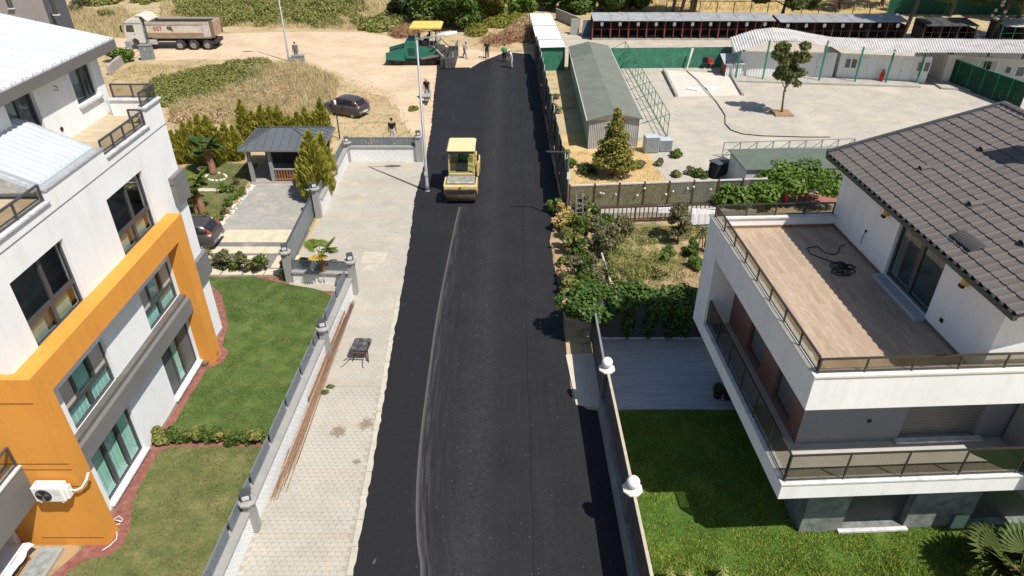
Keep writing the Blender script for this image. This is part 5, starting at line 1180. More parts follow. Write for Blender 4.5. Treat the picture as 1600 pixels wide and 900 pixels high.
# beds of concrete edging behind the picket rail
a, b = G(930, 349), G(1105, 343)
MB().loft([[(a.x-2, a.y+.6, 0), (b.x+3, b.y+.6, 0), (b.x+3, b.y+1.4, 0), (a.x-2, a.y+1.4, 0)], [(a.x-2, a.y+.6, .3), (b.x+3, b.y+.6, .3), (b.x+3, b.y+1.4, .3), (a.x-2, a.y+1.4, .3)]]).obj('garden_path', concrete)['kind'] = 'structure'
PR = thing('picket_rail', 'brown wooden picket rail between the garden and the net screen', 'fence', tuple(a))
n = 26
for i in range(n+1):
    p = a.lerp(b, i/n); MB().bar(p, p+Vector((0, 0, .95)), .09 if i % 9 == 0 else .05).obj('picket', brownm, PR, True)
MB().bar(a+Vector((0, 0, .97)), b+Vector((0, 0, .97)), .12, .07).obj('top_rail', brownm, PR, True); MB().bar(a+Vector((0, 0, .1)), b+Vector((0, 0, .1)), .06).obj('bottom_rail', brownm, PR, True)
def cloth(pos, d, w, front, back, m, name, label, cat):
    mb = MB(); n = 12; rows = []
    for t_, (o, z) in enumerate(((-.06, -front), (-.05, -front*.66), (-.04, -front*.33), (-.02, -.02), (0, .01), (.02, -.02), (.06, -back))):
        rows.append([Vector(pos)+d*(w*(i/n-.5)*(1+.02*t_))+Vector((d.y, -d.x, 0))*-(o-.03*abs(math.sin(i*1.1))*(1 if t_ < 3 else -1))+Vector((0, 0, z+.015*math.sin(i*2.7))) for i in range(n+1)])
    o = mb.loft(rows, False, False, False).obj(name, m); o.modifiers.new('t', 'SOLIDIFY').thickness = .008; tag(o, label, cat)
wcl = M('white_linen', (.68, .68, .70), .9, .08, 3.)
d = (b-a).normalized(); cloth(a.lerp(b, .60)+Vector((0, 0, 1.0)), d, .75, .45, .3, wcl, 'towel', 'small white towel hung over the brown picket rail', 'towel')
p = G(1098, 352); cloth((p.x, p.y, 1.05), d, 1.45, .95, .5, wcl, 'bed_sheet', 'large white bed sheet hung beside the picket rail', 'sheet'); 
DRK = thing('drying_rack', 'thin steel drying rack under the white bed sheet', 'rack', (p.x, p.y, 0))
for s_ in (-.8, .8):
    MB().tube([(s_, -.25, 0), (s_, 0, 1.05)], .015, 6).obj('leg', steel, DRK); MB().tube([(s_, .25, 0), (s_, 0, 1.05)], .015, 6).obj('leg', steel, DRK)
MB().tube([(-.85, 0, 1.04), (.85, 0, 1.04)], .015, 6).obj('rail', steel, DRK)
p = G(1112, 331, .5); o = MB().lathe([(.28*math.sin(x), -.28*math.cos(x)) for x in np.linspace(.02, math.pi-.02, 10)], 14).obj('blue_ball', M('blue_plastic', (.08, .2, .45), .4)); o.location = (p.x, p.y, .285); tag(o, 'blue ball behind the white bed sheet', 'ball')
# plant ladder and swing frame in the garden
p, q_ = G(905, 362), G(902, 318, 0); LD = thing('ladder', 'thin pale ladder standing among the roadside shrubs', 'ladder', (p.x, p.y, 0), .1)
for s_ in (-.22, .22): MB().bar((s_, 0, 0), (s_*.8, .5, 2.1), .045).obj('rail', steel, LD)
for k in range(7): f = (k+1)/8; MB().bar((-.21, .5*f, 2.1*f), (.21, .5*f, 2.1*f), .035).obj('rung', steel, LD)
p = G(1092, 395); SWG = thing('swing_frame', 'small black A-frame stand with a pale bundle by the white balcony', 'stand', (p.x, p.y, 0), .2)
for s_ in (-.4, .4): MB().tube([(s_, -.45, 0), (0, 0, 1.5)], .025, 6).obj('leg', black, SWG); MB().tube([(s_, .45, 0), (0, 0, 1.5)], .025, 6).obj('leg', black, SWG)
MB().tube([(0, 0, 1.5), (.9, .1, 1.65)], .025, 6).obj('arm', M('teal_paint', (.15, .35, .33), .5), SWG); MB().lathe([(.05, 0), (.22, .15), (.2, .5), (.04, .65)], 10, (.45, 0, .15)).obj('bundle', M('pink_cloth', (.50, .28, .22), .9, .3, 5.), SWG)
# lean camera-side sign post on the fence and lamp arm
p = G(884, 345); PO = thing('thin_post', 'thin grey post with a cross arm beside the patched fence', 'post', (p.x, p.y, 0))
MB().tube([(0, 0, 0), (0, 0, 4.2)], .05, 8).obj('pole', dgrey, PO); MB().bar((.05, 0, 4.15), (-1.25, 0, 4.2), .06).obj('arm', dgrey, PO); MB().box(-.05, .12, -.07, -.03, 2.6, 3.0).obj('meter_box', white, PO)
# red canopy tile patch and red umbrella below the vine
q = [G(1240, 318), G(1312, 318), G(1312, 303), G(1250, 303)]
sheet('red_tile_patch', [(p.x, p.y) for p in q], .02, stripes('red_tile', (.30, .13, .10), (.15, .06, .05), 1, .35, .12, .8))
p = G(1226, 318); o = MB().lathe([(.02, 0), (.16, .2), (.12, 1.0), (.02, 1.5)], 8).obj('folded_umbrella', M('red_fabric')); o.location = (p.x, p.y, 0); tag(o, 'folded red umbrella standing under the vine', 'umbrella')
# ============================================================ PAVILION, POLES, CABINETS (left background)
zt = 2.35
q = [G(371, 234, zt), G(487, 234, zt), G(512, 198, zt), G(397, 198, zt)]
# hip roof pavilion: eaves rectangle from its front corners
x0, x1, y0 = q[0].x, -11.85, q[0].y; y1 = y0+4.0
r0, r1 = PY(425, 199, y0+2.0), PY(457, 199, y0+2.0)
zr_ = r0.z
PV = thing('garden_pavilion', 'open garden pavilion with a grey standing-seam hip roof', 'pavilion', ((x0+x1)/2, y0, 0))
m_seam = M('grey_seam_metal', (.125, .135, .145), .45, .08, 1., metal=.2, spec=.5)
A, B_, C_, D_ = Vector((x0, y0, zt)), Vector((x1, y0, zt)), Vector((x1, y1, zt)), Vector((x0, y1, zt)); Ra, Rb = Vector((r0.x, y0+2, zr_)), Vector((r1.x, y0+2, zr_))
rf_ = MB().add([A, B_, C_, D_, Ra, Rb], [(0, 1, 5, 4), (1, 2, 5), (2, 3, 4, 5), (3, 0, 4)]).obj('roof', m_seam, PV, True)
def seams(p, q, r, s, n):
    """standing seams on quad p,q (eave) r,s (ridge), run straight up the slope"""
    nn = (q-p).cross(s-p).normalized(); nn = nn if nn.z > 0 else -nn; e = (q-p); L_ = e.length; e = e.normalized(); up = nn.cross(e); up = up if up.z > 0 else -up
    a = (s-p).dot(e); b = (r-p).dot(e); H_ = (s-p).dot(up)
    for i in range(1, n):
        t_ = L_*i/n; h = H_*min(1, t_/a if a > 0 and t_ < a else 1, (L_-t_)/(L_-b) if L_-b > 1e-6 and t_ > b else 1)
        c = p+e*t_; MB().bar(c+nn*.02, c+up*h+nn*.02, .03, .05, nn).obj('seam', M('dark_seam', (.09, .10, .11), .5), rf_, True)
seams(A, B_, Rb, Ra, 10); seams(D_, A, Ra, Ra, 8); seams(B_, C_, Rb, Rb, 8)
for p_, q_ in ((A, Ra), (B_, Rb), (C_, Rb), (D_, Ra), (Ra, Rb)): MB().bar(p_+Vector((0, 0, .03)), q_+Vector((0, 0, .03)), .10, .06).obj('hip_cap', M('dark_seam'), rf_, True)
for p_, q_ in ((A, B_), (B_, C_), (C_, D_), (D_, A)): MB().bar(p_+Vector((0, 0, -.06)), q_+Vector((0, 0, -.06)), .12, .12).obj('fascia', midgrey, rf_, True)
pg = M('pavilion_grey', (.27, .265, .26), .8, .1)
for (x, y) in ((x0+.45, y0+.4), (x0+1.75, y0+.4), (x1-.5, y0+.4), (x0+.45, y1-.4), (x1-.5, y1-.4)): MB().box(x-.11, x+.11, y-.11, y+.11, 0, zt-.05).obj('post', pg, PV, True)
MB().box(x0+.4, x1-.4, y1-.55, y1-.45, 0, zt-.1).obj('back_wall', M('pavilion_back', (.07, .06, .055), .85, .2), PV, True)
MB().box(x0+.3, x1-.3, y0+.2, y1-.2, 0, .08).obj('floor', M('pavilion_floor', (.34, .31, .27), .8), PV, True)
xa, xb = x0+1.86, x1-.6
MB().box(xa, xb, y0+.34, y0+.46, .85, .93).obj('railing_cap', pg, PV, True); MB().box(xa, xb, y0+.36, y0+.44, .18, .24).obj('railing_base', wood, PV, True)
for i in range(15): x = xa+.1+(xb-xa-.2)*i/14; MB().box(x-.035, x+.035, y0+.37, y0+.43, .24, .85).obj('baluster', wood, PV, True)
MB().box(xa+1.2, xb-.3, y1-1.6, y1-.9, .08, .75).obj('counter', M('dark_wood', (.11, .06, .04), .6), PV, True)
# items by the pavilion
p = G(475, 288); JB = thing('garden_barrow', 'dark garden barrow loaded with tools beside the pavilion', 'barrow', (p.x, p.y, .016), .4)
MB().loft([[(-.3, -.2, .3), (.3, -.2, .3), (.3, .2, .3), (-.3, .2, .3)], [(-.5, -.35, .6), (.5, -.35, .6), (.5, .35, .6), (-.5, .35, .6)]]).obj('tray', black, JB); MB().lathe([(.17, -.04), (.17, .04)], 12, (.45, 0, .17), 'y').obj('wheel', black, JB)
for s_ in (-.25, .25): MB().bar((-.2, s_, 0), (-.1, s_, .35), .04).obj('leg', dgrey, JB); MB().tube([(.3, s_, .35), (-.9, s_, .62)], .02, 6).obj('handle', wood, JB)
MB().bar((.1, 0, .6), (.0, .3, 1.5), .04).obj('tool_shaft', white, JB)
# garden lamp post behind the wall
p = G(531, 217); GL = thing('garden_lamp', 'slim black garden lamp post behind the lacy fence', 'lamp', (p.x, p.y, 0))
MB().tube([(0, 0, 0), (0, 0, 2.55)], .045, 8).obj('pole', black, GL); MB().lathe([(.06, 2.55), (.10, 2.6), (.09, 2.85), (.02, 2.92)], 10).obj('lamp_head', white, GL)
# street lamps
def street_lamp(u, v, h, label, arm):
    p = G(u, v); T = thing('street_lamp', label, 'street lamp', (p.x, p.y, 0))
    MB().tube([(0, 0, 0), (0, 0, .5), (0, 0, .52), (0, 0, h)], [.13, .12, .10, .055], 12).obj('pole', steel, T); MB().lathe([(.17, 0), (.17, .06), (.13, .1)], 12).obj('base_plate', steel, T)
    MB().tube([(0, 0, h-.05), (0, 0, h), (arm*.5, 0, h+.12), (arm, 0, h+.26)], .04, 8).obj('arm', steel, T)
    MB().loft([[(arm-.15, y*.1, h+.20+z) for y, z in ((-1, 0), (1, 0), (1, .08), (-1, .08))], [(arm+.35, y*.19, h+.26+z) for y, z in ((-1, 0), (1, 0), (.8, .13), (-.8, .13))], [(arm+.95, y*.13, h+.36+z) for y, z in ((-1, 0), (1, 0), (.7, .09), (-.7, .09))]]).obj('lamp_head', M('lamp_head_white', (.66, .67, .66), .5), T)
    MB().box(-.11, .11, -.115, -.09, 1.1, 1.35).obj('hatch', M('pole_label', (.5, .5, .48), .6), T)
street_lamp(668, 299, PY(650, 62, G(668, 299).y).z, 'tall grey street lamp at the asphalt edge beside the roller', 1.3)
p = G(452, 96); street_lamp(452, 96, 9.2, 'tall grey lamp pole beside the small cabinet on the dirt track', -1.4)
# electrical cabinets
def ecab(u, v, w, d_, h, label):
    p = G(u, v); T = thing('electrical_cabinet', label, 'cabinet', (p.x, p.y, 0), .12)
    cg = M('cabinet_grey', (.20, .225, .24), .5, .1, 2.); MB().box(-w/2-.03, w/2+.03, -.03, d_+.03, 0, .14).obj('plinth', concrete, T); MB().bev(-w/2, w/2, 0, d_, .14, h, .015).obj('casing', cg, T); MB().bev(-w/2-.05, w/2+.05, -.06, d_+.05, h+.001, h+.06, .02).obj('roof', cg, T)
    MB().box(-w/2+.04, w/2-.04, -.012, .002, .2, h-.05).obj('door', cg, T); MB().box(-.08, .08, -.02, -.012, h-.4, h-.25).obj('warning_plate', M('yellow_plate', (.55, .42, .05), .5), T); MB().box(w/2-.12, w/2-.08, -.03, -.012, h*.5, h*.62).obj('handle', black, T)
ecab(231, 95, 1.15, .7, 1.45, 'grey electrical cabinet with a yellow plate near the white tipper'); ecab(466, 98, 1.2, .6, .6, 'low grey cabinet at the foot of the far lamp pole')
# boundary stub wall with shrub near the first cabinet
a, b = G(172, 118), G(206, 88); SWL = thing('stub_wall', 'short grey stone wall running under the green shrub behind the apartment block', 'wall', tuple(a))
MB().bar(a+Vector((0, 0, .45)), b+Vector((0, 0, .45)), .3, .9).obj('wall_face', concrete, SWL, True); MB().bar(b, b+Vector((0, 0, 1.5)), .4).obj('end_post', m_cop, SWL, True)
a, b = G(203, 98), G(212, 92); tag(MB().bar(a+Vector((0, 0, .6)), G(222, 86)+Vector((0, 0, .6)), .06).obj('steel_rail', steel), 'thin steel rail between the stone wall and the electrical cabinet', 'rail')
# ---- wheelbarrow upside down on the pavement
p = G(567, 556, .02); WBW = thing('wheelbarrow', 'black tar-stained wheelbarrow standing on the pale pavement', 'wheelbarrow', (p.x, p.y, .03), -.05)
wbm = M('tarry_tray', (.05, .05, .052), .6, .5, 7., bump=.5, dirt=(.34, .34, .34), dirtk=.7)
def rr_(w, y0, y1, z, c=.1): return [(-w+c, y0, z), (w-c, y0, z), (w, y0+c, z), (w, y1-c, z), (w-c, y1, z), (-w+c, y1, z), (-w, y1-c, z), (-w, y0+c, z)]
MB().loft([rr_(.2, -.2, .25, .28), rr_(.36, -.38, .44, .56), rr_(.38, -.40, .46, .58), rr_(.35, -.37, .43, .57), rr_(.22, -.22, .27, .40)]).obj('tray', wbm, WBW)
tub = M('rusty_tube', (.10, .05, .035), .7)
for s_ in (-1, 1):
    MB().tube([(s_*.12, .55, .22), (s_*.25, -.1, .34), (s_*.28, -.5, .46), (s_*.42, -.95, .52), (s_*.5, -1.0, .52)], .022, 6).obj('handle', tub, WBW)
    MB().tube([(s_*.24, -.15, .3), (s_*.34, -.42, .0), (s_*.2, .1, .28)], .018, 6).obj('leg', tub, WBW)
MB().bar((-.3, -.46, .5), (.3, -.46, .5), .05, .06).obj('cross_bar', M('red_brown_bar', (.12, .05, .035), .7), WBW); MB().lathe([(.06, -.04), (.17, -.03), (.17, .03), (.06, .04)], 14, (0, .45, .17), 'x').obj('wheel', black, WBW)
# weed on the pavement
for (u, v, l) in ((517, 606, 'small weed growing between the pavers beside the rods'), (508, 615, 'tiny weed beside the larger one on the pavers')):
    p = G(u, v); V, F = leaves([((0, 0, .06), (.16, .12, .06))], 60, .06, 2.5, 1.2); o = npmesh('weed', V, F, Mleaf('leaf_weed', (.10, .13, .04))); o.location = (p.x, p.y, .03); tag(o, l, 'weed')
# ============================================================ VEHICLES
def wheel(T, c, r, w, rim=steel, name='wheel', axis='y', sgn=1):
    m_ = MB(); P_ = [(r*.60, -w/2), (r*.92, -w/2), (r, -w*.32), (r, w*.32), (r*.92, w/2), (r*.60, w/2), (r*.58, 0), (r*.60, -w/2)]; rings = []
    def pt(rr, h, a): x, y = rr*math.cos(a), rr*math.sin(a); return (c[0]+x, c[1]-h, c[2]+y) if axis == 'y' else (c[0]+h, c[1]+x, c[2]+y)
    m_.loft([[pt(rr, h, 2*math.pi*k/24) for k in range(24)] for rr, h in P_], True, False, True); t_ = m_.obj(name, M('tyre', (.028, .027, .026), .85, .2, 5., dirt=(.16, .13, .10), dirtk=.5), T)
    e = -sgn if axis == 'y' else sgn
    mr = MB(); mr.loft([[pt(rr, e*h, 2*math.pi*k/24) for k in range(24)] for rr, h in ((r*.62, w*.5), (r*.56, w*.5), (r*.52, w*.28), (r*.26, w*.30), (r*.2, w*.48), (r*.001, w*.48))], True, False); mr.obj('rim', rim, t_)
    for k in range(6):
        a = k*math.pi/3; mr = MB(); mr.loft([[pt(r*.38+.06*r*math.cos(q), e*(w*.32), a+.14*math.sin(q)) for q in np.linspace(0, 2*math.pi, 7)[:-1]], [pt(r*.38+.05*r*math.cos(q), e*(w*.33), a+.12*math.sin(q)) for q in np.linspace(0, 2*math.pi, 7)[:-1]]]); mr.obj('rim_hole', black, t_)
    return t_
# ---- tandem roller
RO = thing('road_roller', 'yellow tandem road roller with glazed cab on the fresh asphalt', 'road roller', (-3.05, 39.75, .045))
yel = M('roller_yellow', (.60, .46, .18), .5, .12, 2., dirt=(.30, .20, .09), dirtk=.35)
drum = M('drum_steel', (.13, .105, .085), .45, .3, 3., metal=.3)
for y in (-1.7, 1.7):
    d_ = MB().lathe([(.50, -.87), (.60, -.87), (.62, -.85), (.62, .85), (.60, .87), (.50, .87)], 40, (0, y, .62), 'x').obj('drum', drum, RO)
    for s in (-1, 1): MB().lathe([(.05, -.03), (.44, -.03), (.44, .03), (.05, .03)], 20, (s*.80, y, .62), 'x').obj('drum_web', black, d_)
    sgn = -1 if y < 0 else 1
    for s in (-1, 1): MB().prism([(y-.62, .95), (y-.2, .45), (y+.2, .45), (y+.62, .95), (y+.62, 1.28), (y-.62, 1.28)], s*.89, s*.99, 'x').obj('drum_fork', yel, RO)
    f = y+sgn*.66
    MB().bev(-.97, .97, f-.13, f+.13, 1.06, 1.30, .03).obj('bumper_beam', yel, RO)
    MB().bev(-.92, .92, f+sgn*.02-.06, f+sgn*.02+.06, .96, 1.04, .01).obj('scraper', M('scraper_rust', (.30, .22, .17), .6, .3, 5.), RO)
    for s in (-1, 1): MB().bev(s*.62-.13, s*.62+.13, f+sgn*.13-.01, f+sgn*.13+.02, 1.12, 1.25, .01).obj('headlight', M('lamp_clear', (.5, .48, .42), .2, .2, spec=.7), RO)
    MB().lathe([(.05, -.03), (.07, .0), (.05, .04)], 10, (0, f+sgn*.16, 1.2), 'y').obj('tow_hook', M('hook_red', (.25, .04, .03), .5), RO)
MB().bev(-.84, .84, -2.15, -1.12, 1.24, 1.40, .04).obj('tank_cover', M('worn_plate', (.42, .41, .37), .35, .35, 4., metal=.3, dirt=(.25, .18, .1), dirtk=.6), RO)
MB().box(-.78, .78, -1.08, .95, .65, 1.25).obj('chassis', M('chassis_black', (.03, .03, .03), .7), RO)
MB().bev(-.80, .80, 1.0, 2.25, 1.0, 1.72, .08).obj('engine_hood', yel, RO)
cabm = RO
c0, c1, d0, d1 = -.76, .76, -.72, 1.0
for x in (c0, c1):
    for y in (d0, .15, d1): MB().bar((x, y, 1.25), (x*.96, y*.97, 2.75), .08).obj('cab_pillar', yel, RO)
MB().bev(c0-.02, c1+.02, d0-.04, d1, 1.22, 1.36, .02).obj('cab_sill', yel, RO)
MB().bev(c0-.08, c1+.08, d0-.22, d1+.12, 2.78, 2.95, .06).obj('cab_roof', M('roof_cream_yellow', (.62, .53, .29), .5, .05, 1.), RO)
MB().bar((c0, d0-.16, 2.72), (c1, d0-.16, 2.72), .1, .08).obj('light_bar', black, RO)
for s in (-1, 1): MB().lathe([(.07, -.05), (.08, .04), (.05, .06)], 10, (s*.4, d0-.24, 2.7), 'y').obj('work_light', black, RO)
gl_cab = Mglass('cab_glass', (.86, .90, .88), .0)
for (x0, x1, y0, y1, n_) in ((c0+.04, c1-.04, d0-.01, d0+.005, 'windscreen'), (c0+.04, c1-.04, d1-.005, d1+.01, 'rear_window')): MB().box(x0, x1, y0, y1, 1.38, 2.72).obj(n_, gl_cab, RO)
for s in (c0, c1): MB().box(s-.008, s+.008, d0+.05, d1-.05, 1.38, 2.72).obj('side_window', gl_cab, RO)
MB().bev(-.3, .3, .25, .75, 1.35, 1.75, .05).obj('seat', black, RO); MB().bev(-.3, .3, .7, .85, 1.7, 2.35, .05).obj('seat_back', black, RO)
MB().bev(-.35, .35, -.5, -.2, 1.36, 1.85, .05).obj('console', black, RO)
for s in (-1, 1): MB().bar((s*.8, d0, 2.5), (s*1.0, d0-.1, 2.45), .03).obj('mirror_arm', black, RO); MB().bev(s*1.0-.06, s*1.0+.06, d0-.16, d0-.1, 2.25, 2.6, .01).obj('mirror', black, RO)
MB().bev(.86, 1.0, -.2, .5, .9, 1.9, .05).obj('side_box', yel, RO)
# ---- asphalt paver (front to the left)
pp = G(660, 106); PA = thing('asphalt_paver', 'green asphalt paver with a yellow canopy at the end of the new mat', 'asphalt paver', (-8.9, 70.2, 0))
grn = M('paver_green', (.012, .165, .112), .5, .2, 2., dirt=(.09, .10, .08), dirtk=.5); dk = M('paver_dark', (.05, .05, .048), .7, .3, 4., dirt=(.16, .14, .12), dirtk=.4)
for s in (-1, 1):
    yy = s*1.22
    MB().prism([(-3.45, .62), (-1.62, .50), (-1.55, 1.75), (-3.45, 1.25)], yy-.05, yy+.05, 'y').obj('hopper_wing', grn, PA)
    MB().prism([(-1.5, .75), (.9, .75), (1.5, 1.35), (1.5, 1.65), (.2, 1.85), (-.4, 1.95), (-.5, 2.35), (-1.45, 2.35), (-1.62, 1.8)], yy-.06, yy+.06, 'y').obj('side_panel', grn, PA)
    for k in range(6): MB().box(-1.25, -.55, yy-.075, yy+.075, 1.05+k*.12, 1.11+k*.12).obj('louvre', black, PA)
    MB().box(-1.1, -.5, yy-.07, yy+.07, 2.05, 2.15).obj('stripe', dgrey, PA)
    MB().prism([(-2.7, .05), (1.2, .05), (1.5, .35), (1.2, .68), (-2.6, .68), (-2.95, .35)], s*.75-.2, s*.75+.2, 'y').obj('track', M('track_rubber', (.045, .04, .036), .85, .3, 5.), PA)
    for k in range(5): MB().lathe([(.22, -.22), (.22, .22)], 14, (-2.4+k*.85, s*.76, .32), 'y').obj('track_roller', dk, PA)
    MB().bar((.0, yy+s*.1, .75), (2.3, yy+s*.1, 1.15), .14, .2).obj('tow_arm', M('arm_tan', (.20, .17, .13), .6), PA)
MB().box(-3.4, -1.6, -1.2, 1.2, .5, .7).obj('hopper_floor', dk, PA); MB().box(-3.5, -3.3, -1.1, 1.1, .35, .7).obj('push_roller', dk, PA)
hp = MB(); n = 9
hp.loft([[(-3.2+2.3*i/n, -1.12+2.24*j/n, .75+1.0*math.sin(math.pi*(.1+.8*j/n))*(.5+.5*i/n)+random.uniform(-.05, .05)) for j in range(n+1)] for i in range(n+1)], False, False, True).obj('asphalt_load', M('loose_asphalt', (.018, .017, .017), .9, .3, 9., bump=.8), PA)
MB().box(-1.5, 1.3, -1.12, 1.12, .7, 1.75).obj('engine_body', dk, PA); MB().bev(-1.5, -.45, -1.1, 1.1, 1.76, 2.3, .06).obj('engine_hood', grn, PA)
MB().box(-.4, 1.6, -1.2, 1.2, 1.76, 1.86).obj('platform', dk, PA)
for s in (-1, 1):
    MB().bev(.1, .7, s*.8-.25, s*.8+.25, 1.86, 2.35, .05).obj('seat', black, PA); MB().bev(.65, .8, s*.8-.25, s*.8+.25, 2.3, 2.9, .05).obj('seat_back', black, PA); MB().bev(-.45, -.2, s*.8-.3, s*.8+.3, 1.9, 2.7, .05).obj('console', M('console_grey', (.25, .26, .25), .5), PA)
for x in (-.45, 1.75):
    for s in (-1, 1): MB().bar((x, s*1.1, 1.8), (x*.97, s*1.1, 3.55), .07).obj('canopy_post', M('post_grey', (.25, .27, .28), .5), PA)
MB().loft([[(-.95, -1.35, 3.5), (2.1, -1.35, 3.5), (2.1, 1.35, 3.5), (-.95, 1.35, 3.5)], [(-.95, -1.35, 3.66), (2.1, -1.35, 3.66), (2.1, 1.35, 3.66), (-.95, 1.35, 3.66)], [(-.75, -1.1, 3.78), (1.9, -1.1, 3.78), (1.9, 1.1, 3.78), (-.75, 1.1, 3.78)]]).obj('canopy', M('canopy_yellow', (.66, .47, .11), .5, .08, 1.), PA)
MB().bev(1.95, 2.45, -2.3, 2.3, .12, 1.0, .04).obj('auger_box', dk, PA); MB().bev(2.5, 3.35, -2.4, 2.4, .06, .62, .04).obj('screed', dk, PA); MB().bev(2.9, 3.4, -2.2, 2.2, .64, .74, .02).obj('walkway', M('grating', (.12, .11, .10), .7), PA)
for s in (-1, 1): MB().bev(2.4, 3.4, s*2.4-.05, s*2.4+.05, .1, 1.1, .02).obj('end_plate', M('endplate_grey', (.085, .08, .075), .6, .4, 4., dirt=(.2, .19, .17), dirtk=.5), PA); MB().bar((3.1, s*2.3, .7), (3.2, s*2.3, 1.6), .08).obj('control_stand', M('stand_grey', (.3, .3, .29), .5), PA)
for k in range(5): MB().tube([(3.38, -2.2+k*1.1, .7), (3.38, -2.2+k*1.1, 1.7)], .03, 6).obj('guard_post', dk, PA)
MB().tube([(3.38, -2.2, 1.7), (3.38, 2.2, 1.7)], .03, 6).obj('guard_rail', dk, PA)
MB().tube([(1.3, .9, 1.8), (1.35, .9, 2.9)], .06, 8).obj('exhaust', black, PA)
MB().bev(1.3, 2.2, -1.15, 1.15, .6, 1.55, .08).obj('conveyor_housing', dk, PA)
for s in (-1, 1):
    MB().tube([(.9, s*1.3, 1.4), (1.8, s*1.35, 2.0), (2.6, s*1.5, 1.2)], .05, 6).obj('hydraulic_hose', black, PA); MB().bar((1.2, s*1.15, 1.9), (2.3, s*1.6, .9), .12).obj('lift_cylinder', M('stand_grey'), PA)
    for x in (.9, 1.3, 1.7): MB().tube([(x, s*1.2, 1.86), (x, s*1.2, 2.75)], .025, 6).obj('platform_post', M('stand_grey'), PA)
    MB().tube([(-.3, s*1.2, 2.75), (1.7, s*1.2, 2.75)], .025, 6).obj('platform_rail', M('stand_grey'), PA)
# ---- tipper truck (front to the left)
TR = thing('tipper_truck', 'dirty white four-axle tipper truck numbered 507 on the dirt track', 'truck', (-40.75, 76.6, 0))
tw = M('truck_white', (.62, .60, .55), .5, .08, 1.2, dirt=(.42, .36, .28), dirtk=.4); td = M('tipper_dirty', (.60, .555, .47), .7, .12, 1.2, dirt=(.40, .30, .20), dirtk=.6)
hw = 1.24; fl_ = M('frame_dark', (.045, .04, .036), .8, .3)
cabp = [(0.05, .55), (.0, 1.3), (.12, 2.3), (.45, 2.95), (1.3, 3.12), (1.95, 3.12), (2.0, .95), (2.0, .75), (1.35, .75), (1.30, 1.05), (.95, 1.25), (.6, 1.05), (.52, .55)]
CABO = MB().prism(cabp[:1]+cabp[1:], -hw, hw, 'y').obj('cab', tw, TR)
MB().loft([[(.5, -hw+.1, 2.97), (.5, hw-.1, 2.97), (.5, hw-.1, 3.0), (.5, -hw+.1, 3.0)], [(1.9, -hw+.05, 3.1), (1.9, hw-.05, 3.1), (1.9, hw-.15, 3.62), (1.9, -hw+.15, 3.62)]]).obj('roof_deflector', tw, CABO)
for s in (-1, 1):
    y = s*(hw+.006)
    MB().prism([(.28, 1.85), (.40, 2.55), (1.12, 2.55), (1.12, 1.85)], y-.01, y+.01, 'y').obj('side_window', M('truck_glass', (.06, .05, .04), .12, .3, spec=.7), CABO)
    d_ = MB().prism([(.16, .95), (.22, 1.78), (.3, 2.62), (1.2, 2.62), (1.24, 1.2), (.95, 1.3), (.6, 1.12)], y-.004, y+.004, 'y').obj('door', tw, CABO); MB().box(1.0, 1.15, y-.02, y+.02, 1.6, 1.66).obj('handle', black, d_)
    MB().box(.05, 2.0, y-.004, y+.012, 2.64, 2.76).obj('trim_band', M('band_grey', (.25, .26, .27), .5), CABO)
    MB().box(.05, .5, y-.02, y+.03, .55, .62).obj('step', dgrey, CABO); MB().box(.05, .5, y-.02, y+.03, .78, .84).obj('step', dgrey, CABO)
    MB().bar((.15, y, 2.5), (-.1, y+s*.2, 2.45), .05).obj('mirror_arm', black, CABO); MB().box(-.15, -.05, y+s*.1, y+s*.3, 1.9, 2.5).obj('mirror', black, CABO)
MB().prism([(.045, 1.72), (.14, 2.45), (.16, 2.45), (.03, 1.72)], -hw+.12, hw-.12, 'y').obj('windscreen', M('truck_glass'), CABO)
MB().box(-.06, .1, -hw, hw, .45, .95).obj('bumper', tw, TR); MB().box(.9, 9.3, -.45, .45, .75, 1.1).obj('chassis', fl_, TR)
MB().bev(2.1, 3.1, -hw+.05, -.6, .55, 1.05, .05).obj('fuel_tank', M('tank_alu', (.42, .40, .37), .5, .2, 3.), TR)
for s in (-1, 1):
    for x, st in ((1.55, 1), (5.55, 0), (6.98, 0), (8.45, 0)):
        wheel(TR, (x, s*(hw-.19), .52), .52, .32, M('rim_grey', (.30, .28, .26), .6, .25, 4.), sgn=s)
BED = MB(); x0, x1 = 2.45, 9.1
def side(s):
    return MB().loft([[(x0, s*1.05, 1.25), (x0, s*1.25, 1.55), (x0, s*1.25, 2.75), (x0, s*1.19, 2.75), (x0, s*1.17, 1.6), (x0, s*.97, 1.32)], [(x1, s*1.05, 1.25), (x1, s*1.25, 1.55), (x1, s*1.25, 2.75), (x1, s*1.19, 2.75), (x1, s*1.17, 1.6), (x1, s*.97, 1.32)]])
for s in (-1, 1):
    sd_ = side(s).obj('side_board', td, TR); y = s*1.25
    MB().box(x0-.02, x1, y-.08 if s > 0 else y-.05, y+.05 if s > 0 else y+.08, 2.60, 2.86).obj('top_rail', M('rail_taupe', (.45, .40, .34), .7, .15, 2.), sd_)
    MB().box(x0, x1-.1, min(y, y+s*.025), max(y, y+s*.025), 1.58, 1.78).obj('rust_stripe', M('rust_stripe', (.36, .22, .10), .8, .25, 3.), sd_)
    MB().box(x0+.3, x1-.1, s*1.06-.04, s*1.06+.06 , 1.18, 1.42).obj('lower_rail', tw, sd_)
    MB().box(8.35, 9.1, min(y, y+s*.04), max(y, y+s*.04), 1.4, 2.6).obj('rear_pillar', M('pillar_spotted', (.55, .53, .50), .7, .3, 6., dirt=(.3, .2, .13), dirtk=.6), sd_)
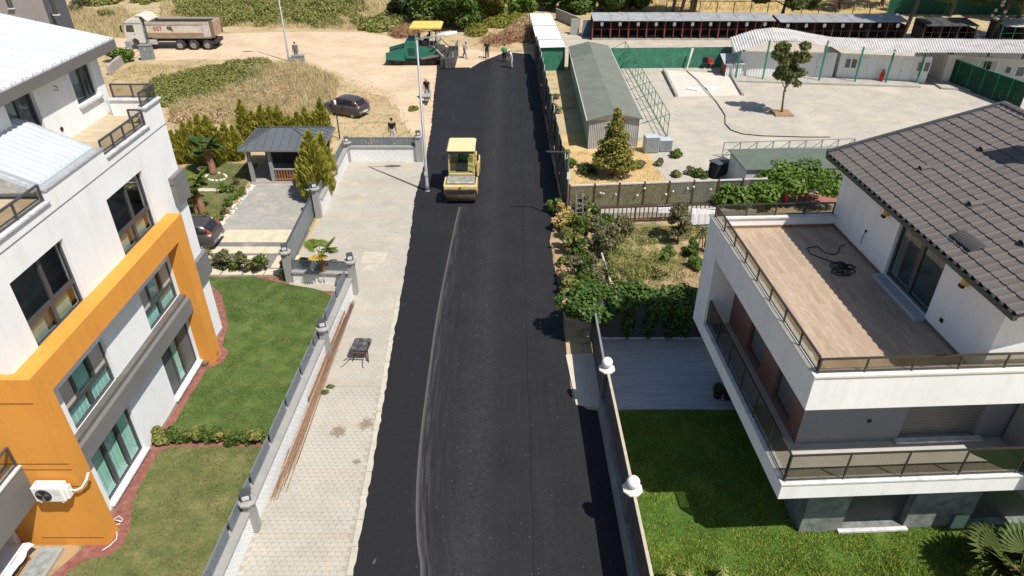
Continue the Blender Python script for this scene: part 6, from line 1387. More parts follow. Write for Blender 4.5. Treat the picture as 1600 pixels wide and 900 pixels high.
MB().box(x0, x1, -1.05, 1.05, 1.22, 1.3).obj('bed_floor', fl_, TR); MB().box(x0, x0+.08, -1.18, 1.18, 1.3, 2.95).obj('head_board', td, TR)
MB().box(x0+.1, x1, 1.10, 1.165, 1.35, 2.7).obj('inner_liner', M('liner_dark', (.07, .06, .055), .8), TR)
MB().loft([[(x0+.3, -1.2, 2.85), (x0+.3, 1.2, 2.85), (x0+.3, 1.2, 2.95), (x0+.3, -1.2, 2.95)], [(x0-.2, -1.2, 3.35), (x0-.2, 1.2, 3.35), (x0-.2, 1.2, 3.45), (x0-.2, -1.2, 3.45)], [(x0-.85, -1.2, 3.42), (x0-.85, 1.2, 3.42), (x0-.85, 1.2, 3.52), (x0-.85, -1.2, 3.52)]]).obj('cab_guard', td, TR)
tg = MB().loft([[(9.1, -1.2, 1.35), (9.1, 1.2, 1.35), (9.3, 1.2, 1.35), (9.3, -1.2, 1.35)], [(9.12, -1.2, 2.85), (9.12, 1.2, 2.85), (9.4, 1.2, 2.85), (9.4, -1.2, 2.85)]]).obj('tailgate', M('tailgate_rusty', (.40, .29, .20), .8, .25, 1.5, dirt=(.2, .12, .07), dirtk=.6), TR)
for k in (-1, 1): MB().box(9.0, 9.46, k*1.2-.06, k*1.2+.06, 1.3, 2.95).obj('gate_rib', M('gate_brown', (.2, .13, .09), .8), tg)
MB().box(8.9, 9.35, -1.1, 1.1, .6, .95).obj('rear_bumper', fl_, TR)
for k in range(5): MB().box(2.15, 2.4, -hw-.02, -hw+.02, 1.0+k*.32, 1.04+k*.32).obj('ladder_rung', steel, TR)
for x in (2.15, 2.4): MB().bar((x, -hw, .8), (x+.35*0, -hw, 2.6), .04).obj('ladder_rail', steel, TR)
def lettering(text, size, m, parent, loc, rot, name='number'):
    cu = bpy.data.curves.new(name, 'FONT'); cu.body = text; cu.size = size; cu.extrude = .004; cu.offset = .012
    o = bpy.data.objects.new('tmp', cu); COL.objects.link(o); bpy.context.view_layer.update()
    me = bpy.data.meshes.new_from_object(o.evaluated_get(bpy.context.evaluated_depsgraph_get())); bpy.data.objects.remove(o)
    me.materials.clear(); me.materials.append(m); r = link(name, me, parent, loc); r.rotation_euler = rot; return r
lettering('507', .62, M('sign_red', (.42, .05, .03), .7), TR, (3.15, -1.262, 1.98), (R(90), 0, 0))
em = MB(); em.box(4.62, 4.86, -1.268, -1.256, 2.2, 2.42); em.box(4.9, 5.12, -1.268, -1.256, 2.2, 2.42); em.box(4.66, 5.16, -1.268, -1.256, 2.06, 2.17); em.box(5.0, 5.2, -1.268, -1.256, 1.98, 2.06)
em.obj('emblem', M('emblem_dark', (.10, .06, .05), .7), TR)
# ---- parked hatchback
pf, pr = G(511, 178), G(554.5, 185.5); hd = math.atan2(pf.y-pr.y, pf.x-pr.x); WBs = 2.42
mid = (pf+pr)/2; lf = Vector((-math.sin(hd), math.cos(hd), 0)); ctr = mid-lf*.70
CA = thing('parked_car', 'dark brown-grey five-door hatchback parked on the dry grass', 'car', (ctr.x, ctr.y, 0), hd)
paint = M('car_paint', (.048, .040, .040), .28, .06, 1., spec=.6, bump=0, dirt=(.10, .085, .075), dirtk=.35)
# stations along x: (x, z_bottom, z_belt, half width at belt, half width at sill)
def sec(x, zb, zs, zt, wb, ws, wt): return [(x, -wb, zb), (x, -ws, zs), (x, -wt, zt), (x, -wt*.55, zt+.03), (x, 0, zt+.045), (x, wt*.55, zt+.03), (x, wt, zt), (x, ws, zs), (x, wb, zb)]
ST = [(-1.90, .42, .62, .88, .60, .68, .62), (-1.82, .30, .58, .96, .72, .79, .72), (-1.45, .22, .55, .98, .78, .83, .77), (-.8, .20, .55, .97, .80, .84, .79), (.2, .20, .55, .95, .80, .84, .79), (.9, .20, .54, .93, .80, .83, .78), (1.3, .22, .52, .86, .77, .82, .74), (1.72, .28, .48, .74, .68, .76, .66), (1.92, .36, .46, .60, .50, .60, .52)]
BD = MB().loft([sec(*q) for q in ST], True, True, True).obj('body', paint, CA)
# greenhouse
GHs = [(-1.72, .95, .70, .98, .68), (-1.42, .96, .73, 1.36, .56), (-1.0, .95, .74, 1.455, .58), (-.2, .95, .75, 1.475, .60), (.28, .95, .75, 1.42, .59), (.62, .945, .75, 1.22, .64), (1.02, .92, .73, .935, .70)]
gh = [[(x, -w0, z0), (x, -w1, z1-.03), (x, -w1*.8, z1), (x, w1*.8, z1), (x, w1, z1-.03), (x, w0, z0)] for x, z0, w0, z1, w1 in GHs]
MB().loft(gh, True, True, True).obj('roof', paint, CA)
cg = M('car_glass', (.018, .019, .022), .08, .1, bump=0, spec=.8)
def side_at(x, f, s):
    i = max(k for k in range(len(GHs)) if GHs[k][0] <= x+1e-6); i = min(i, len(GHs)-2); t_ = (x-GHs[i][0])/(GHs[i+1][0]-GHs[i][0]); L5 = [a+(b-a)*t_ for a, b in zip(GHs[i], GHs[i+1])]
    z = L5[1]+(L5[3]-.03-L5[1])*f; w = L5[2]+(L5[4]-L5[2])*f; return (x, s*(w+.008), z)
for s in (-1, 1):
    for (xa, xb, xt0, xt1) in ((-.28, .82, -.22, .42), (-1.25, -.36, -1.18, -.32)):
        MB().add([side_at(xa, .08, s), side_at((xa+xb)/2, .08, s), side_at(xb, .08, s), side_at(xt1, .86, s), side_at((xt0+xt1)/2, .88, s), side_at(xt0, .86, s)], [(0, 1, 4, 5), (1, 2, 3, 4)]).obj('side_window', cg, CA)
    for x in (-1.22, 1.2): wheel(CA, (x, s*.71, .30), .30, .19, M('alloy', (.45, .45, .46), .4, .15, 5.), sgn=s)
    for x in (-.35, .55): MB().box(x-.09, x+.09, s*.845-.012, s*.845+.012, .80, .84).obj('door_handle', paint, BD)
    MB().bev(.62, .80, s*.80, s*.98, .93, 1.07, .03).obj('mirror', paint, CA)
    MB().loft([[(1.55, s*.60, .66), (1.55, s*.76, .62), (1.55, s*.74, .76), (1.55, s*.6, .80)], [(1.84, s*.46, .60), (1.82, s*.62, .56), (1.80, s*.62, .66), (1.82, s*.46, .70)]]).obj('headlight', M('lamp_clear'), BD)
    MB().loft([[(-1.88, s*.50, .86), (-1.84, s*.74, .84), (-1.66, s*.72, 1.22), (-1.70, s*.62, 1.22)], [(-1.80, s*.48, .86), (-1.72, s*.74, .84), (-1.55, s*.7, 1.22), (-1.58, s*.6, 1.22)]]).obj('tail_light', M('tail_red', (.30, .06, .05), .3), BD)
    MB().box(-.95, .85, s*.838-.01, s*.838+.012, .52, .57).obj('side_moulding', M('moulding', (.07, .065, .065), .5), BD)
MB().add([(-1.755, -.60, 1.0), (-1.755, .60, 1.0), (-1.475, .50, 1.32), (-1.475, -.50, 1.32)], [(0, 1, 2, 3)]).obj('rear_window', cg, CA)
MB().add([(1.01, -.64, .97), (1.01, .64, .97), (.36, .53, 1.40), (.36, -.53, 1.40)], [(0, 1, 2, 3)]).obj('windscreen', cg, CA)
MB().bev(-1.96, -1.86, -.72, .72, .42, .60, .03).obj('rear_bumper', M('bumper_trim', (.16, .15, .15), .5), BD); MB().box(-1.975, -1.955, -.26, .26, .46, .57).obj('number_plate', M('plate_white', (.65, .65, .62), .5), BD)
# ---- dark car behind the apartment block, only its tail in view
p = G(318, 372); C2 = thing('parked_car', 'black car tail showing past the corner of the apartment block', 'car', (-17.6, 32.6, .016), R(180))
for o in CA.children:
    c_ = o.copy(); COL.objects.link(c_); c_.parent = C2
    for g_ in o.children: d_ = g_.copy(); COL.objects.link(d_); d_.parent = c_
# ============================================================ PEOPLE
def person(label, loc, rz, shirt, trousers, hair=(.03, .022, .018), skin=(.36, .21, .14), lean=0., feet=((-.11, 0.), (.11, 0.)), hands=((-.27, -.02, .82), (.27, -.02, .82)), hat=None, sit=False, h=1.74, shoes=(.03, .03, .03), sleeves='short', group=None):
    """figure facing local -Y; hands / feet given in local metres"""
    k = h/1.74; T = thing('person', label, 'person', loc, rz, group)
    V, E, Rr_, tagm = [], [], [], []
    def J(p, r, m): V.append(Vector(p)*k); Rr_.append((r[0]*k, r[1]*k) if hasattr(r, '__len__') else (r*k, r*k)); tagm.append(m); return len(V)-1
    def U(x, y, z):  # upper body lean about the hip
        dz = z-.95; return (x, y-math.sin(lean)*dz, .95+math.cos(lean)*dz)
    pel = J((0, 0, .95), (.19, .15), 1); wst = J(U(0, 0, 1.10), (.185, .14), 0); chs = J(U(0, 0, 1.32), (.225, .155), 0); nk = J(U(0, -.01, 1.49), .07, 2); hb = J(U(0, -.02, 1.56), .06, 2)
    E += [(pel, wst), (wst, chs), (chs, nk), (nk, hb)]
    for s, (fx, fy_) in zip((-1, 1), feet):
        hp_ = J((s*.10, 0, .88), .12, 1)
        if sit: kn = J((s*.13, -.42, .92), .065, 1); an = J((s*.13, -.45, .50), .045, 1); to = J((s*.14, -.62, .46), .038, 3)
        else: kn = J(((s*.095+fx)/2+s*.01, fy_*.5-.05, .49), .088, 1); an = J((fx, fy_+.02, .09), .065, 1); to = J((fx*1.1, fy_-.16, .04), .038, 3)
        E += [(pel, hp_), (hp_, kn), (kn, an), (an, to)]
    wrists = []
    for s, hd_ in zip((-1, 1), hands):
        sh = J(U(s*.20, 0, 1.40), .085, 0); hv = Vector(hd_); sv = V[sh]/k; mid_ = (hv+sv)/2; ln = (hv-sv).length; b_ = math.sqrt(max(.0, .29**2-(ln/2)**2))
        el = J(mid_+Vector((s*.35, .85, -.35))  .normalized()*b_, .06, 0 if sleeves == 'long' else 2); wr = J(hv, .038, 2); pm_ = J(hv+(hv-V[el]/k).normalized()*.07, (.038, .02), 2)
        E += [(chs, sh), (sh, el), (el, wr), (wr, pm_)]; wrists.append((V[wr], V[pm_]))
    me = bpy.data.meshes.new('body'); me.from_pydata(V, E, []); o = bpy.data.objects.new('tmpbody', me); COL.objects.link(o)
    md = o.modifiers.new('skin', 'SKIN'); sv = me.skin_vertices[0].data
    for i, r in enumerate(Rr_): sv[i].radius = r; sv[i].use_root = (i == 0)
    o.modifiers.new('sub', 'SUBSURF').levels = 1
    bpy.context.view_layer.update(); ev = bpy.data.meshes.new_from_object(o.evaluated_get(bpy.context.evaluated_depsgraph_get())); bpy.data.objects.remove(o)
    body = MB(); body.add([tuple(v.co) for v in ev.vertices], [tuple(p.vertices) for p in ev.polygons], True)
    Va = np.array([tuple(v) for v in V]); seg_ = [(Va[a], Va[b], tagm[b] if tagm[a] != 3 else 3) for a, b in E]
    mi = []
    for p in ev.polygons:
        c = np.array(p.center); best = None
        for a, b, m in seg_:
            t_ = np.clip(np.dot(c-a, b-a)/max(1e-9, np.dot(b-a, b-a)), 0, 1); dd = np.linalg.norm(c-(a+(b-a)*t_))
            if m == 2 and a[2] > 1.2*k and abs(a[0]) > .1 and t_ < .62: m = 0
            if best is None or dd < best[0]: best = (dd, m)
        mi.append(best[1])
    body.mi = mi; bpy.data.meshes.remove(ev)
    hc = Vector(U(0, -.035, 1.645))*k; body.cur = 2
    body.lathe([(.001, -.125*k), (.045*k, -.11*k), (.072*k, -.06*k), (.08*k, 0), (.078*k, .05*k), (.055*k, .095*k), (.001, .112*k)], 14, tuple(hc))
    body.add([hc+Vector(q)*k for q in ((-.014, -.075, -.03), (.014, -.075, -.03), (0, -.105, -.035), (0, -.078, .015))], [(0, 1, 2), (1, 3, 2), (3, 0, 2)])
    for s in (-1, 1): body.lathe([(.004, -.01), (.022*k, 0), (.004, .01)], 8, (hc.x+s*.08*k, hc.y+.01, hc.z), 'x')
    for w_, p_ in wrists:
        d_ = (p_-w_).normalized(); sd_ = d_.cross(Vector((0, 1, .2))).normalized()
        for f, ln in ((-1.5, .065), (-.5, .075), (.5, .072), (1.5, .055)):
            b_ = p_+sd_*f*.016; body.tube([b_-d_*.02, b_+d_*ln*.55, b_+d_*ln+Vector((0, -.012, 0))], [.009, .0085, .007], 5)
        b_ = w_.lerp(p_, .4); body.tube([b_, b_+d_*.04+Vector((0, -.035, 0)), b_+d_*.075+Vector((0, -.045, 0))], [.011, .01, .008], 5)
    body.cur = 4
    body.lathe([(.084*k, -.015*k), (.088*k, .03*k), (.07*k, .09*k), (.03*k, .117*k), (.001, .122*k)], 12, (hc.x, hc.y+.012*k, hc.z))
    for s in (-1, 1): body.lathe([(.002, -.004), (.011*k, 0), (.002, .004)], 6, (hc.x+s*.028*k, hc.y-.076*k, hc.z+.012*k), 'y')
    body.add([hc+Vector(q)*k for q in ((-.025, -.074, -.062), (.025, -.074, -.062), (.02, -.07, -.072), (-.02, -.07, -.072))], [(0, 1, 2, 3)])
    cols = [('shirt', shirt), ('trousers', trousers), ('skin', skin), ('shoes', shoes), ('hair', hair)]
    body.obj('body', [M('%s_%d_%d_%d' % (n_, c[0]*999, c[1]*999, c[2]*999), c, .85 if n_ != 'skin' else .55, .1, 6.) for n_, c in cols], T)
    if hat:
        kind, c = hat; m = M('hat_%d_%d' % (c[0]*999, c[1]*999), c, .85, .15, 9.)
        if kind == 'brim': MB().lathe([(.09*k, .04), (.19*k, .035), (.2*k, .05), (.1*k, .06), (.085*k, .13), (.03*k, .145), (.001, .146)], 16, tuple(hc)).obj('hat', m, T)
        else: MB().lathe([(.092*k, .025), (.095*k, .06), (.075*k, .11), (.03*k, .13), (.001, .132)], 14, tuple(hc)).add([hc+Vector(q)*k for q in ((-.07, -.07, .04), (.07, -.07, .04), (.05, -.17, .03), (-.05, -.17, .03))], [(0, 1, 2, 3)]).obj('cap', m, T)
    return T
def at(u, v, z=0.): p = G(u, v, z); return (p.x, p.y, z)
person('man in grey T-shirt and grey trousers standing by the low cabinet', at(464, 93), R(200), (.12, .125, .14), (.14, .14, .15))
person('man in straw hat and black top pushing a wheelbarrow along the road edge', at(668, 154), 0, (.012, .012, .015), (.16, .22, .30), lean=.22, feet=((-.11, -.12), (.12, .16)), hands=((-.28, -.42, .80), (.28, -.42, .80)), hat=('brim', (.50, .33, .12)), h=1.78)
person('man in black T-shirt and cap standing behind the lacy fence', (G(611, 232).x, G(611, 232).y+1.2, 0), R(180), (.010, .010, .012), (.52, .53, .55), hat=('cap', (.012, .012, .012)), h=1.8)
person('worker in pale blue shirt walking behind the paver screed', at(726, 91), R(70), (.30, .36, .44), (.14, .18, .25), lean=.25, feet=((-.12, -.25), (.12, .25)), hands=((-.22, -.35, 1.0), (.22, -.30, 1.0)), hat=('cap', (.4, .44, .48)))
person('worker in black holding a rake on bare soil beyond the mat', at(761, 91), 0, (.012, .012, .014), (.02, .02, .022), hands=((-.30, -.22, 1.05), (.25, -.03, .85)))
pk = G(756, 92); o = MB().tube([(pk.x, pk.y-.25, .02), (pk.x, pk.y-.2, 1.6)], .018, 6).obj('rake_handle', wood)
RK = thing('rake', 'long wooden rake held by the worker in black', 'rake', (pk.x, pk.y-.25, 0)); bpy.data.objects.remove(o)
MB().tube([(0, 0, .02), (0, .05, 1.6)], .018, 6).obj('handle', wood, RK); MB().bar((-.3, 0, .04), (.3, 0, .04), .03, .06).obj('rake_head', steel, RK)
person('worker in bright green shirt and dark jeans standing on the fresh asphalt', (*at(788, 98)[:2], .045), R(165), (.02, .36, .12), (.015, .018, .028), hands=((-.26, -.10, .86), (.30, -.30, 1.0)))
person('worker in white shirt, cap and pale trousers leaning over the fresh asphalt', (*at(799, 107)[:2], .045), R(-60), (.60, .64, .70), (.46, .46, .44), lean=.3, hands=((-.2, -.40, .85), (.2, -.42, .9)), hat=('cap', (.68, .68, .68)), h=1.8)
person('person in green top standing in the dark open cabin doorway', (*at(1538, 121)[:2], .15), R(20), (.02, .26, .15), (.03, .04, .05))
person('roller driver in green vest seated inside the yellow cab', (RO.location.x+.1, RO.location.y+.48, .84), 0, (.03, .33, .10), (.03, .03, .04), sit=True, hands=((-.2, -.45, 1.2), (.2, -.45, 1.2)))
# pushed wheelbarrow
p = G(668, 160); PW_ = thing('wheelbarrow', 'grey metal wheelbarrow pushed by the man in the straw hat', 'wheelbarrow', (p.x, p.y, 0))
gb = M('barrow_grey', (.30, .31, .31), .6, .25, 5.)
MB().loft([[(-.2, -.45, .38), (.2, -.45, .38), (.24, .1, .38), (-.24, .1, .38)], [(-.33, -.68, .68), (.33, -.68, .68), (.36, .25, .68), (-.36, .25, .68)]]).obj('tray', gb, PW_)
for s in (-1, 1): MB().tube([(s*.08, -.72, .2), (s*.26, .1, .42), (s*.28, .75, .78)], .02, 6).obj('handle', dgrey, PW_); MB().tube([(s*.24, .05, .4), (s*.27, .15, .0)], .018, 6).obj('leg', dgrey, PW_)
MB().lathe([(.05, -.05), (.18, -.04), (.18, .04), (.05, .05)], 16, (0, -.72, .18), 'x').obj('wheel', black, PW_)
# ============================================================ VEGETATION
bark = M('bark', (.20, .13, .07), .9, .3, 8., bump=.6); pbark = M('pine_bark', (.10, .075, .06), .95, .4, 5., bump=.8, dirt=(.22, .19, .16), dirtk=.4)
lf_dark = Mleaf('leaf_dark', (.042, .078, .020)); lf_mid = Mleaf('leaf_mid', (.072, .128, .026)); lf_bright = Mleaf('leaf_bright', (.085, .165, .025)); lf_yel = Mleaf('leaf_yellow', (.17, .20, .035)); lf_olive = Mleaf('leaf_olive', (.13, .145, .08), .35)
lf_scrub = Mleaf('leaf_scrub', (.17, .205, .062), .35); lf_thuja = Mleaf('leaf_thuja', (.255, .28, .05), .35); lf_pine = Mleaf('leaf_pine', (.075, .105, .03), .4); lf_dry = Mleaf('leaf_dry', (.34, .25, .12), .3, .1); lf_drygrey = Mleaf('leaf_drygrey', (.36, .30, .20), .25, .1); lf_brown = Mleaf('leaf_brown', (.25, .16, .10), .4, .05); lf_cream = Mleaf('leaf_cream', (.46, .40, .20), .25)
def blobs(r, h, n, z0, rr=.45, seed=None, flat=.8):
    g = RG if seed is None else np.random.default_rng(seed); out = []
    for i in range(n):
        a = g.uniform(0, 6.28); q = r*.72*math.sqrt(g.random()); z = z0+h*g.uniform(.15, .85); s = r*rr*g.uniform(.7, 1.25)
        out.append(((q*math.cos(a), q*math.sin(a), z), (s, s, s*flat)))
    return out
def limbs(mb, h, r, tr, n, z0):
    mb.tube([(0, 0, -.05), (.03*h, .02*h, h*.35), (.01, -.02*h, h*.7), (.02*h, 0, h)], [tr, tr*.8, tr*.55, tr*.2], 7)
    for i in range(n):
        a = i*2.4+.5; z = z0+(h-z0)*.7*i/max(1, n-1); e = (r*.75*math.cos(a), r*.75*math.sin(a), z+(h-z0)*.3)
        mb.tube([(0.01, 0, z*.9), (e[0]*.5, e[1]*.5, (z+e[2])/2+.05), e], [tr*.45, tr*.3, tr*.1], 5)
def tree(name, label, cat, loc, h, r, z0, mat, n, size, nb=9, tr=.09, group=None, rr=.45, flat=.8, fol='crown', asp=1.7, up=.35, blist=None, stem='trunk', nl=6):
    T = thing(name, label, cat, loc, RG.uniform(0, 6.28), group)
    mb = MB(); limbs(mb, h*.85, r, tr, nl, z0); mb.obj(stem, bark if mat != lf_pine else pbark, T)
    V, F = leaves(blist or blobs(r, h-z0, nb, z0, rr, None, flat), n, size, asp, up); npmesh(fol, V, F, mat, T); return T
def P(u, v, z=0.): q = G(u, v); return (q.x, q.y, z)
# ---- thuja trees: narrow flames of upright sprays
def thuja(label, loc, h, r, n=1500, size=.13, group='conifers of the garden hedge', mat=lf_thuja):
    T = thing('thuja', label, 'conifer', loc, RG.uniform(0, 6.28), group)
    MB().tube([(0, 0, -.05), (0, 0, h*.5)], [.06, .03], 6).obj('trunk', bark, T)
    t = RG.random(n)**.8; a = RG.uniform(0, 6.28, n); tip = RG.integers(0, 4, n)
    ox = np.array([0, .35, -.3, .05])[tip]*r; oy = np.array([0, .1, .2, -.35])[tip]*r; hs = np.array([1, .82, .75, .85])[tip]
    rad = r*(.35+.75*np.sin(np.pi*np.clip(t*.9+.1, 0, 1))**.8)*(1-t**3)*(.6+.4*RG.random(n)); rad *= 1+.18*np.sin(a*5+t*9)
    p = np.stack([ox*t+rad*np.cos(a), oy*t+rad*np.sin(a), h*hs*t], 1)
    d = np.stack([np.cos(a)*.45, np.sin(a)*.45, np.ones(n)], 1)+RG.normal(size=(n, 3))*.25; d /= np.linalg.norm(d, axis=1)[:, None]
    w = np.cross(d, RG.normal(size=(n, 3))); w /= np.linalg.norm(w, axis=1)[:, None]; s = size*RG.uniform(.6, 1.4, n)[:, None]
    V = np.stack([p-w*s*.4, p+w*s*.4, p+w*s*.25+d*s*1.5, p-w*s*.1+d*s*2.1], 1).reshape(-1, 3); npmesh('foliage', V, np.arange(4*n).reshape(-1, 4), mat, T); return T
lab = 'yellow-green thuja in the hedge row beside the garden pavilion'
for i, u in enumerate((268, 279, 290, 300, 312, 324, 337, 349, 361, 374)): thuja(lab, P(u, 252+RG.uniform(-3, 3)), RG.uniform(2.0, 3.3), RG.uniform(.42, .6), 1500, .12)
for i, u in enumerate((388, 402, 417, 430, 443, 457, 470, 484, 497, 508)): thuja('yellow-green thuja in the row behind the pavilion roof', P(u, 224), RG.uniform(1.9, 3.2), RG.uniform(.42, .6), 1200, .13, 'conifers behind the pavilion')
thuja('tall broad thuja beside the pavilion and gate post', (-11.8, 38.4, 0), 4.1, .92, 6500, .14, 'conifer by the gate')
thuja('smaller thuja between the tall thuja and the perforated fence', (-11.7, 40.4, 0), 3.2, .55, 2600, .15, 'conifer by the gate')
# ---- clipped hedge between the lawns: single bushes in a row
def bush(name, label, loc, r, h, mat, n, size, group=None, cat='shrub', nb=8, flat=.8, asp=1.7, rr=.5):
    T = thing(name, label, cat, loc, RG.uniform(0, 6.28), group)
    mb = MB()
    for i in range(5): a = i*1.26; mb.tube([(0, 0, -.03), (r*.5*math.cos(a), r*.5*math.sin(a), h*.6)], [.02, .01], 5)
    mb.obj('stem', bark, T)
    V, F = leaves(blobs(r, h, nb, 0, rr, None, flat), n, size, asp); npmesh('foliage', V, F, mat, T); return T
for i in range(11):
    x = -12.55+i*.37; bush('hedge_bush', 'leafy bush in the low clipped hedge between the two lawns', (x, 17.95+RG.uniform(-.06, .06), .012), .32, .55, lf_mid if i % 3 else lf_scrub, 620, .075, 'low hedge between the lawns')
# ---- shrubs at the head of the far lawn
for i, (u, v) in enumerate(((320, 418), (334, 417), (348, 419), (358, 420), (374, 421), (394, 424), (407, 425))):
    bush('shrub', 'loose grey-green shrub in the row along the gravel edge', P(u, v, .012), .42, 1.05, lf_olive if i % 2 else lf_mid, 420, .09, 'shrubs at the head of the lawn')
for (u, v, r, h, l) in ((452, 430, .6, 1.05, 'leafy green shrub beside the grey gate post'), (482, 428, .55, .9, 'dark green shrub in the shade of the lacy fence'), (522, 430, .5, .8, 'dark green shrub behind the small palm'), (470, 432, .5, .8, 'leafy shrub between the gate post and the palm')): bush('shrub', l, P(u, v, .012), r, h, lf_mid, 900, .10, 'shrubs under the lacy fence')
for k, (u, v, c, l) in enumerate(((479, 434, (.62, .62, .6), 'white stone beside the palm trunk'), (490, 434, (.55, .50, .42), 'pale stone beside the palm trunk'), (502, 441, (.3, .36, .36), 'small grey-blue pot at the foot of the palm'))):
    o = MB().lathe([(.06, 0), (.17, .06), (.19, .16), (.12, .26), (.02, .3)], 9).obj('garden_stone' if k < 2 else 'plant_pot', M('stone%d' % k, c, .8, .2, 5.)); o.location = P(u, v, .01); o.rotation_euler = (.2, .1, k); tag(o, l, 'stone' if k < 2 else 'pot')
o = MB().bev(-.22, .22, -.12, .12, 0, .16, .02).obj('window_box', M('terracotta', (.25, .07, .05), .8)); o.location = P(492, 437, .02); tag(o, 'small dark red window box standing beside the palm', 'planter')
# ---- fan palms
def fan(mb, base, d, L_, w, nseg=16, droop=.25):
    d = Vector(d).normalized(); side_ = d.cross(Vector((0, 0, 1))).normalized(); upv = side_.cross(d)
    st = base+d*L_*.45; mb.tube([base, st], [.02, .012], 4)
    for i in range(nseg):
        a = (i/(nseg-1)-.5)*math.pi*1.25; e = d*math.cos(a)+side_*math.sin(a); ln = L_*.62*(.75+.25*math.cos(a)); pw = w*L_*.05
        q = e.cross(upv).normalized()*pw; m_ = st+e*ln*.55+upv*.02; tp = st+e*ln-Vector((0, 0, droop*ln*.6))
        mb.add([st, m_+q, tp, m_-q], [(0, 1, 2), (0, 2, 3)])
def palm(label, loc, h, L_, nf, tr, mat, mt=None, lean=(0, 0), crown=None, group=None):
    T = thing('fan_palm', label, 'palm', loc, 0, group); n = 9
    mb = MB(); mb.tube([(lean[0]*f*f, lean[1]*f*f, h*f-.05) for f in np.linspace(0, 1, n)], [tr*(1.25-.35*f)*(1+.10*(i % 2)) for i, f in enumerate(np.linspace(0, 1, n))], 10); mb.obj('trunk', mt or M('palm_fibre', (.28, .15, .085), .95, .35, 12., bump=.9), T)
    for i in range(nf):
        a = i*2.4; e = [.95, .55, .2, -.15][i % 4]; m_ = MB(); fan(m_, Vector((lean[0], lean[1], h-.08)), (math.cos(a), math.sin(a), e), L_*(.8+.2*RG.random()), 1.3, 18, .3 if e < .6 else .1); m_.obj('frond', mat if not (i == 2 and crown) else crown, T)
    return T
lf_palm = Mleaf('leaf_palm', (.115, .175, .035), .25); lf_pdark = Mleaf('leaf_palm_dark', (.05, .10, .025), .3)
palm('young fan palm with one yellow frond beside the corner post', P(508, 441, .012), 1.75, 1.15, 7, .11, lf_palm, crown=Mleaf('leaf_gold', (.40, .30, .05), .2))
palm('fan palm with a leaning reddish trunk on the lawn behind the apartment block', P(318, 335, .012), 1.9, 1.35, 15, .17, lf_palm, lean=(-.25, .1)); palm('fan palm ringed by white pebbles near the thuja hedge', P(334, 272, .012), 1.9, 1.35, 15, .19, lf_pdark, lean=(-.15, .1))
palm('thin small palm stem beside the leaning palm', P(308, 335, .012), 1.2, .7, 6, .09, lf_palm)
palm('large fan palm in the unmown grass before the terraced house', (14.3, 12.05, .0), .9, 1.7, 30, .25, Mleaf('leaf_palm_big', (.075, .115, .03), .3))
# low plants and pebbles edging the far lawn
for i, (u, v) in enumerate(((352, 296), (363, 300), (372, 288), (366, 310), (358, 322), (352, 335), (343, 346), (330, 352), (318, 352), (378, 305), (347, 300), (322, 344))):
    bush('edging_plant', 'small rounded plant edging the grey driveway', P(u, v, .014), .32, .42, (lf_bright, lf_mid, lf_olive)[i % 3], 190, .08, 'plants along the driveway edge', 'plant')
random.seed(4)
pb = MB()
for i in range(150):
    if i < 70: f = random.random(); u = 345+(395-345)*f+random.uniform(-4, 4); v = 352+(290-352)*f
    elif i < 110: a = random.uniform(0, 6.28); u = 338+16*math.cos(a); v = 277+6*math.sin(a)
    else: u = random.uniform(300, 340); v = random.uniform(340, 350)
    p = P(u, v); s = random.uniform(.05, .11); pb.loft([[(p[0]+s*q*math.cos(k), p[1]+s*q*math.sin(k), z*s) for k in (0, 1.2, 2.5, 3.8, 5.0)] for q, z in ((.8, 0.), (1., .5), (.5, 1.))])
tag(pb.obj('pebbles', M('white_pebble', (.62, .60, .55), .7, .15, 6.)), 'white pebbles scattered along the driveway bed and round the palm', 'pebbles', None, 'stuff')
# ---- scrub and dry grass of the open ground
def patch(name, label, pts, n, size, mat, h, cat='scrub', asp=2., nb=60):
    pl = [tuple(G(u, v)[:2]) for u, v in pts]; A = np.array(pl); lo, hi = A.min(0), A.max(0); B = []
    while len(B) < nb:
        x, y = RG.uniform(lo[0], hi[0]), RG.uniform(lo[1], hi[1])
        if inpoly(np.array([x]), np.array([y]), pl)[0]: s = RG.uniform(.5, 1.3); B.append(((x, y, h*.30*s), (1.15*s, 1.15*s, h*.62*s)))
    V, F = leaves(B, n, size, asp, .6); V[:, 2] = np.maximum(V[:, 2], .01); o = npmesh(name, V, F, mat); return tag(o, label, cat, None, 'stuff')
patch('scrub', 'dense green bramble scrub between the dirt track and the conifers', [(245, 128), (330, 112), (400, 98), (425, 103), (395, 135), (330, 160), (262, 168), (248, 150)], 42000, .115, lf_scrub, .8, nb=150)
patch('dry_scrub', 'dry grey brush below the green brambles', [(265, 168), (330, 155), (400, 125), (455, 118), (470, 150), (440, 175), (380, 185), (280, 190)], 22000, .09, lf_drygrey, .7, asp=4., nb=90)
patch('scrub', 'olive green scrub on the field beyond the white tipper', [(250, 28), (310, 5), (420, 2), (520, 0), (570, 10), (560, 38), (470, 45), (360, 40)], 36000, .17, lf_scrub, 1.2, nb=140)
patch('scrub', 'olive scrub at the far edge of the field', [(100, 8), (250, -10), (600, -30), (600, -5), (260, 12)], 12000, .28, lf_scrub, 1.2, nb=80)
patch('scrub', 'low green scrub beside the path through the field', [(560, 45), (620, 20), (640, 40), (600, 50)], 5000, .2, lf_scrub, .9, nb=30)
patch('brush_pile', 'brown heap of cut brush behind the paver', [(618, 52), (642, 40), (652, 48), (645, 58), (625, 60)], 5200, .05, lf_brown, 1.0, 'brush', 10., 22)
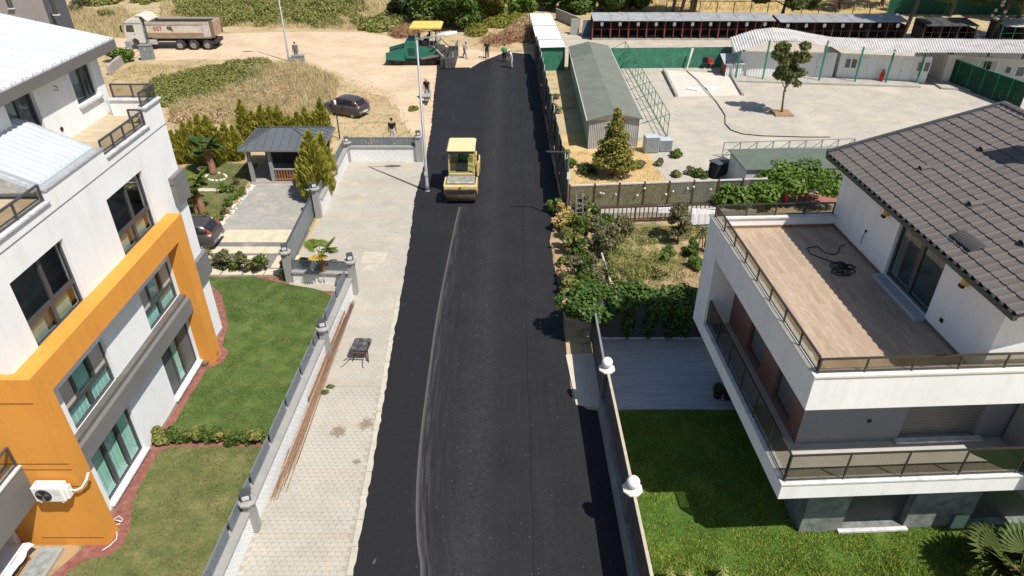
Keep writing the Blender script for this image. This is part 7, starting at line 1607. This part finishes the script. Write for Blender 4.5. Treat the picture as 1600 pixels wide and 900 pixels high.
patch('brush_pile', 'brown and grey heap of dry twigs behind the workers', [(755, 66), (785, 50), (836, 48), (838, 70), (800, 66), (768, 76)], 9000, .045, lf_brown, .9, 'brush', 10., 36)
patch('dry_scrub', 'grey dry thicket at the end of the patched fence', [(790, 50), (830, 34), (840, 60), (815, 62)], 4200, .05, lf_drygrey, 1.1, asp=8., nb=18)
patch('scrub', 'green weeds growing between the brush heaps', [(735, 62), (760, 44), (800, 40), (830, 30), (800, 30), (740, 45)], 5200, .16, lf_yel, 1.0, nb=26)
dg = [M('straw_a', (.56, .45, .25), .9, .3, 1., bump=0), M('straw_b', (.45, .35, .19), .9, .3, 1., bump=0), M('straw_c', (.27, .26, .10), .9, .3, 1., bump=0)]
def pg_(*uv): return [tuple(G(u, v)[:2]) for u, v in uv]
blades('dry_grass', pg_((265, 168), (330, 155), (400, 125), (455, 118), (470, 150), (440, 175), (380, 185), (280, 190)), 22000, .8, .04, dg, [.55, .3, .15], 0., .8, .4, 'tall straw growing through the dry brush below the brambles', 'grass')
blades('dry_grass', pg_((395, 105), (470, 100), (530, 125), (520, 180), (470, 195), (300, 195), (260, 180), (380, 150)), 30000, .75, .045, dg, [.6, .3, .1], 0., .7, .3, 'tall golden dry grass around the parked hatchback', 'grass')
blades('dry_grass', pg_((100, 20), (190, 15), (250, 40), (200, 60), (150, 60), (100, 45)), 14000, .7, .06, dg, [.5, .35, .15], 0., .7, .3, 'dry yellow grass beside the charcoal house wall', 'grass')
blades('dry_grass', pg_((250, 45), (360, 42), (560, 48), (640, 30), (620, -10), (250, -10)), 40000, .5, .06, dg, [.4, .3, .3], 0., .7, .35, 'pale dry grass covering the field behind the track', 'grass')
blades('dry_grass', pg_((170, 118), (215, 100), (330, 106), (250, 130), (200, 130)), 6000, .3, .035, dg, [.5, .35, .15], 0., .7, .35, 'short dry grass beside the stone stub wall', 'grass')
blades('dry_grass', pg_((520, 110), (620, 150), (650, 215), (520, 215), (480, 190)), 7000, .16, .035, dg, [.6, .3, .1], 0., .8, .45, 'sparse dry grass on the bare ground behind the hatchback', 'grass')
blades('dry_grass', pg_((870, 18), (1600, 18), (1800, -60), (860, -60)), 40000, .6, .09, dg, [.65, .3, .05], 0., .7, .3, 'golden dry grass of the field behind the pines', 'grass')
V, F = leaves([((0, 0, .5), (.9, .6, .5))], 1, .1)
for (u, v, l) in ((190, 97, 'dense bright green shrub growing over the stone stub wall'),): bush('shrub', l, P(u, v), 1.3, 1.4, lf_bright, 2200, .16)
for (u, v, r, h, m, l) in ((125, 18, 1.6, 2.2, lf_olive, 'grey-green shrub on the dry field above the tipper cab'), (168, 28, .9, .8, lf_scrub, 'small round green shrub in the dry yellow grass'), (465, 5, 1.2, 1.8, lf_olive, 'grey-green shrub beside the far lamp pole'), (646, 172, .35, .3, lf_scrub, 'small green weed near the man with the straw hat')): bush('shrub', l, P(u, v), r, h, m, 1300, .16)
# ---- trees behind the paver
for (u, v, h, r, m, l) in ((640, 30, 3.6, 2.6, lf_dark, 'dark round tree at the edge of the path behind the paver'), (680, 40, 4.8, 3.0, lf_mid, 'large dense green tree right behind the yellow canopy'), (715, 45, 4.4, 2.8, lf_mid, 'dense green tree between the canopy and the yellowish tree'), (762, 32, 4.0, 3.0, lf_yel, 'yellow-green leafy tree behind the workers'), (812, 22, 4.0, 2.6, lf_bright, 'bright green tree beside the white roof shed'), (735, 5, 5, 3.2, lf_dark, 'dark tree rising behind the dense green ones'), (862, 14, 4.5, 2.6, lf_dark, 'dark tree behind the low concrete wall'), (900, 20, 3.6, 2.4, lf_mid, 'green tree over the end of the kennel row'), (945, 17, 4., 2.8, lf_dark, 'dark tree behind the zinc roofed kennels'), (992, 16, 4.2, 2.6, lf_dark, 'dark thicket tree before the golden field')):
    tree('leafy_tree', l, 'tree', P(u, v), h, r, .3, m, 6500, .26, 14, .14, 'trees behind the site')
# ---- pines over the kennels
def pine(label, loc, h, r, lean, z0, n=5200):
    T = thing('pine_tree', label, 'tree', loc, 0, 'pines behind the kennels'); mb = MB(); top = Vector((lean[0], lean[1], h*.85))
    mb.tube([(0, 0, -.1), top*.35+Vector((.08, 0, 0)), top*.7, top], [.24, .2, .15, .06], 9)
    bl = []
    for i in range(11):
        a = i*2.4; f = .5+.5*i/11; p0 = top*f; e = p0+Vector((r*math.cos(a)*(1.15-f*.4), r*math.sin(a)*(1.15-f*.4), .6)); mb.tube([p0, (p0+e)/2+Vector((0, 0, .2)), e], [.08, .05, .02], 5)
        if e.z > z0: bl.append((tuple(e), (r*.42, r*.42, r*.24)))
    mb.obj('trunk', pbark, T); V, F = leaves(bl+[(tuple(top), (r*.5, r*.5, r*.3))], n, .22, 3.2, .3, .4); npmesh('crown', V, F, lf_pine, T)
for (u, v, h, r, ln, l) in ((1050, 24, 9, 2.6, (.4, 0), 'slanting pine with a pale scar behind the zinc kennel roof'), (1062, 25, 9.5, 2.4, (1.2, 0), 'second slanting pine of the pair behind the kennel roof'), (1079, 24, 10, 2.2, (-.2, 0), 'straight slim pine before the golden field'), (1083, 22, 10, 2.2, (.6, .2), 'slim pine leaning away from its straight neighbour'), (1213, 45, 5.6, 3.2, (.9, .3), 'spreading pine leaning over the wavy canopy'), (1407, 64, 10, 3.2, (1.1, 0), 'thick leaning pine trunk beside the dark kennels'), (1483, 26, 10, 3.0, (.4, 0), 'pine standing against the dark green net fence'), (1546, 62, 7.6, 3.2, (1.4, .2), 'broad pine hung with small wooden boxes'), (1376, 10, 8, 2.6, (.2, 0), 'far pine on the golden field'), (1310, 14, 5.6, 2.8, (-.3, 0), 'far pine with low boughs over the frame fence'), (1590, 30, 6.5, 3.2, (0, 0), 'dark pine beyond the pale brown kennel')):
    pine(l, P(u, v), h, r, ln, 2.6)
bx_ = MB().bev(-.14, .14, -.12, .12, 0, .28, .02).mesh('nest_box', M('nest_box_wood', (.50, .42, .34), .8))
for (u, v) in ((1565, 10), (1556, 18), (1570, 20), (1550, 26), (1555, 30), (1568, 5)):
    p = PY(u, v, G(1546, 62).y-.5); o = link('nest_box', bx_); o.location = p; o.rotation_euler = (.2, .1, u); tag(o, 'small pale wooden nest box hung on the broad pine', 'nest box', 'nest boxes on the pine')
# ---- courtyard tree in its stone ring, yard conifer
CT_ = tree('courtyard_tree', 'young round-headed tree standing alone in the courtyard', 'tree', P(1221, 178), 6.0, 1.7, 2.0, Mleaf('leaf_court', (.12, .155, .055), .4, .4), 3000, .19, 22, .09, rr=.28)
o = MB().loft([[(-.75, -.75, 0), (.75, -.75, 0), (.75, .75, 0), (-.75, .75, 0)], [(-.7, -.7, .16), (.7, -.7, .16), (.7, .7, .16), (-.7, .7, .16)]]).obj('tree_pit', M('pit_earth', (.30, .19, .11), .95)); o.location = P(1221, 178, .006); tag(o, 'square earth pit edged with stone around the courtyard tree', 'tree pit')
V, F = leaves([((.55*(1.1-f)*math.cos(f*61), .55*(1.1-f)*math.sin(f*61), .45+3.2*f+.25*math.sin(f*40)), (.85*(1.08-f)+.16, .85*(1.08-f)+.16, .45)) for f in np.linspace(0, 1, 34)], 8500, .13)
YT = thing('yard_tree', 'bushy yellow-green tree in front of the long shed', 'tree', P(957, 275)); mb = MB()
for dx in (-.25, 0, .3): mb.tube([(0, 0, 0), (dx, .1, .8), (dx*2, .1, 2.)], [.08, .06, .03], 6)
mb.obj('trunk', bark, YT); npmesh('crown', V+np.array([0, 0, .35]), F, Mleaf('leaf_laurel', (.165, .18, .04), .35), YT)
for (u, v, r, h, m, l) in ((1000, 262, .5, .5, lf_olive, 'low grey-green plant right of the yard tree'), (1030, 258, .35, .35, lf_olive, 'small grey-green plant on the straw ground'), (1058, 245, .5, .5, lf_mid, 'green plant beside the steel cabinets'), (1055, 275, .4, .3, lf_olive, 'low sage plant on the straw by the courtyard edge'), (1078, 272, .4, .4, lf_olive, 'sage plant beside the courtyard paving'), (1094, 276, .5, .5, lf_mid, 'round green plant beside the black bin'), (868, 178, .7, .7, lf_olive, 'grey-green bush between the patched fence and long shed'), (865, 155, .6, .5, lf_olive, 'smaller grey bush along the patched fence'), (880, 250, .6, .9, lf_mid, 'green bush inside the patched fence'), (890, 262, .5, .7, lf_bright, 'bright bush at the end of the patched fence'), (920, 272, .8, .5, lf_dark, 'dark low bush in the shade of the yard tree')): bush('yard_plant', l, P(u, v), r, h, m, 420, .12, 'plants of the straw yard', 'plant')
# ---- vine arbours
def vine(name, label, blist, n, size, mat, stems, loc):
    T = thing(name, label, 'vine', loc); L0 = np.array(loc)
    mb = MB()
    for a, b in stems: mb.tube([Vector(a)-Vector(loc), (Vector(a)+Vector(b))/2-Vector(loc)+Vector((.08, 0, 0)), Vector(b)-Vector(loc)], [.05, .04, .03], 6)
    mb.obj('stem', bark, T); V, F = leaves([(tuple(np.array(c)-L0), r) for c, r in blist], n, size, 1.25, .7, .5); npmesh('foliage', V, F, mat, T)
bl = []
for i in range(26): f = RG.random(); q = RG.random(); p = G(1195+115*f, 296-38*q, 1.5); bl.append(((p.x, p.y, 1.35+RG.uniform(-.3, .3)), (.9, .7, .5)))
for i in range(14): p = G(1130+80*RG.random(), 300+12*RG.random(), .9); bl.append(((p.x, p.y, .9), (.6, .4, .8)))
p = G(1240, 300); vine('grape_vine', 'sunlit grape vine over an arbour behind the terraced house', bl, 8000, .19, lf_bright, [((p.x, p.y, 0), (p.x, p.y+.5, 1.5)), ((p.x+3, p.y, 0), (p.x+3, p.y+.6, 1.5))], tuple(p))
bl = []
for i in range(40): x = RG.uniform(3.0, 8.6); bl.append(((x, 24.4+RG.uniform(-.5, .7), 1.75+RG.uniform(-.5, .35)), (.6, .5, .42)))
for x in (5.0, 5.9, 6.8, 7.4): bl.append(((x, 24.0, .9), (.35, .2, .8)))
for i in range(10): bl.append(((3.0+RG.uniform(-.7, .6), 24.2+RG.uniform(-.6, .9), 1.7+RG.uniform(-.5, .6)), (.55, .55, .45)))
vine('climbing_vine', 'thick climbing vine spilling over the dark patio wall', bl, 15000, .14, Mleaf('leaf_vine', (.055, .12, .022), .4), [((4.2, 24.5, 0), (4.3, 24.4, 1.7)), ((6.8, 24.5, 0), (6.7, 24.4, 1.7))], (5.5, 24.4, 0))
# ---- roadside garden shrubs, each its own
for (u, v, r, h, m, l) in ((866, 330, .45, .8, lf_mid, 'round green shrub at the foot of the patched fence'), (880, 345, .5, .9, lf_cream, 'cream-flowered shrub on the asphalt verge'), (872, 358, .45, .8, lf_cream, 'pale yellow shrub next to the cream-flowered one'), (890, 372, .55, 1.3, lf_yel, 'tall yellow-green conifer-like shrub on the verge'), (884, 392, .5, 1.2, lf_scrub, 'yellowing shrub below the ladder'), (895, 400, .5, 1.1, lf_scrub, 'olive shrub on the verge beside the stick plants'), (920, 350, .55, 1.1, lf_mid, 'round green bush at the end of the picket rail'), (908, 340, .4, 1.3, lf_olive, 'thin grey bush behind the ladder'), (900, 425, .55, .9, lf_olive, 'grey-green bush on the stony verge'), (885, 445, .45, .7, lf_olive, 'low grey bush above the climbing vine'), (915, 435, .5, .8, lf_dark, 'dark bush between the verge and the white stick'), (925, 410, .6, 1.2, lf_olive, 'olive bush beside the fig leaves'), (935, 440, .55, .7, lf_olive, 'broad-leaved grey-blue plant near the vine'), (905, 385, .5, 1.4, lf_mid, 'tall green shrub between the ladder and the olive bush'), (912, 368, .45, 1.2, lf_scrub, 'yellowish shrub at the foot of the ladder'), (898, 412, .5, 1.2, lf_mid, 'green shrub beside the grey-green bush on the verge'), (915, 455, .6, 1.0, lf_mid, 'green bush pressed against the climbing vine'), (890, 460, .5, .8, lf_scrub, 'olive bush at the asphalt edge above the vine'), (878, 415, .3, .5, lf_scrub, 'small olive weed on the stony verge'), (882, 432, .35, .5, lf_drygrey, 'dry grey weed on the stony verge'), (930, 385, .6, 1.5, lf_olive, 'tall grey olive bush behind the white stick'), (945, 365, .5, .9, lf_mid, 'green bush in front of the picket rail end'), (1040, 408, .45, .6, lf_mid, 'low green bush in the bare garden soil'), (1085, 420, .4, .5, lf_bright, 'small bright plant near the white balcony wall'), (1078, 398, .45, .6, lf_mid, 'round green plant under the black stand')):
    bush('verge_shrub', l, P(u, v), r*1.15, h*1.25, m, 950, .10, 'shrubs along the right verge', rr=.36, nb=14)
for (u, v, h, r, l) in ((950, 408, 2.3, .9, 'loose grey olive tree at the garden edge'), (1058, 378, 2.6, .75, 'slim grey olive tree in front of the picket rail'), (965, 392, 2.0, .8, 'second loose olive tree beside the first')): tree('olive_tree', l, 'tree', P(u, v), h, r, .5, lf_olive, 1500, .09, 9, .05, 'olive trees of the garden', asp=2.6)
lf_corn = Mleaf('leaf_corn', (.14, .185, .045), .35)
random.seed(11)
for i in range(20):
    u, v = [(955, 425), (965, 415), (975, 425), (985, 432), (995, 420), (1005, 428), (1015, 420), (1024, 425), (960, 440), (975, 445), (990, 445), (1000, 440), (1010, 436), (985, 405), (975, 398), (1030, 437), (1046, 432), (1020, 412), (1000, 405), (950, 432)][i]
    T = thing('pepper_stalk', 'leafy upright garden stalk in the vegetable rows', 'plant', P(u, v), i*1.3, 'stalks of the vegetable rows'); h = random.uniform(1.0, 1.6); mb = MB(); mb.tube([(0, 0, 0), (.05, .02, h)], .012, 5); mb.obj('stem', M('green_stem', (.16, .17, .06), .8), T)
    n = 85; z = RG.uniform(.15, 1, n)*h; a = RG.uniform(0, 6.28, n); d = np.stack([np.cos(a), np.sin(a), RG.uniform(-.9, .3, n)], 1); s = RG.uniform(.16, .34, n)[:, None]; p0 = np.stack([.05*z/h+RG.normal(0, .15, n), RG.normal(0, .15, n), z], 1); w = np.cross(d, [0, 0, 1.]); w /= np.linalg.norm(w, axis=1)[:, None]
    V = np.stack([p0, p0+d*s*.5+w*s*.10, p0+d*s, p0+d*s*.5-w*s*.10], 1).reshape(-1, 3); npmesh('foliage', V, np.arange(4*n).reshape(-1, 4), lf_corn, T)
a, b = G(940, 395, 1.0), G(957, 450, 0); tag(MB().tube([tuple(b), (a.x, a.y, 1.0)], .05, 7).obj('white_stick', M('limewash', (.55, .54, .50), .8)), 'leaning limewashed stick among the garden plants', 'stick')
blades('grass', [tuple(p) for p in pg_((970, 358), (1110, 350), (1110, 372), (1000, 385))], 9000, .10, .03, [grm[0], grm[1], dg[0]], [.5, .3, .2], .006, .8, .3, 'patchy green grass before the picket rail', 'grass')
blades('grass', [tuple(p) for p in pg_((1020, 400), (1095, 390), (1095, 455), (1010, 455))], 6000, .10, .03, [grm[0], dg[1], dg[0]], [.4, .3, .3], .006, .8, .4, 'thin dry grass in the garden by the white balcony', 'grass')
blades('straw', [(2.95, 37.5), (2.9, 46), (9.5, 46), (10.4, 37.5)], 9000, .10, .03, dg, [.7, .25, .05], .01, 1.5, .2, 'loose yellow straw spread over the yard behind the net screen', 'straw')
blades('grass', [(4.0, 10.8), (3.8, 13.6), (10, 14.6), (17, 13.9), (17, 10.8)], 34000, .17, .022, [grm[1], grm[2], grm[3]], [.45, .5, .05], .01, 1., .5, 'tall sunlit lime-green grass at the foot of the terraced house', 'grass', hfun=lambda x, y: .35+.75*np.clip((13.5-y)/1.2, 0, 1))
# seedlings at the foot of the frame
for (u, v, l) in ((1048, 890, 'young broad-leaved seedling near the roadside wall'), (1076, 892, 'second young seedling next to the one by the wall'), (1132, 884, 'taller young seedling standing apart in the grass')):
    T = thing('seedling', l, 'plant', (G(u, v).x*.96, G(u, v).y*.96, 0)); mb = MB(); mb.tube([(0, 0, 0), (0, 0, .7)], .012, 5); mb.obj('stem', M('green_stem'), T)
    n = 26; a = np.arange(n)*2.4; z = .35+.38*np.arange(n)/n; d = np.stack([np.cos(a), np.sin(a), np.full(n, -.35)], 1); p0 = np.stack([0*z, 0*z, z], 1); s = (.24-.1*np.arange(n)/n)[:, None]; w = np.cross(d, [0, 0, 1.]); w /= np.linalg.norm(w, axis=1)[:, None]
    V = np.stack([p0, p0+d*s*.5+w*s*.2, p0+d*s, p0+d*s*.5-w*s*.2], 1).reshape(-1, 3); npmesh('foliage', V, np.arange(4*n).reshape(-1, 4), Mleaf('leaf_seedling', (.20, .25, .08), .2), T)
# small pots by the house corner
for (u, v, l) in ((1120, 622, 'dark flower pot on the shaded patio'), (1136, 624, 'dark flower pot beside the first on the patio')):
    T = thing('flower_pot', l, 'pot', (G(u, v).x, G(u, v).y, .05)); MB().lathe([(.14, 0), (.2, .32), (.17, .32)], 12).obj('pot', black, T); V, F = leaves([((0, 0, .45), (.22, .22, .2))], 120, .09); npmesh('foliage', V, F, lf_dark, T)
